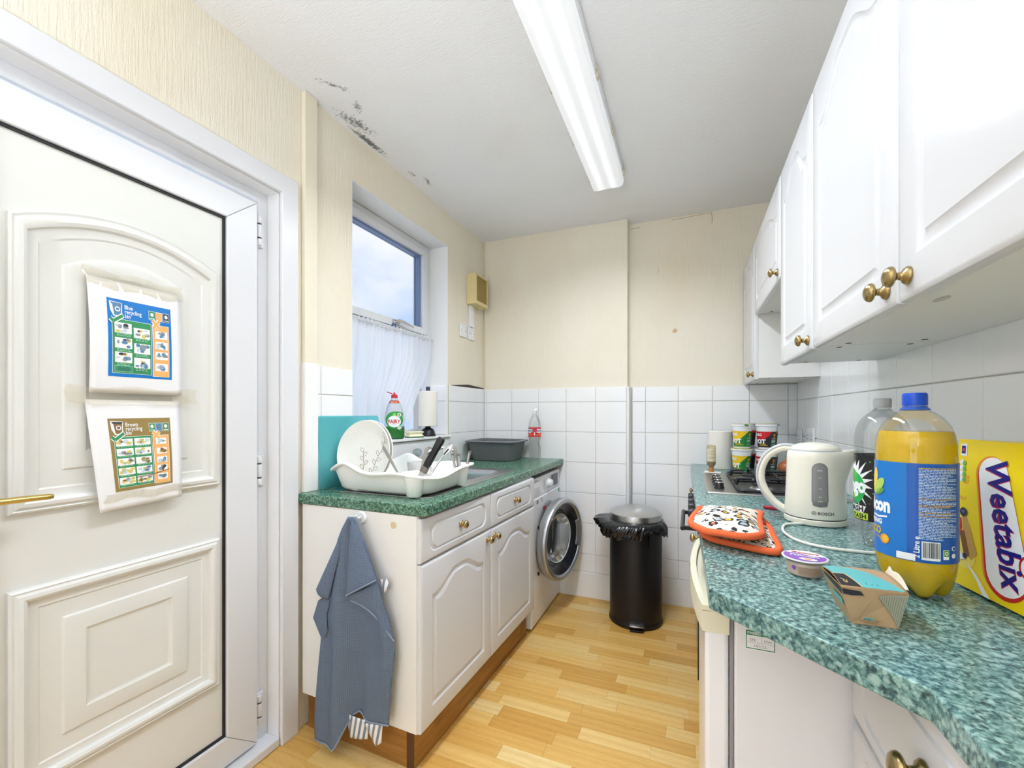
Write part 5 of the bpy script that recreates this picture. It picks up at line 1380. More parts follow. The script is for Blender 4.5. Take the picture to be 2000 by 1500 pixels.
# ------------------------------------------------------------------ recycling notices on the door
def sheet(label, y0, y1, z0, z1, base, bend):
    t_ = thing('notice', label, 'notice', (-1.43, (y0 + y1) / 2, z0), group='recycling notices taped to the door')
    def fn(h):
        def g(u, v):       # u across 0..1, v up 0..1
            dy, dz, dx = bend(u, v); return (base + dx + h, lerp(y0, y1, u) + dy, lerp(z0, z1, v) + dz)
        return g
    part('paper', MB().grid(fn(0), 16, 22), mat('laminated_paper', (243, 243, 245), 0.25), t_, 80, world=True, solid=0.0006)
    return t_, fn
def notice_art(t_, fn, R, main, title, brown):
    u0, u1, v0, v1 = R
    U = lambda a: lerp(u0, u1, a); V = lambda b: lerp(v0, v1, b)
    l0, l1, l2, l3, l4 = fn(0.0009), fn(0.0013), fn(0.0017), fn(0.0021), fn(0.0025)
    def r(a0, a1, b0, b1, f_, m): mb.rect(U(a0), U(a1), V(b0), V(b1), f_, m, 0.06)
    mb = MB()
    M = [main, mat('notice_green', (58, 150, 96), 0.35), mat('notice_orange', (248, 186, 112), 0.35), 'ink_white', mat('photo_blue', (96, 140, 178), 0.5), mat('photo_yellow', (222, 206, 110), 0.5), mat('photo_grey', (150, 160, 158), 0.5), mat('photo_dark', (60, 66, 70), 0.5), mat('teal_panel', (66, 158, 124), 0.4), mat('photo_pale', (206, 220, 228), 0.5), mat('photo_brown', (146, 110, 72), 0.5), mat('line_mint', (180, 226, 200), 0.5)]
    r(0, 1, 0, 1, l0, 0)
    r(0.055, 0.66, 0.045, 0.745, l1, 3); r(0.062, 0.652, 0.05, 0.740, l2, 1)
    r(0.675, 0.955, 0.03, 0.745, l1, 3); r(0.684, 0.947, 0.035, 0.740, l2, 2)
    # wheelie bin icon
    binc = 4 if not brown else 10
    mb.poly([(U(0.03), V(0.965)), (U(0.22), V(0.955)), (U(0.205), V(0.775)), (U(0.085), V(0.775)), (U(0.04), V(0.85))], l1, 3, 0.06)
    mb.poly([(U(0.07), V(0.945)), (U(0.205), V(0.938)), (U(0.19), V(0.790)), (U(0.095), V(0.790))], l2, binc, 0.06); mb.poly([(U(0.045), V(0.955)), (U(0.215), V(0.950)), (U(0.20), V(0.925)), (U(0.06), V(0.930))], l3, 7 if brown else 4, 0.06)
    mb.ell(U(0.145), V(0.87), 0.028, 0.022, l3, 3, 18); mb.ell(U(0.145), V(0.87), 0.018, 0.013, l4, binc, 18)
    for k, s in enumerate(title): mb.text(s, U(0.25), V(0.885 - k * 0.058), 0.054, l1, 3, 0.012, 'LEFT', 0.1, sx=0.95)
    for k, c in enumerate((1, 2, 7) if not brown else (1, 4, 1)):
        a = 0.625 + k * 0.118; r(a, a + 0.105, 0.80, 0.925, l1, 3); r(a + 0.005, a + 0.10, 0.805, 0.92, l2, c)
        mb.ell(U(a + 0.052), V(0.875), 0.020, 0.018, l3, 3 if k != 1 else c, 10); r(a + 0.015, a + 0.09, 0.818, 0.828, l3, 3 if k != 1 else c)
    # tick and cross
    mb.line([(U(0.03), V(0.745)), (U(0.075), V(0.705)), (U(0.225), V(0.80))], 0.046, l3, 3); mb.line([(U(0.03), V(0.748)), (U(0.075), V(0.708)), (U(0.218), V(0.795))], 0.028, l4, 1)
    for w, m, f_ in ((0.046, 3, l3), (0.030, 2, l4)):
        mb.line([(U(0.68), V(0.80)), (U(0.79), V(0.70))], w, f_, m); mb.line([(U(0.69), V(0.695)), (U(0.79), V(0.80))], w, f_, m)
    rnd = random.Random(5 if brown else 3)
    def photo(a0, a1, b0, b1, pal, n=7):
        r(a0, a1, b0, b1, l3, 3)
        for k in range(n):
            ca, cb = rnd.uniform(a0 + 0.04, a1 - 0.04), rnd.uniform(b0 + 0.022, b1 - 0.022)
            ra = min(rnd.uniform(0.018, 0.05), ca - a0, a1 - ca); rb = min(rnd.uniform(0.012, 0.030), cb - b0, b1 - cb)
            mb.ell(U(ca), V(cb), ra * (u1 - u0), rb * (v1 - v0), l4, rnd.choice(pal), 9, rot=0)
    def caption(a0, a1, b):
        for k in range(2 if not brown else 1):
            x = a0 + 0.03
            while x < a1 - 0.04:
                w = rnd.uniform(0.02, 0.05); r(x, min(x + w, a1 - 0.02), b - 0.020 * k - 0.008, b - 0.020 * k, l3, 11); x += w + 0.012
    if not brown:
        for col, tops in ((0.09, (0.700, 0.505, 0.320)), (0.375, (0.660, 0.455, 0.265))):
            for k, tz in enumerate(tops):
                photo(col, col + 0.255, tz - 0.135, tz, [4, 5, 6, 7, 9], 8); caption(col, col + 0.255, tz - 0.143)
        r(0.085, 0.355, 0.065, 0.145, l3, 11); r(0.09, 0.35, 0.070, 0.140, l4, 8)
        f5 = fn(0.0029)
        mb.text('Tip - it is a rule,', U(0.22), V(0.118), 0.016, f5, 7, 0.02, 'CENTER'); mb.text('if it is a plastic bottle', U(0.22), V(0.098), 0.016, f5, 7, 0.02, 'CENTER'); mb.text('it can be recycled', U(0.22), V(0.078), 0.016, f5, 7, 0.02, 'CENTER')
        mb.text('Tip - Please rinse', U(0.50), V(0.105), 0.014, l3, 7, 0.02, 'CENTER'); mb.text('cans and jars', U(0.50), V(0.085), 0.014, l3, 7, 0.02, 'CENTER')
        for tz in (0.660, 0.515, 0.375, 0.215): photo(0.715, 0.925, tz - 0.105, tz, [4, 4, 9, 6], 6)
    else:
        for col in (0.075, 0.365):
            for k in range(5):
                tz = 0.715 - k * 0.133; photo(col, col + 0.265, tz - 0.098, tz, [5, 5, 6, 10, 9] if k != 3 else [4, 5, 9], 8); caption(col, col + 0.265, tz - 0.104)
        for k, tz in enumerate((0.700, 0.555, 0.425, 0.300, 0.175)): photo(0.725, 0.905, tz - 0.090, tz, [[4, 9], [5, 10], [4, 9], [6, 7], [4, 5]][k], 6)
        mb.line([(U(0.35), V(0.165)), (U(0.62), V(0.175)), (U(0.93), V(0.225))], 0.008, fn(0.003), 10)
    part('print', mb, M, t_, 0, world=True, flip=False)
tapem = clear('clear_tape', (252, 249, 240), 0.8, 0.12, 0.05, 0.06)
def crinkle(y0, y1, z0, z1, x, seed, ph=3):
    def g(u, v):
        return (x + 0.0022 * math.sin(u * 31 + seed) + 0.0018 * math.sin(u * 67 + v * ph), lerp(y0, y1, u) + 0.004 * math.sin(v * 5 + seed), lerp(z0, z1, v) + 0.004 * math.sin(u * 13 + seed))
    return MB().grid(g, 40, 6)
t1, g1 = sheet('white notice headed Blue recycling bin, upper of two on the door', 0.610, 0.829, 1.280, 1.583, -1.4325, lambda u, v: (0.004 * (1 - v), 0.0, 0.010 * math.sin(PI * v) * (0.4 + 0.6 * (1 - u)) + 0.004 * (1 - v)))
notice_art(t1, g1, (0.175, 0.875, 0.15, 0.84), mat('notice_blue', (24, 124, 206), 0.35), ('Blue', 'recycling', 'bin'), False)
part('tape', crinkle(0.600, 0.835, 1.560, 1.604, -1.4285, 1.0), tapem, t1, 60, world=True, flip=False)
part('tape', crinkle(0.565, 0.872, 1.252, 1.296, -1.4215, 2.0), tapem, t1, 60, world=True, flip=False)
t2, g2 = sheet('stained notice headed Brown recycling bin, lower of two on the door', 0.607, 0.826, 0.966, 1.262, -1.4315, lambda u, v: (0.024 * (1 - v) ** 1.3 * (1 - u), 0.010 * u * (1 - v), 0.006 * math.sin(PI * v) + 0.016 * (1 - v) ** 1.2))
notice_art(t2, g2, (0.19, 0.875, 0.16, 0.83), mat('notice_brown', (156, 132, 76), 0.4), ('Brown', 'recycling', 'bin'), True)
part('tape', crinkle(0.640, 0.845, 0.992, 1.014, -1.4115, 4.0), tapem, t2, 60, world=True, flip=False)

# ------------------------------------------------------------------ gas hob
hb = thing('gas_hob', 'stainless steel gas hob with black pan supports and four side knobs', 'hob', (0.30, 2.17, ZW))
HX0, HX1, HY0, HY1 = 0.066, 0.545, 1.866, 2.470
q4 = lambda i, z, r: [(p[0], p[1], z) for p in rrect(HX0 + i, HX1 - i, HY0 + i, HY1 - i, r)]
mb = MB(); mb.loops([q4(0.0, ZW + 0.0003, 0.008), q4(0.0, ZW + 0.004, 0.008), q4(0.003, ZW + 0.0075, 0.008), q4(0.012, ZW + 0.0085, 0.010), q4(0.020, ZW + 0.0060, 0.012)], cap_first=True)
part('plate', mb, 'steel_brushed', hb, 30, world=True)
part('burner_well', MB().prism(rrect(0.178, HX1 - 0.02, HY0 + 0.022, HY1 - 0.022, 0.02), ZW + 0.0062, ZW + 0.0075), mat('hob_black', (58, 57, 58), 0.3), hb, world=True)
for y in (1.985, 2.065, 2.145, 2.225):
    k_ = part('control_knob', MB().lathe([(0.0195, 0.0), (0.0195, 0.003), (0.0175, 0.006), (0.0165, 0.022), (0.0150, 0.024)], 24, (0.118, y, ZW + 0.0065)), 'black_plastic', hb, world=True)
    mb = MB(); mb.lathe([(0.0, 0.0255), (0.0148, 0.0255), (0.0160, 0.0235)], 24, (0.118, y, ZW + 0.0065), cap=False)
    part('knob_cap', mb, 'chrome', k_)
    part('pointer', MB().box(0.108, 0.128, y - 0.0022, y + 0.0022, ZW + 0.0322, ZW + 0.0330), 'black_plastic', k_)
burn = [(0.275, 2.025, 0.030), (0.275, 2.315, 0.042), (0.445, 2.025, 0.042), (0.445, 2.315, 0.030)]
for bx, by, r in burn:
    b_ = part('burner', MB().lathe([(r + 0.012, 0.0), (r + 0.010, 0.004), (r, 0.006), (r, 0.014)], 28, (bx, by, ZW + 0.0078)), 'steel', hb, world=True)
    part('burner_cap', MB().lathe([(r + 0.002, 0.0142), (r + 0.002, 0.018), (r - 0.004, 0.021), (0.0, 0.0215)], 28, (bx, by, ZW + 0.0078), cap=False), 'cast_iron', b_)
for y0, y1 in ((HY0 + 0.024, 2.166), (2.170, HY1 - 0.024)):
    mb = MB(); x0, x1 = 0.182, HX1 - 0.024; zb, zt = ZW + 0.016, ZW + 0.046
    ring = [(p[0], p[1], zb) for p in rrect(x0, x1, y0, y1, 0.02, 4)]
    mb.tube(ring, 0.006, 4, closed=True)
    for bx in (0.275, 0.445):
        by = (y0 + y1) / 2
        for (sx_, sy_, ex, ey) in ((bx, y0, bx, by - 0.028), (bx, y1, bx, by + 0.028)):
            mb.tube([(sx_, sy_, zb), (sx_ + (ex - sx_) * 0.12, sy_ + (ey - sy_) * 0.12, zt - 0.004), (sx_ + (ex - sx_) * 0.2, sy_ + (ey - sy_) * 0.2, zt), (ex, ey, zt)], 0.0052, 4)
    for sx_, ex, by in ((x0, 0.243, (y0 + y1) / 2), (x1, 0.477, (y0 + y1) / 2)):
        mb.tube([(sx_, by, zb), (lerp(sx_, ex, 0.12), by, zt - 0.004), (lerp(sx_, ex, 0.2), by, zt), (ex, by, zt)], 0.0060, 4)
    mb.tube([(0.307, (y0 + y1) / 2, zt), (0.413, (y0 + y1) / 2, zt)], 0.0052, 4); mb.tube([(0.36, y0, zb), (0.36, y0 + 0.02, zt - 0.006), (0.36, y1 - 0.02, zt - 0.006), (0.36, y1, zb)], 0.0052, 4)
    for cx in (x0 + 0.02, x1 - 0.02):
        for cy in (y0 + 0.004, y1 - 0.004): mb.cbox((cx, cy, ZW + 0.0115), (0.010, 0.010, 0.008))
    part('pan_support', mb, 'cast_iron', hb, 30, world=True)

# ------------------------------------------------------------------ food in the corner behind the hob
paper_roll('kitchen roll standing on the right worktop beside the noodle pots', (0.168, 2.760, ZW + 0.0005), 0.066, 0.215)
one('paper_napkin', MB().prism([(0.075, 2.520), (0.150, 2.500), (0.165, 2.570), (0.085, 2.590)], ZW + 0.0005, ZW + 0.003), 'white_matte', 'folded white paper lying under the upside-down sauce bottle', 'napkin')
sb = thing('sauce_bottle', 'small upside-down clear sauce bottle on its brown cap by the roll', 'bottle', (0.112, 2.552, ZW + 0.0035))
part('cap', MB().lathe([(0.013, 0.0), (0.0135, 0.002), (0.0135, 0.022), (0.012, 0.024)], 20), mat('cap_caramel', (178, 120, 62), 0.4), sb)
part('bottle', MB().lathe([(0.012, 0.0245), (0.017, 0.032), (0.0225, 0.040), (0.0225, 0.128), (0.021, 0.140), (0.012, 0.142)], 28), clear('sauce_clear', (246, 238, 210), 0.5, 0.06, 0.06, 0.35), sb)
part('sauce', MB().lathe([(0.011, 0.026), (0.016, 0.033), (0.0212, 0.041), (0.0212, 0.052)], 28), liquid('caramel', (190, 138, 60), 0.6), sb)
mk = cyl_map([(0.0225, 0.0), (0.0225, 0.2)]); mb = MB()
mb.rect(-0.022, 0.022, 0.058, 0.124, mk(0.0004, 0.0225), 0, 0.008)
for k in range(9): mb.rect(-0.018, 0.014 + 0.003 * (k % 3), 0.064 + k * 0.0065, 0.0665 + k * 0.0065, mk(0.0008, 0.0225), 1, 0.008)
part('label', mb, [mat('label_cream', (244, 236, 214), 0.5), mat('label_tan', (176, 150, 110), 0.6)], sb, 60, flip=False)

POT = [(0.036, 0.0), (0.038, 0.002), (0.0475, 0.112), (0.0480, 0.118), (0.0520, 0.120), (0.0520, 0.126), (0.0495, 0.128)]
mkp = cyl_map(POT)
def noodle_pot(label, x, y, lvl, kind, turn, torn=False):
    o = thing('noodle_pot', label, 'noodle pot', (x, y, ZW + 0.0005 + lvl * 0.1305), (0, 0, turn), group='instant noodle pots stacked behind the hob')
    part('tub', MB().lathe(POT + [(0.0470, 0.126), (0.0, 0.124)], 40, cap=False), 'white_plastic', o, 40)
    R = 0.043; f1, f2, f3 = mkp(0.0005, R), mkp(0.0010, R), mkp(0.0015, R); mb = MB(); Cq = PI * R
    base, flash, mats_ = {'green': (0, 1, 0), 'red': (3, 2, 0), 'dark': (3, 3, 0), 'amber': (3, 1, 0)}[kind]
    mb.rect(-Cq, Cq, 0.010, 0.092, f1, base, 0.012)
    if kind == 'green': mb.poly([(-0.075, 0.030), (-0.060, 0.092), (0.030, 0.092), (-0.018, 0.045), (-0.045, 0.034)], f2, 1, 0.01); mb.poly([(-0.055, 0.060), (-0.052, 0.092), (0.000, 0.092), (-0.020, 0.066)], f2, 5, 0.01)
    elif kind == 'red':
        mb.poly([(-0.075, 0.045), (-0.060, 0.092), (0.026, 0.092), (0.016, 0.084), (0.022, 0.081), (0.008, 0.074), (0.014, 0.070), (-0.004, 0.062), (-0.002, 0.057), (-0.030, 0.050)], f2, 2, 0.01)
    elif kind == 'dark': mb.rect(-Cq, Cq, 0.080, 0.092, f2, 2, 0.012)
    else: mb.rect(-Cq, Cq, 0.080, 0.092, f2, 1, 0.012)
    if kind in ('green', 'red'):
        mb.text('KING', -0.024, 0.068, 0.020, f3, 4, 0.03, 'RIGHT', 0.008); mb.text('POT', -0.006, 0.030, 0.030, f3, 4, 0.05, 'RIGHT', 0.008)
        mb.text('NOODLE', -0.006, 0.024, 0.007, f3, 1, 0.03, 'RIGHT', 0.008); mb.rect(-0.040, 0.004, 0.019, 0.021, f3, 1, 0.01)
        mb.rect(0.020, 0.046, 0.034, 0.048, f3, 6, 0.01); mb.rect(0.020, 0.046, 0.016, 0.030, f3, 6, 0.01)
        for k in range(4): mb.rect(0.022, 0.044, 0.0365 + k * 0.003, 0.0375 + k * 0.003, mkp(0.0019, R), 4, 0.01)
        mb.ell(0.036, 0.074, 0.006, 0.007, f3, 1, 10, 0.01); mb.ell(0.036, 0.074, 0.003, 0.004, mkp(0.0019, R), 2, 8, 0.01)
        mb.rect(0.022, 0.046, 0.054, 0.056, f3, 4, 0.01); mb.ell(0.034, 0.062, 0.003, 0.003, f3, 1, 8, 0.01)
    part('sleeve', mb, [mat('pot_green', (36, 128, 56), 0.4), mat('pot_yellow', (244, 206, 34), 0.4), mat('pot_red', (208, 36, 44), 0.4), mat('pot_black', (44, 42, 46), 0.4), 'ink_white', mat('pot_orange', (244, 170, 40), 0.4), mat('pot_panel', (92, 150, 120) if kind == 'green' else (96, 100, 106), 0.5)], o, 60, flip=False)
    def film(u, v):
        a = 2 * PI * u; r = 0.0515 * v; return (r * math.cos(a), r * math.sin(a), 0.1285 + 0.0010 * math.sin(3 * a) * v)
    part('foil_lid', MB().grid(film, 40, 6, closeu=True), mat('foil_yellow', (214, 206, 70), 0.35) if kind in ('green', 'amber') else mat('foil_pale', (226, 214, 212), 0.35), o, 60, solid=0.0006)
    if lvl:
        a0 = 0.55 if kind == 'red' else -0.5
        part('lid_tab', MB().grid(lambda u, v: ((0.051 + 0.014 * v) * math.cos(a0 - PI / 4 + 0.3 * (u - 0.5)), (0.051 + 0.014 * v) * math.sin(a0 - PI / 4 + 0.3 * (u - 0.5)), 0.1285 - 0.008 * v * v), 5, 5), 'pot_green' if kind == 'green' else 'mid_grey', o, solid=0.0006)
noodle_pot('green and yellow noodle pot, bottom of the front left stack', 0.262, 2.600, 0, 'green', -0.10)
noodle_pot('green and yellow noodle pot on top of the front left stack', 0.265, 2.600, 1, 'green', -0.05)
noodle_pot('red and black noodle pot, bottom of the front right stack', 0.374, 2.588, 0, 'red', -0.12)
noodle_pot('red and black noodle pot on top of the front right stack', 0.376, 2.588, 1, 'red', -0.08)
noodle_pot('dark noodle pot with red band at the bottom, behind the green stack', 0.300, 2.742, 0, 'dark', 0.2)
noodle_pot('dark noodle pot with red band on top, behind the green stack', 0.302, 2.742, 1, 'dark', 0.4)
noodle_pot('dark noodle pot with yellow band at the bottom, behind the red stack', 0.408, 2.742, 0, 'amber', 0.1)
noodle_pot('dark noodle pot with yellow band on top, behind the red stack', 0.408, 2.742, 1, 'amber', 0.3)
for (x, y, r, lab, c) in ((0.462, 2.560, 0.040, 'brown onion beside the red noodle pots behind the hob', 'onion_brown'), (0.520, 2.520, 0.034, 'pale yellow onion right of the brown one behind the hob', 'onion_pale')):
    on = thing('onion', lab, 'onion', (x, y, ZW + 0.0005))
    part('bulb', MB().lathe([(0.0, 0.0), (r * 0.35, 0.002), (r * 0.85, r * 0.45), (r, r * 0.95), (r * 0.88, r * 1.4), (r * 0.45, r * 1.78), (r * 0.14, r * 1.98)], 24), mat(c, (176, 104, 62) if 'brown' in c else (214, 196, 130), 0.3), on, 60)
    part('neck', MB().lathe([(r * 0.14, r * 1.95), (r * 0.08, r * 2.3), (r * 0.16, r * 2.5)], 10), mat('onion_skin', (196, 150, 96), 0.7), on)

# ------------------------------------------------------------------ sockets on the tiled right wall
XT = XR - 0.009
def socket(name, label, y0, y1, zc_, gangs, th=0.010, h=0.086):
    s = thing(name, label, 'socket', (XT, (y0 + y1) / 2, zc_ - h / 2))
    part('faceplate', MB().box(XT - th, XT - 0.0003, y0, y1, zc_ - h / 2, zc_ + h / 2), 'white_plastic', s, bevel=0.003, world=True)
    w = (y1 - y0) / gangs
    for k in range(gangs):
        yc = y0 + w * (k + 0.5)
        for dy, dz, a, b in ((0, 0.006, 0.0022, 0.0045), (-0.011, -0.013, 0.0036, 0.0022), (0.011, -0.013, 0.0036, 0.0022)):
            part('pin_hole', MB().box(XT - th - 0.0004, XT - th + 0.0005, yc + dy - a, yc + dy + a, zc_ + dz - b, zc_ + dz + b), 'dark_grey', s, 0, world=True)
        part('rocker', MB().box(XT - th - 0.003, XT - th, yc - 0.006, yc + 0.006, zc_ + 0.016, zc_ + 0.034), 'white_plastic', s, bevel=0.001, world=True)
socket('single_socket', 'white single wall socket in the tiled corner behind the kettle', 2.815, 2.901, 1.093, 1)
socket('double_socket', 'white double wall socket above the kettle, next to the single one', 2.560, 2.706, 1.108, 2)
socket('double_socket', 'white double wall socket mostly hidden behind the orange drink and cereal box', 1.225, 1.371, 1.120, 2, 0.036)

# ------------------------------------------------------------------ oven glove, folded double
def closed_spline(pts, n=10):
    P = [Vector((*p, 0)) for p in pts]; out = []; m = len(P)
    for i in range(m):
        p0, p1, p2, p3 = P[i - 1], P[i], P[(i + 1) % m], P[(i + 2) % m]
        for k in range(n):
            t = k / n; q = 0.5 * ((2 * p1) + (p2 - p0) * t + (2 * p0 - 5 * p1 + 4 * p2 - p3) * t * t + (3 * p1 - p0 - 3 * p2 + p3) * t ** 3); out.append((q.x, q.y))
    return out
def leopard(name, scale, spots):
    t = NT(name)
    co = t.coord((1, 1, 0.4)); v = t.n('ShaderNodeTexVoronoi'); v.inputs['Scale'].default_value = scale; v.inputs['Randomness'].default_value = 0.75
    nz = t.n('ShaderNodeTexNoise'); nz.inputs['Scale'].default_value = scale * 2.2; t.l(co, nz.inputs['Vector'])
    wv = t.n('ShaderNodeVectorMath', operation='MULTIPLY_ADD'); wv.inputs[1].default_value = (0.45 / scale,) * 3; t.l(nz.outputs['Color'], wv.inputs[0]); t.l(co, wv.inputs[2]); t.l(wv.outputs[0], v.inputs['Vector'])
    d = v.outputs['Distance']; sp = t.n('ShaderNodeSeparateColor'); t.l(v.outputs['Color'], sp.inputs[0])
    core = t.ramp(sp.outputs[0], spots, 'CONSTANT')
    gap = t.noise(co, scale * 1.6, 1)
    inner = t.math('LESS_THAN', d, 0.27); outer = t.math('MULTIPLY', t.math('LESS_THAN', d, 0.47), t.math('GREATER_THAN', gap, 0.40))
    c = t.mix(outer, (238, 230, 212), (52, 50, 52)); c = t.mix(inner, c, core)
    t.set(Base_Color=c, Roughness=0.9, Specular_IOR_Level=0.15)
leopard('leopard_large', 36, [(0.0, (232, 104, 74)), (0.34, (214, 172, 56)), (0.62, (168, 180, 186))])
leopard('leopard_small', 62, [(0.0, (232, 224, 206)), (0.4, (190, 170, 110)), (0.8, (60, 56, 54))])
gl = thing('oven_glove', 'leopard print double oven glove with orange piping, folded on the worktop edge', 'oven glove', (0.10, 1.26, ZW))
mat('piping_orange', (238, 108, 62), 0.9, bump=(200, 0.3))
def pad(outline, zf, thick, mt, nm):
    P = closed_spline(outline, 8); cx = sum(p[0] for p in P) / len(P); cy = sum(p[1] for p in P) / len(P)
    top, bot = [], []
    for k in (1.0, 0.95, 0.85, 0.65, 0.4, 0.15):
        hh = thick * (1 - k ** 3.2)
        top.append([(lerp(cx, p[0], k), lerp(cy, p[1], k), zf(*p) * k + zf(cx, cy) * (1 - k) + hh + 0.0022 * math.sin(p[0] * 60) * (1 - k) + 0.002 * math.sin(p[1] * 50 + p[0] * 30) * (1 - k ** 2)) for p in P])
        bot.append([(lerp(cx, p[0], k), lerp(cy, p[1], k), zf(*p) * k + zf(cx, cy) * (1 - k) - min(hh * 0.2, 0.003)) for p in P])
    mb = MB(); mb.loops(top, cap_last=True); mb.loops(bot, cap_last=True)
    b = part(nm, mb, mt, gl, 60, world=True)
    part('piping', MB().tube([(p[0], p[1], zf(*p)) for p in P], 0.0082, 10, closed=True), 'piping_orange', b)
pad([(0.036, 1.225), (0.052, 1.160), (0.105, 1.126), (0.168, 1.100), (0.188, 1.125), (0.194, 1.230), (0.197, 1.350), (0.150, 1.385), (0.080, 1.350)], lambda x, y: ZW + 0.0095, 0.016, 'leopard_small', 'lower_pad')
pad([(0.006, 1.170), (0.050, 1.118), (0.105, 1.088), (0.148, 1.112), (0.160, 1.170), (0.172, 1.300), (0.190, 1.440), (0.120, 1.472), (0.046, 1.452), (0.024, 1.330)], lambda x, y: ZW + 0.034 + 0.006 * sstep((1.2 - y) / 0.1) * sstep((x - 0.03) / 0.05) - 0.012 * sstep((1.36 - y) / -0.12) + 0.006 * sstep((0.05 - x) / 0.04), 0.026, 'leopard_large', 'upper_pad')
part('hanging_loop', MB().grid(lambda u, v: (0.180 + 0.026 * v, 1.392 - 0.020 * v + 0.014 * (u - 0.5), ZW + 0.030 - 0.018 * v), 5, 6), 'piping_orange', gl, solid=0.004, world=True)
lg = thing('lighter', 'small dark red lighter half hidden between oven glove and kettle', 'lighter', (0.236, 1.640, ZW + 0.0005), (0, 0, math.radians(-20)))
part('case', MB().prism(rrect(-0.006, 0.048, -0.009, 0.009, 0.004), 0.0, 0.011), mat('lighter_red', (168, 22, 46), 0.25), lg, bevel=0.003)
part('metal_top', MB().prism(rrect(0.0485, 0.060, -0.007, 0.007, 0.003), 0.001, 0.010), 'steel', lg, bevel=0.001)

# ------------------------------------------------------------------ kettle
kt = thing('kettle', 'cream electric kettle with grey water gauge and BOSCH lettering', 'kettle', (0.341, 1.500, ZW), (0, 0, math.radians(-12.7)))
mat('kettle_cream', (242, 238, 222), 0.22)
part('power_base', MB().lathe([(0.070, 0.0005), (0.0765, 0.003), (0.078, 0.010), (0.0775, 0.016), (0.074, 0.018)], 48), 'kettle_cream', kt, 40)
KP = [(0.070, 0.0185), (0.0745, 0.021), (0.0755, 0.030), (0.0735, 0.070), (0.0715, 0.120), (0.0700, 0.165), (0.0695, 0.188), (0.0680, 0.203), (0.0650, 0.208)]
def kring(r, z):
    s = sstep((z - 0.125) / 0.08); ring = []
    for i in range(64):
        a = 2 * PI * i / 64; c = max(0, math.cos(a)); rr = r + 0.024 * s * c ** 14 + 0.006 * s * c ** 3
        ring.append((rr * math.cos(a), rr * math.sin(a), z + 0.006 * s * c ** 10))
    return ring
part('jug', MB().loops([kring(r, z) for r, z in KP], cap_first=True), 'kettle_cream', kt, 50)
part('lid', MB().lathe([(0.0600, 0.2085), (0.0605, 0.213), (0.056, 0.220), (0.040, 0.2275), (0.020, 0.231), (0.0, 0.232)], 48, cap=False), 'kettle_cream', kt, 50)
part('lid_ring', MB().lathe([(0.0655, 0.2075), (0.0645, 0.2115), (0.0608, 0.2118)], 48, cap=False), mat('kettle_grey', (196, 198, 202), 0.3), kt)
part('base_band', MB().lathe([(0.0745, 0.0180), (0.0748, 0.0192), (0.0735, 0.0204)], 48, cap=False), 'dark_grey', kt)
hp = smooth_path([(-0.040, 0, 0.208), (-0.080, 0, 0.212), (-0.116, 0, 0.188), (-0.134, 0, 0.150), (-0.136, 0, 0.112), (-0.122, 0, 0.075), (-0.098, 0, 0.044), (-0.066, 0, 0.024)], 6)
nh = len(hp)
def hprof(path, w, th, off):
    rings = []
    for i, p in enumerate(path):
        tg = (path[min(i + 1, len(path) - 1)] - path[max(i - 1, 0)]).normalized(); nn = Vector((tg.z, 0, -tg.x)) * -1
        wi = w * (0.8 + 0.35 * math.sin(PI * i / (len(path) - 1)))
        ring = []
        for k in range(14):
            a = 2 * PI * k / 14; ring.append(tuple(p + nn * (off + th * math.cos(a)) + Vector((0, wi * math.sin(a), 0))))
        rings.append(ring)
    return rings
hd = part('handle', MB().loops(hprof(hp, 0.0150, 0.0105, 0.0), cap_first=True), 'kettle_cream', kt, 60)
part('grip_strip', MB().loops(hprof(hp, 0.0145, 0.0055, -0.0085), cap_first=True), 'kettle_grey', hd, 60)
part('lid_button', MB().loops(hprof(smooth_path([(-0.058, 0, 0.222), (-0.085, 0, 0.221), (-0.104, 0, 0.209)], 5), 0.009, 0.0035, 0.0), cap_first=True), 'kettle_grey', hd, 60)
mkk = cyl_map(KP)
mb = MB(); kf1, kf2, kf3 = mkk(0.0006, 0.0715), mkk(0.0014, 0.0715), mkk(0.0018, 0.0715)
mb.poly(rrect(-0.0075, 0.0305, 0.056, 0.178, 0.0188, 8), kf1, 0, 0.006); mb.poly(rrect(-0.0055, 0.0285, 0.058, 0.176, 0.0168, 8), kf2, 1, 0.006)
mb.poly(rrect(-0.0053, 0.0283, 0.058, 0.072, 0.006, 4), mkk(0.0016, 0.0715), 0, 0.006)
for zz, s in ((0.155, 'MAX'), (0.135, '1.5'), (0.105, '1.0'), (0.082, '0.5'), (0.070, 'MIN')): mb.text(s, 0.0115, zz, 0.0055, kf3, 2, 0, 'CENTER', 0.004)
part('water_gauge', mb, ['mid_grey', mat('gauge_smoke', (146, 144, 142), 0.12), 'ink_white'], kt, 60, flip=False)
mb = MB(); mb.text('BOSCH', 0.006, 0.0345, 0.0115, kf1, 0, 0.02, 'LEFT', 0.005); mb.ell(-0.002, 0.0385, 0.0052, 0.0055, kf1, 0, 18, 0.004); mb.ell(-0.002, 0.0385, 0.0040, 0.0043, mkk(0.0010, 0.0715), 1, 18, 0.004)
mb.rect(-0.0045, 0.0005, 0.0376, 0.0394, mkk(0.0014, 0.0715), 0, 0.004); mb.rect(-0.0045, -0.0035, 0.036, 0.041, mkk(0.0014, 0.0715), 0, 0.004); mb.rect(-0.0005, 0.0005, 0.036, 0.041, mkk(0.0014, 0.0715), 0, 0.004)
part('lettering', mb, ['dark_grey', 'kettle_cream'], kt, 60, flip=False)
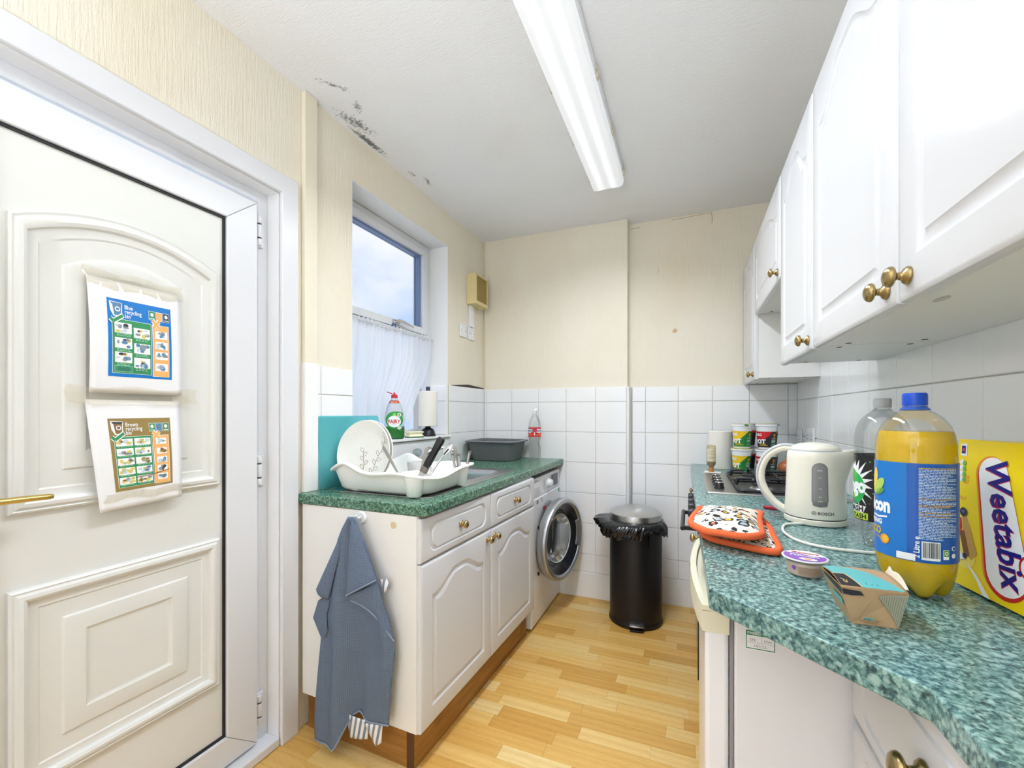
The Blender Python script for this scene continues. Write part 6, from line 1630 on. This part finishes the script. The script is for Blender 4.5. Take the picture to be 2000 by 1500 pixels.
cd = smooth_path([(0.295, 1.430, ZW + 0.0065), (0.262, 1.420, ZW + 0.0045), (0.243, 1.390, ZW + 0.004), (0.232, 1.315, ZW + 0.004), (0.250, 1.238, ZW + 0.004), (0.298, 1.203, ZW + 0.004), (0.360, 1.196, ZW + 0.004), (0.455, 1.205, ZW + 0.004), (0.530, 1.240, ZW + 0.006), (0.560, 1.285, ZW + 0.05)], 8)
part('power_cord', MB().tube([kt.matrix_basis.inverted() @ p for p in cd], 0.0036, 10), mat('cord_white', (236, 234, 226), 0.4), kt)

# ------------------------------------------------------------------ drink bottles
def soda(name, label, loc, turn, R, prof, capmat, liq=None):
    o = thing(name, label, 'bottle', loc, (0, 0, turn))
    part('bottle', MB().loops(petaloid(prof, 80, 5, 0.014, 0.040), cap_last=False), 'pet', o, 60)
    if liq:
        lp = [(max(r - 0.0012, 0.004), max(z, 0.0012)) for r, z in prof if z <= liq[0]]
        r_at = [r for r, z in prof if z <= liq[0]][-1]; nxt = [(r, z) for r, z in prof if z > liq[0]][0]; last = [(r, z) for r, z in prof if z <= liq[0]][-1]
        rs = lerp(last[0], nxt[0], (liq[0] - last[1]) / (nxt[1] - last[1])) - 0.0012
        part('drink', MB().loops(petaloid(lp + [(rs, liq[0])], 80, 5, 0.014, 0.040), cap_first=True), liq[1], o, 60)
    zt = prof[-1][1]
    mb = MB(); n = 48
    rings = []
    for r, z in ((0.0165, zt - 0.022), (0.0168, zt - 0.020), (0.0168, zt - 0.003), (0.0155, zt), (0.0, zt + 0.0003)):
        rings.append([((r + (0.0005 if k % 2 and 0.016 < r and z < zt - 0.002 else 0)) * math.cos(2 * PI * k / n), (r + (0.0005 if k % 2 and 0.016 < r and z < zt - 0.002 else 0)) * math.sin(2 * PI * k / n), z) for k in range(n)])
    part('cap', MB().loops(rings, cap_last=False), capmat, o, 50)
    part('collar', MB().lathe([(0.0135, zt - 0.031), (0.0205, zt - 0.030), (0.0205, zt - 0.028), (0.0170, zt - 0.026), (0.0170, zt - 0.0232), (0.0140, zt - 0.0230)], 36, cap=False), 'pet' if liq is None and capmat != 'cap_grey' else capmat if capmat == 'cap_grey' else mat('collar_blue', (52, 96, 190), 0.35), o)
    return o
R2 = 0.0545
OP = [(0.022, 0.004), (0.036, 0.0), (0.044, 0.008), (0.049, 0.022), (0.0525, 0.042), (R2, 0.060), (R2, 0.066), (R2, 0.240), (0.0540, 0.260), (0.0515, 0.278), (0.046, 0.294), (0.037, 0.307), (0.026, 0.317), (0.0165, 0.323), (0.0140, 0.327), (0.0135, 0.351)]
liquid('mango_drink', (255, 208, 14), 0.95)
ob = soda('mango_drink_bottle', 'large bottle of orange-yellow drink with blue cap and blue label', (0.371, 0.978, ZW + 0.0005), math.radians(-20.7), R2, OP, mat('cap_blue', (24, 82, 206), 0.35), (0.284, 'mango_drink'))
mko = cyl_map(OP); g0, g1_, g2_, g3_ = mko(0.0005, R2), mko(0.0010, R2), mko(0.0014, R2), mko(0.0018, R2)
mb = MB(); CO = PI * R2; ml = 0.008
mb.rect(-CO, CO, 0.066, 0.231, g0, 0, ml); mb.rect(-0.010, CO, 0.0665, 0.2305, g1_, 1, ml)
mb.text('Rubicon', -0.033, 0.142, 0.034, g1_, 2, 0.05, 'RIGHT', 0.005, sx=0.72); mb.line([(-0.075, 0.133), (-0.055, 0.131), (-0.038, 0.134)], 0.003, g1_, 2, 0.006)
mb.text('SPRING', -0.048, 0.119, 0.012, g1_, 2, 0.04, 'RIGHT', 0.005); mb.text('MANGO', -0.050, 0.101, 0.018, g1_, 3, 0.04, 'RIGHT', 0.005, sx=0.8)
mb.text('SPARKLING', -0.052, 0.093, 0.006, g1_, 3, 0.0, 'RIGHT', 0.005)
mb.ell(-0.043, 0.094, 0.0085, 0.0085, g1_, 4, 20, 0.004); mb.ell(-0.041, 0.095, 0.0055, 0.006, g2_, 5, 16, 0.004); mb.poly([(-0.0515, 0.094), (-0.049, 0.098), (-0.0455, 0.099), (-0.0455, 0.090)], g1_, 4, 0.004)
mb.ell(-0.068, 0.196, 0.008, 0.022, g1_, 6, 20, 0.005, rot=-0.2); mb.ell(-0.056, 0.186, 0.008, 0.018, g2_, 7, 20, 0.005, rot=-0.7); mb.ell(-0.054, 0.176, 0.012, 0.005, g2_, 8, 16, 0.005, rot=0.5)
rnd = random.Random(21)
v = 0.224
while v > 0.106:
    hdr = v in (0.224,) or rnd.random() < 0.13
    x = 0.0045
    xe = 0.060 if rnd.random() < 0.7 else rnd.uniform(0.03, 0.055)
    while x < xe:
        w = rnd.uniform(0.003, 0.009); mb.rect(x, min(x + w, xe), v - 0.0013, v, g2_, 3 if hdr else 9, 0.012); x += w + 0.0010
    v -= 0.00255
mb.rect(0.008, 0.032, 0.071, 0.102, g2_, 2, ml)
x = 0.0095
while x < 0.0305:
    w = rnd.choice((0.0004, 0.0006, 0.0009)); mb.rect(x, x + w, 0.075, 0.1005, g3_, 10, 0.02); x += w + rnd.choice((0.0005, 0.0008))
mb.text('2 Litre e', 0.0055, 0.073, 0.0105, g2_, 2, 0.02, 'LEFT', 0.005, rot=PI / 2)
mb.rect(-0.0235, 0.0005, 0.0675, 0.0790, g2_, 2, ml)
mb.rect(0.036, 0.045, 0.074, 0.090, g2_, 2, ml); mb.rect(0.0368, 0.0442, 0.079, 0.0895, g3_, 8, ml); mb.ell(0.0405, 0.0845, 0.0026, 0.0034, mko(0.0022, R2), 2, 12, 0.004); mb.ell(0.0405, 0.0845, 0.0015, 0.0020, mko(0.0025, R2), 8, 12, 0.004)
mb.ell(0.054, 0.092, 0.004, 0.004, g2_, 2, 14, 0.004); mb.ell(0.054, 0.080, 0.004, 0.004, g2_, 2, 14, 0.004); mb.ell(0.054, 0.092, 0.0028, 0.0028, g3_, 1, 12, 0.004)
part('label', mb, [mat('drink_blue', (30, 122, 206), 0.28), mat('drink_blue_deep', (16, 88, 178), 0.28), 'ink_white', mat('drink_gold', (226, 186, 60), 0.4), mat('mango_orange', (246, 160, 36), 0.4), mat('mango_light', (250, 196, 60), 0.4), mat('leaf_yellow', (244, 214, 90), 0.4), mat('leaf_lime', (186, 214, 96), 0.4), mat('leaf_deep', (96, 156, 66), 0.4), mat('print_pale', (196, 218, 240), 0.4), 'ink_black'], ob, 60, flip=False)

TP = [(r * 0.975, z) for r, z in OP]
tb = soda('apple_drink_bottle', 'nearly empty clear bottle with grey cap and black and green label', (0.428, 1.288, ZW + 0.0005), math.radians(-18.4), R2, TP, mat('cap_grey', (178, 180, 184), 0.4), None)
mkt = cyl_map(TP); RT = R2 * 0.975; g0, g1_, g2_, g3_ = mkt(0.0005, RT), mkt(0.0010, RT), mkt(0.0014, RT), mkt(0.0018, RT)
mb = MB(); CT = PI * RT
mb.rect(-CT, CT, 0.062, 0.216, g0, 0, ml)
cx, cz = -0.062, 0.140
star = []
for k in range(36):
    a = 2 * PI * k / 36; rr = (0.058 if k % 2 else 0.036) * (1 + 0.18 * math.sin(k * 2.7)); star.append((cx + rr * 0.75 * math.cos(a), cz + 0.010 + rr * math.sin(a)))
mb.poly(star, g1_, 1, 0.006); mb.ell(cx - 0.004, cz - 0.004, 0.034, 0.040, g2_, 2, 28, 0.006); mb.ell(cx - 0.010, cz + 0.020, 0.020, 0.022, g2_, 3, 20, 0.006)
mb.text('Tango', -0.030, 0.128, 0.046, g3_, 1, 0.05, 'RIGHT', 0.005, sx=0.75); mb.text('APPLE', -0.058, 0.113, 0.014, g3_, 4, 0.03, 'RIGHT', 0.005); mb.rect(-0.090, -0.056, 0.098, 0.106, g3_, 5, 0.006)
mb.poly([(-0.11, 0.082), (-0.036, 0.080), (-0.030, 0.096), (-0.11, 0.098)], g2_, 1, 0.006); mb.text('SMASH', -0.036, 0.0825, 0.018, g3_, 0, 0.04, 'RIGHT', 0.005); mb.poly([(-0.11, 0.064), (-0.026, 0.064), (-0.026, 0.080), (-0.11, 0.080)], g1_, 4, 0.006); mb.text('STASH', -0.030, 0.0665, 0.015, g2_, 0, 0.03, 'RIGHT', 0.005)
for k in range(40):
    px_, pz = rnd.uniform(-0.085, -0.005), rnd.uniform(0.066, 0.212)
    if (px_ - cx) ** 2 + (pz - cz) ** 2 > 0.0022 and pz > 0.10: mb.ell(px_, pz, rnd.uniform(0.0005, 0.002), rnd.uniform(0.0005, 0.0025), g1_, rnd.choice((2, 3, 4)), 7, rot=rnd.uniform(0, 3))
part('label', mb, [mat('label_black', (34, 33, 36), 0.3), 'ink_white', mat('tango_green', (46, 176, 86), 0.35), mat('tango_lime', (112, 206, 66), 0.35), mat('acid_lime', (196, 222, 72), 0.4), 'mid_grey'], tb, 60, flip=False)

# ------------------------------------------------------------------ cereal box
cx_ = thing('cereal_box', 'yellow cereal box standing on its side with blue Weetabix lettering', 'cereal box', (0.452, 1.052, ZW + 0.0048), (math.radians(-2.5), 0, math.radians(-81.7)))
CW, CHh, CD = 0.196, 0.264, 0.092
mat('cereal_yellow', (255, 224, 24), 0.28)
part('carton', MB().box(0, CW, 0, CD, 0, CHh), 'cereal_yellow', cx_, bevel=0.0012)
fb0, fb1, fb2, fb3, fb4 = [(lambda h: (lambda u, v: (u, -h, v)))(h) for h in (0.0004, 0.0007, 0.0010, 0.0013, 0.0016)]
def tilt_oval(c, ru, rv, rot, n=40):
    return [(c[0] + ru * math.cos(a) * math.cos(rot) - rv * math.sin(a) * math.sin(rot), c[1] + ru * math.cos(a) * math.sin(rot) + rv * math.sin(a) * math.cos(rot)) for a in [2 * PI * i / n for i in range(n)]]
def stadium(c, half, r0, r1, rot, n=14):
    pts = []
    for i in range(n + 1): a = PI * i / n; pts.append((r1 * math.cos(a), half + r1 * math.sin(a)))
    for i in range(n + 1): a = PI + PI * i / n; pts.append((r0 * math.cos(a), -half + r0 * math.sin(a)))
    return [(c[0] + x * math.cos(rot) - y * math.sin(rot), c[1] + x * math.sin(rot) + y * math.cos(rot)) for x, y in pts]
art = MB()
rot_ = math.radians(13)
cc = (0.098, 0.132)
art.poly(stadium((cc[0] - 0.004, cc[1] - 0.001), 0.078, 0.044, 0.032, rot_), fb0, 1); art.poly(stadium((cc[0] - 0.001, cc[1] - 0.004), 0.078, 0.042, 0.031, rot_), fb1, 2)
art.poly(stadium(cc, 0.078, 0.039, 0.029, rot_), fb2, 3)
art.text('Weetabix', 0.064, 0.230, 0.060, fb3, 4, 0.030, 'LEFT', None, 0.22, 0.86, -PI / 2 + rot_)
art.text('Weetabix', 0.0648, 0.2312, 0.060, fb4, 5, 0.018, 'LEFT', None, 0.22, 0.86, -PI / 2 + rot_)
# picture of a biscuit, berries and milk
art.poly(stadium((0.026, 0.085), 0.030, 0.022, 0.014, math.radians(8)), fb0, 6)
art.poly([(0.018, 0.128), (0.030, 0.126), (0.056, 0.066), (0.044, 0.052), (0.030, 0.062)], fb1, 7); art.poly([(0.014, 0.098), (0.026, 0.100), (0.040, 0.060), (0.030, 0.052)], fb2, 8)
art.poly([(0.009, 0.120), (0.017, 0.122), (0.020, 0.104), (0.015, 0.088), (0.008, 0.090)], fb3, 9); art.ell(0.022, 0.133, 0.008, 0.008, fb3, 10, 18); art.ell(0.022, 0.134, 0.004, 0.003, fb4, 11, 10); art.ell(0.030, 0.056, 0.005, 0.005, fb3, 10, 14)
art.poly([(0.006, 0.072), (0.020, 0.062), (0.060, 0.020), (0.074, 0.001), (0.088, 0.001), (0.060, 0.030), (0.030, 0.050), (0.014, 0.044)], fb3, 3)
for a in ((0.022, 0.196), (0.022, 0.188), (0.018, 0.158)):
    for s in (-1, 1): art.ell(a[0] + s * 0.004, a[1], 0.005, 0.003, fb0, 12, 10, rot=s * 0.7)
art.rect(0.008, 0.022, 0.234, 0.256, fb0, 3); art.rect(0.010, 0.019, 0.238, 0.252, fb1, 5); art.ell(0.015, 0.245, 0.003, 0.003, fb2, 13, 10)
for k in range(4): art.ell(0.012, 0.222 - k * 0.010, 0.005, 0.005, fb0, 3, 12); art.ell(0.018, 0.221 - k * 0.010, 0.004, 0.0045, fb1, 14, 12); art.ell(0.0125, 0.222 - k * 0.010, 0.003, 0.003, fb2, 3, 10)
art.ell(0.152, 0.075, 0.015, 0.018, fb3, 15, 20); art.ell(0.152, 0.075, 0.011, 0.014, fb4, 3, 20)
art.poly([(0.168, 0.264), (0.196, 0.264), (0.196, 0.14), (0.150, 0.15)], fb0, 6)
part('print', art, ['cereal_yellow', mat('cer_orange', (244, 150, 28), 0.3), mat('cer_red', (208, 44, 34), 0.3), 'ink_white', mat('cer_magenta', (196, 30, 90), 0.3), mat('cer_navy', (28, 24, 132), 0.3), mat('cer_pale', (252, 228, 100), 0.3), mat('biscuit', (206, 160, 84), 0.6), mat('biscuit_dark', (134, 88, 48), 0.6), mat('berry_red', (214, 36, 38), 0.3), mat('berry_blue', (34, 40, 74), 0.3), mat('berry_light', (96, 116, 168), 0.3), mat('wheat', (242, 184, 36), 0.4), mat('sticker_red', (210, 60, 60), 0.4), mat('traffic_green', (110, 196, 70), 0.4), mat('seal_red', (184, 34, 42), 0.4)], cx_, 0, flip=False)

# ------------------------------------------------------------------ dip pot
dp = thing('dip_pot', 'small round dip pot with purple and white NANDO\'S lid on the worktop', 'dip pot', (0.211, 1.003, ZW + 0.0005), (0, 0, math.radians(-12)))
DP = [(0.026, 0.0), (0.0285, 0.002), (0.0335, 0.030), (0.0345, 0.032)]
part('cup', MB().lathe(DP, 40), clear('dip_plastic', (254, 244, 238), 0.6, 0.06, 0.05, 0.35), dp, 40)
part('dip', MB().lathe([(0.0248, 0.001), (0.0275, 0.003), (0.0318, 0.026)], 40), mat('dip_sauce', (252, 234, 216), 0.5), dp, 40)
part('rim', MB().lathe([(0.0345, 0.0315), (0.0385, 0.032), (0.0388, 0.0335), (0.0380, 0.0342), (0.0, 0.0342)], 44, cap=False), mat('lid_white', (244, 240, 240), 0.3), dp, 40)
fd0, fd1, fd2 = [(lambda h: (lambda u, v: (u, v, 0.0345 + h)))(h) for h in (0, 0.0004, 0.0008)]
mb = MB(); mb.ell(0, 0, 0.0365, 0.0365, fd0, 0, 36)
wave = [(0.0355 * math.cos(a), 0.0355 * math.sin(a)) for a in [PI + 0.02 + (PI - 0.04) * k / 20 for k in range(21)]] + [(0.0335, 0.010), (0.015, 0.004), (-0.008, 0.012), (-0.033, 0.013)]
mb.poly(wave, fd1, 1)
mb.text("Nando's", 0.003, 0.016, 0.012, fd1, 2, 0.04, 'CENTER'); mb.ell(-0.019, 0.020, 0.004, 0.003, fd1, 2, 10); mb.text('PERinaise', 0.000, -0.006, 0.0125, fd2, 0, 0.03, 'CENTER'); mb.ell(0.006, -0.022, 0.015, 0.008, fd2, 0, 18); mb.ell(0.006, -0.022, 0.007, 0.004, mb and (lambda u, v: (u, v, 0.0357)), 3, 12)
part('lid_print', mb, ['lid_white', mat('nando_purple', (142, 84, 190), 0.35), mat('nando_red', (204, 52, 44), 0.4), mat('dip_orange', (240, 170, 110), 0.5)], dp, 0, flip=False)
mkd = cyl_map(DP); mb = MB(); e0 = mkd(0.0004, 0.031)
for k in range(7): mb.rect(-0.010, 0.030, 0.006 + k * 0.0022, 0.0071 + k * 0.0022, e0, 0, 0.006)
mb.ell(-0.018, 0.017, 0.004, 0.004, e0, 1, 12, 0.004); mb.poly([(-0.0222, 0.0165), (-0.0138, 0.0165), (-0.018, 0.011)], e0, 1, 0.004); mb.rect(0.000, 0.016, 0.026, 0.0275, e0, 0, 0.006)
part('side_print', mb, [mat('print_brown', (176, 140, 112), 0.6), 'nando_purple'], dp, 60, flip=False)

# ------------------------------------------------------------------ small takeaway carton
tk = thing('takeaway_box', 'small brown card takeaway box with turquoise lid and striped flap', 'takeaway box', (0.255, 0.83, ZW + 0.0005))
bz = [(0.226, 0.794), (0.284, 0.797), (0.286, 0.874), (0.226, 0.866)]; tz = [(0.212, 0.785), (0.297, 0.800), (0.299, 0.897), (0.208, 0.874)]
o0 = tk.location
B3 = [Vector((x, y, ZW + 0.0005)) - o0 for x, y in bz]; T3 = [Vector((x, y, ZW + 0.052 + (0.004 if i in (0, 3) else 0.0))) - o0 for i, (x, y) in enumerate(tz)]
mat('kraft', (188, 156, 118), 0.75); mat('turquoise', (104, 188, 190), 0.45); mat('box_black', (48, 46, 50), 0.5); mat('stripe_grey', (168, 166, 146), 0.6); mat('stripe_dark', (128, 128, 112), 0.6)
mb = MB(); mb.add(B3 + T3, [(0, 3, 2, 1), (0, 1, 5, 4), (1, 2, 6, 5), (2, 3, 7, 6), (3, 0, 4, 7)])
part('carton', mb, 'kraft', tk, 0, solid=0.0006)
def topf(h):
    def fn(u, v):
        p = T3[0].lerp(T3[1], u).lerp(T3[3].lerp(T3[2], u), v); p.z += 0.006 * math.sin(PI * v) * (1 - 0.4 * u) + 0.003 * math.sin(PI * u) * (v) + h; return p
    return fn
part('lid', MB().grid(topf(0.0004), 12, 12), 'kraft', tk, 80, solid=0.0008)
mb = MB()
mb.poly([(0.0, 0.05), (0.0, 1.0), (0.10, 1.0), (0.35, 0.88), (0.62, 0.62), (0.88, 0.20), (0.96, 0.02), (0.34, 0.02), (0.20, 0.46), (0.0, 0.46)], topf(0.0016), 0, 0.12)
mb.poly([(0.0, 0.03), (0.0, 0.42), (0.18, 0.42), (0.32, 0.03)], topf(0.0016), 1, 0.12); mb.line([(0.0, 0.44), (0.19, 0.44), (0.33, 0.02)], 0.018, topf(0.0019), 2, 0.12)
mb.line([(0.06, 0.24), (0.10, 0.20), (0.09, 0.14), (0.13, 0.12), (0.14, 0.20)], 0.02, topf(0.0020), 3)
for k in range(3): mb.line([(0.42 + k * 0.08, 0.10), (0.43 + k * 0.08, 0.17 - 0.03 * (k > 0))], 0.010, topf(0.0019), 4)
part('lid_print', mb, ['turquoise', 'box_black', mat('kraft_pale', (222, 200, 160), 0.7), mat('logo_gold', (214, 180, 120), 0.5), mat('teal_dark', (30, 110, 116), 0.5)], tk, 60, flip=False)
part('torn_flap', MB().grid(lambda u, v: T3[1].lerp(T3[2], 0.12 + 0.80 * u) + Vector((0.004 * v, 0, 0.002 + (0.012 * math.sin(PI * u) + 0.010 * math.exp(-((u - 0.92) / 0.1) ** 2)) * v)), 16, 6), mat('card_pale', (226, 216, 196), 0.7), tk, 80, solid=0.0008)
nF = (B3[1] - B3[0]).cross(T3[0] - B3[0]).normalized()
def ff(h): return lambda u, v: B3[0].lerp(B3[1], u).lerp(T3[0].lerp(T3[1], u), v) + nF * (0.0006 + h)
mb = MB()
tri = [(0.985, 0.01), (0.995, 0.98), (0.60, 0.90), (0.565, 0.84), (0.58, 0.78)]
mb.poly(tri, ff(0.0012), 0, 0.1)
for k in range(11):
    u = 0.60 + k * 0.037; lo = max(0.03, 0.80 - (u - 0.575) / 0.41 * 0.78); mb.line([(u, lo), (u + 0.004, 0.89 + 0.08 * (u - 0.6))], 0.010, ff(0.0015), 1)
mb.poly([(0.0, 0.82), (0.0, 0.97), (0.28, 0.94), (0.33, 0.83), (0.12, 0.80)], ff(0.0009), 2, 0.1)
mb.rect(0.27, 0.47, 0.155, 0.215, ff(0.0009), 3); mb.text('Allergies?', 0.28, 0.165, 0.050, ff(0.0012), 4, 0.01, 'LEFT', None, 0, 0.75)
mb.text('Speak to a', 0.49, 0.150, 0.046, ff(0.0012), 4, 0.0, 'LEFT', None, 0, 0.75); mb.text('Manager or visit our website', 0.18, 0.105, 0.046, ff(0.0012), 4, 0.0, 'LEFT', None, 0, 0.75); mb.text('nandos.co.uk/menu', 0.28, 0.060, 0.046, ff(0.0012), 4, 0.0, 'LEFT', None, 0, 0.75)
mb.line([(0.10, 0.03), (0.46, 0.72)], 0.006, ff(0.0009), 5)
part('front_print', mb, ['stripe_grey', 'stripe_dark', 'box_black', 'turquoise', mat('print_dark', (84, 70, 54), 0.7), mat('fold_line', (160, 124, 84), 0.8)], tk, 0, flip=False)
nL = (B3[0] - B3[3]).cross(T3[0] - B3[0]).normalized()
fl_ = lambda u, v: B3[3].lerp(B3[0], u).lerp(T3[3].lerp(T3[0], u), v) + nL * 0.0016
mb = MB(); mb.rect(0.35, 0.90, 0.42, 0.62, fl_, 0); mb.poly([(0.15, 0.86), (0.6, 0.82), (1.0, 0.80), (1.0, 0.98), (0.15, 0.98)], fl_, 1)
part('side_print', mb, ['turquoise', 'box_black'], tk, 0, flip=False)
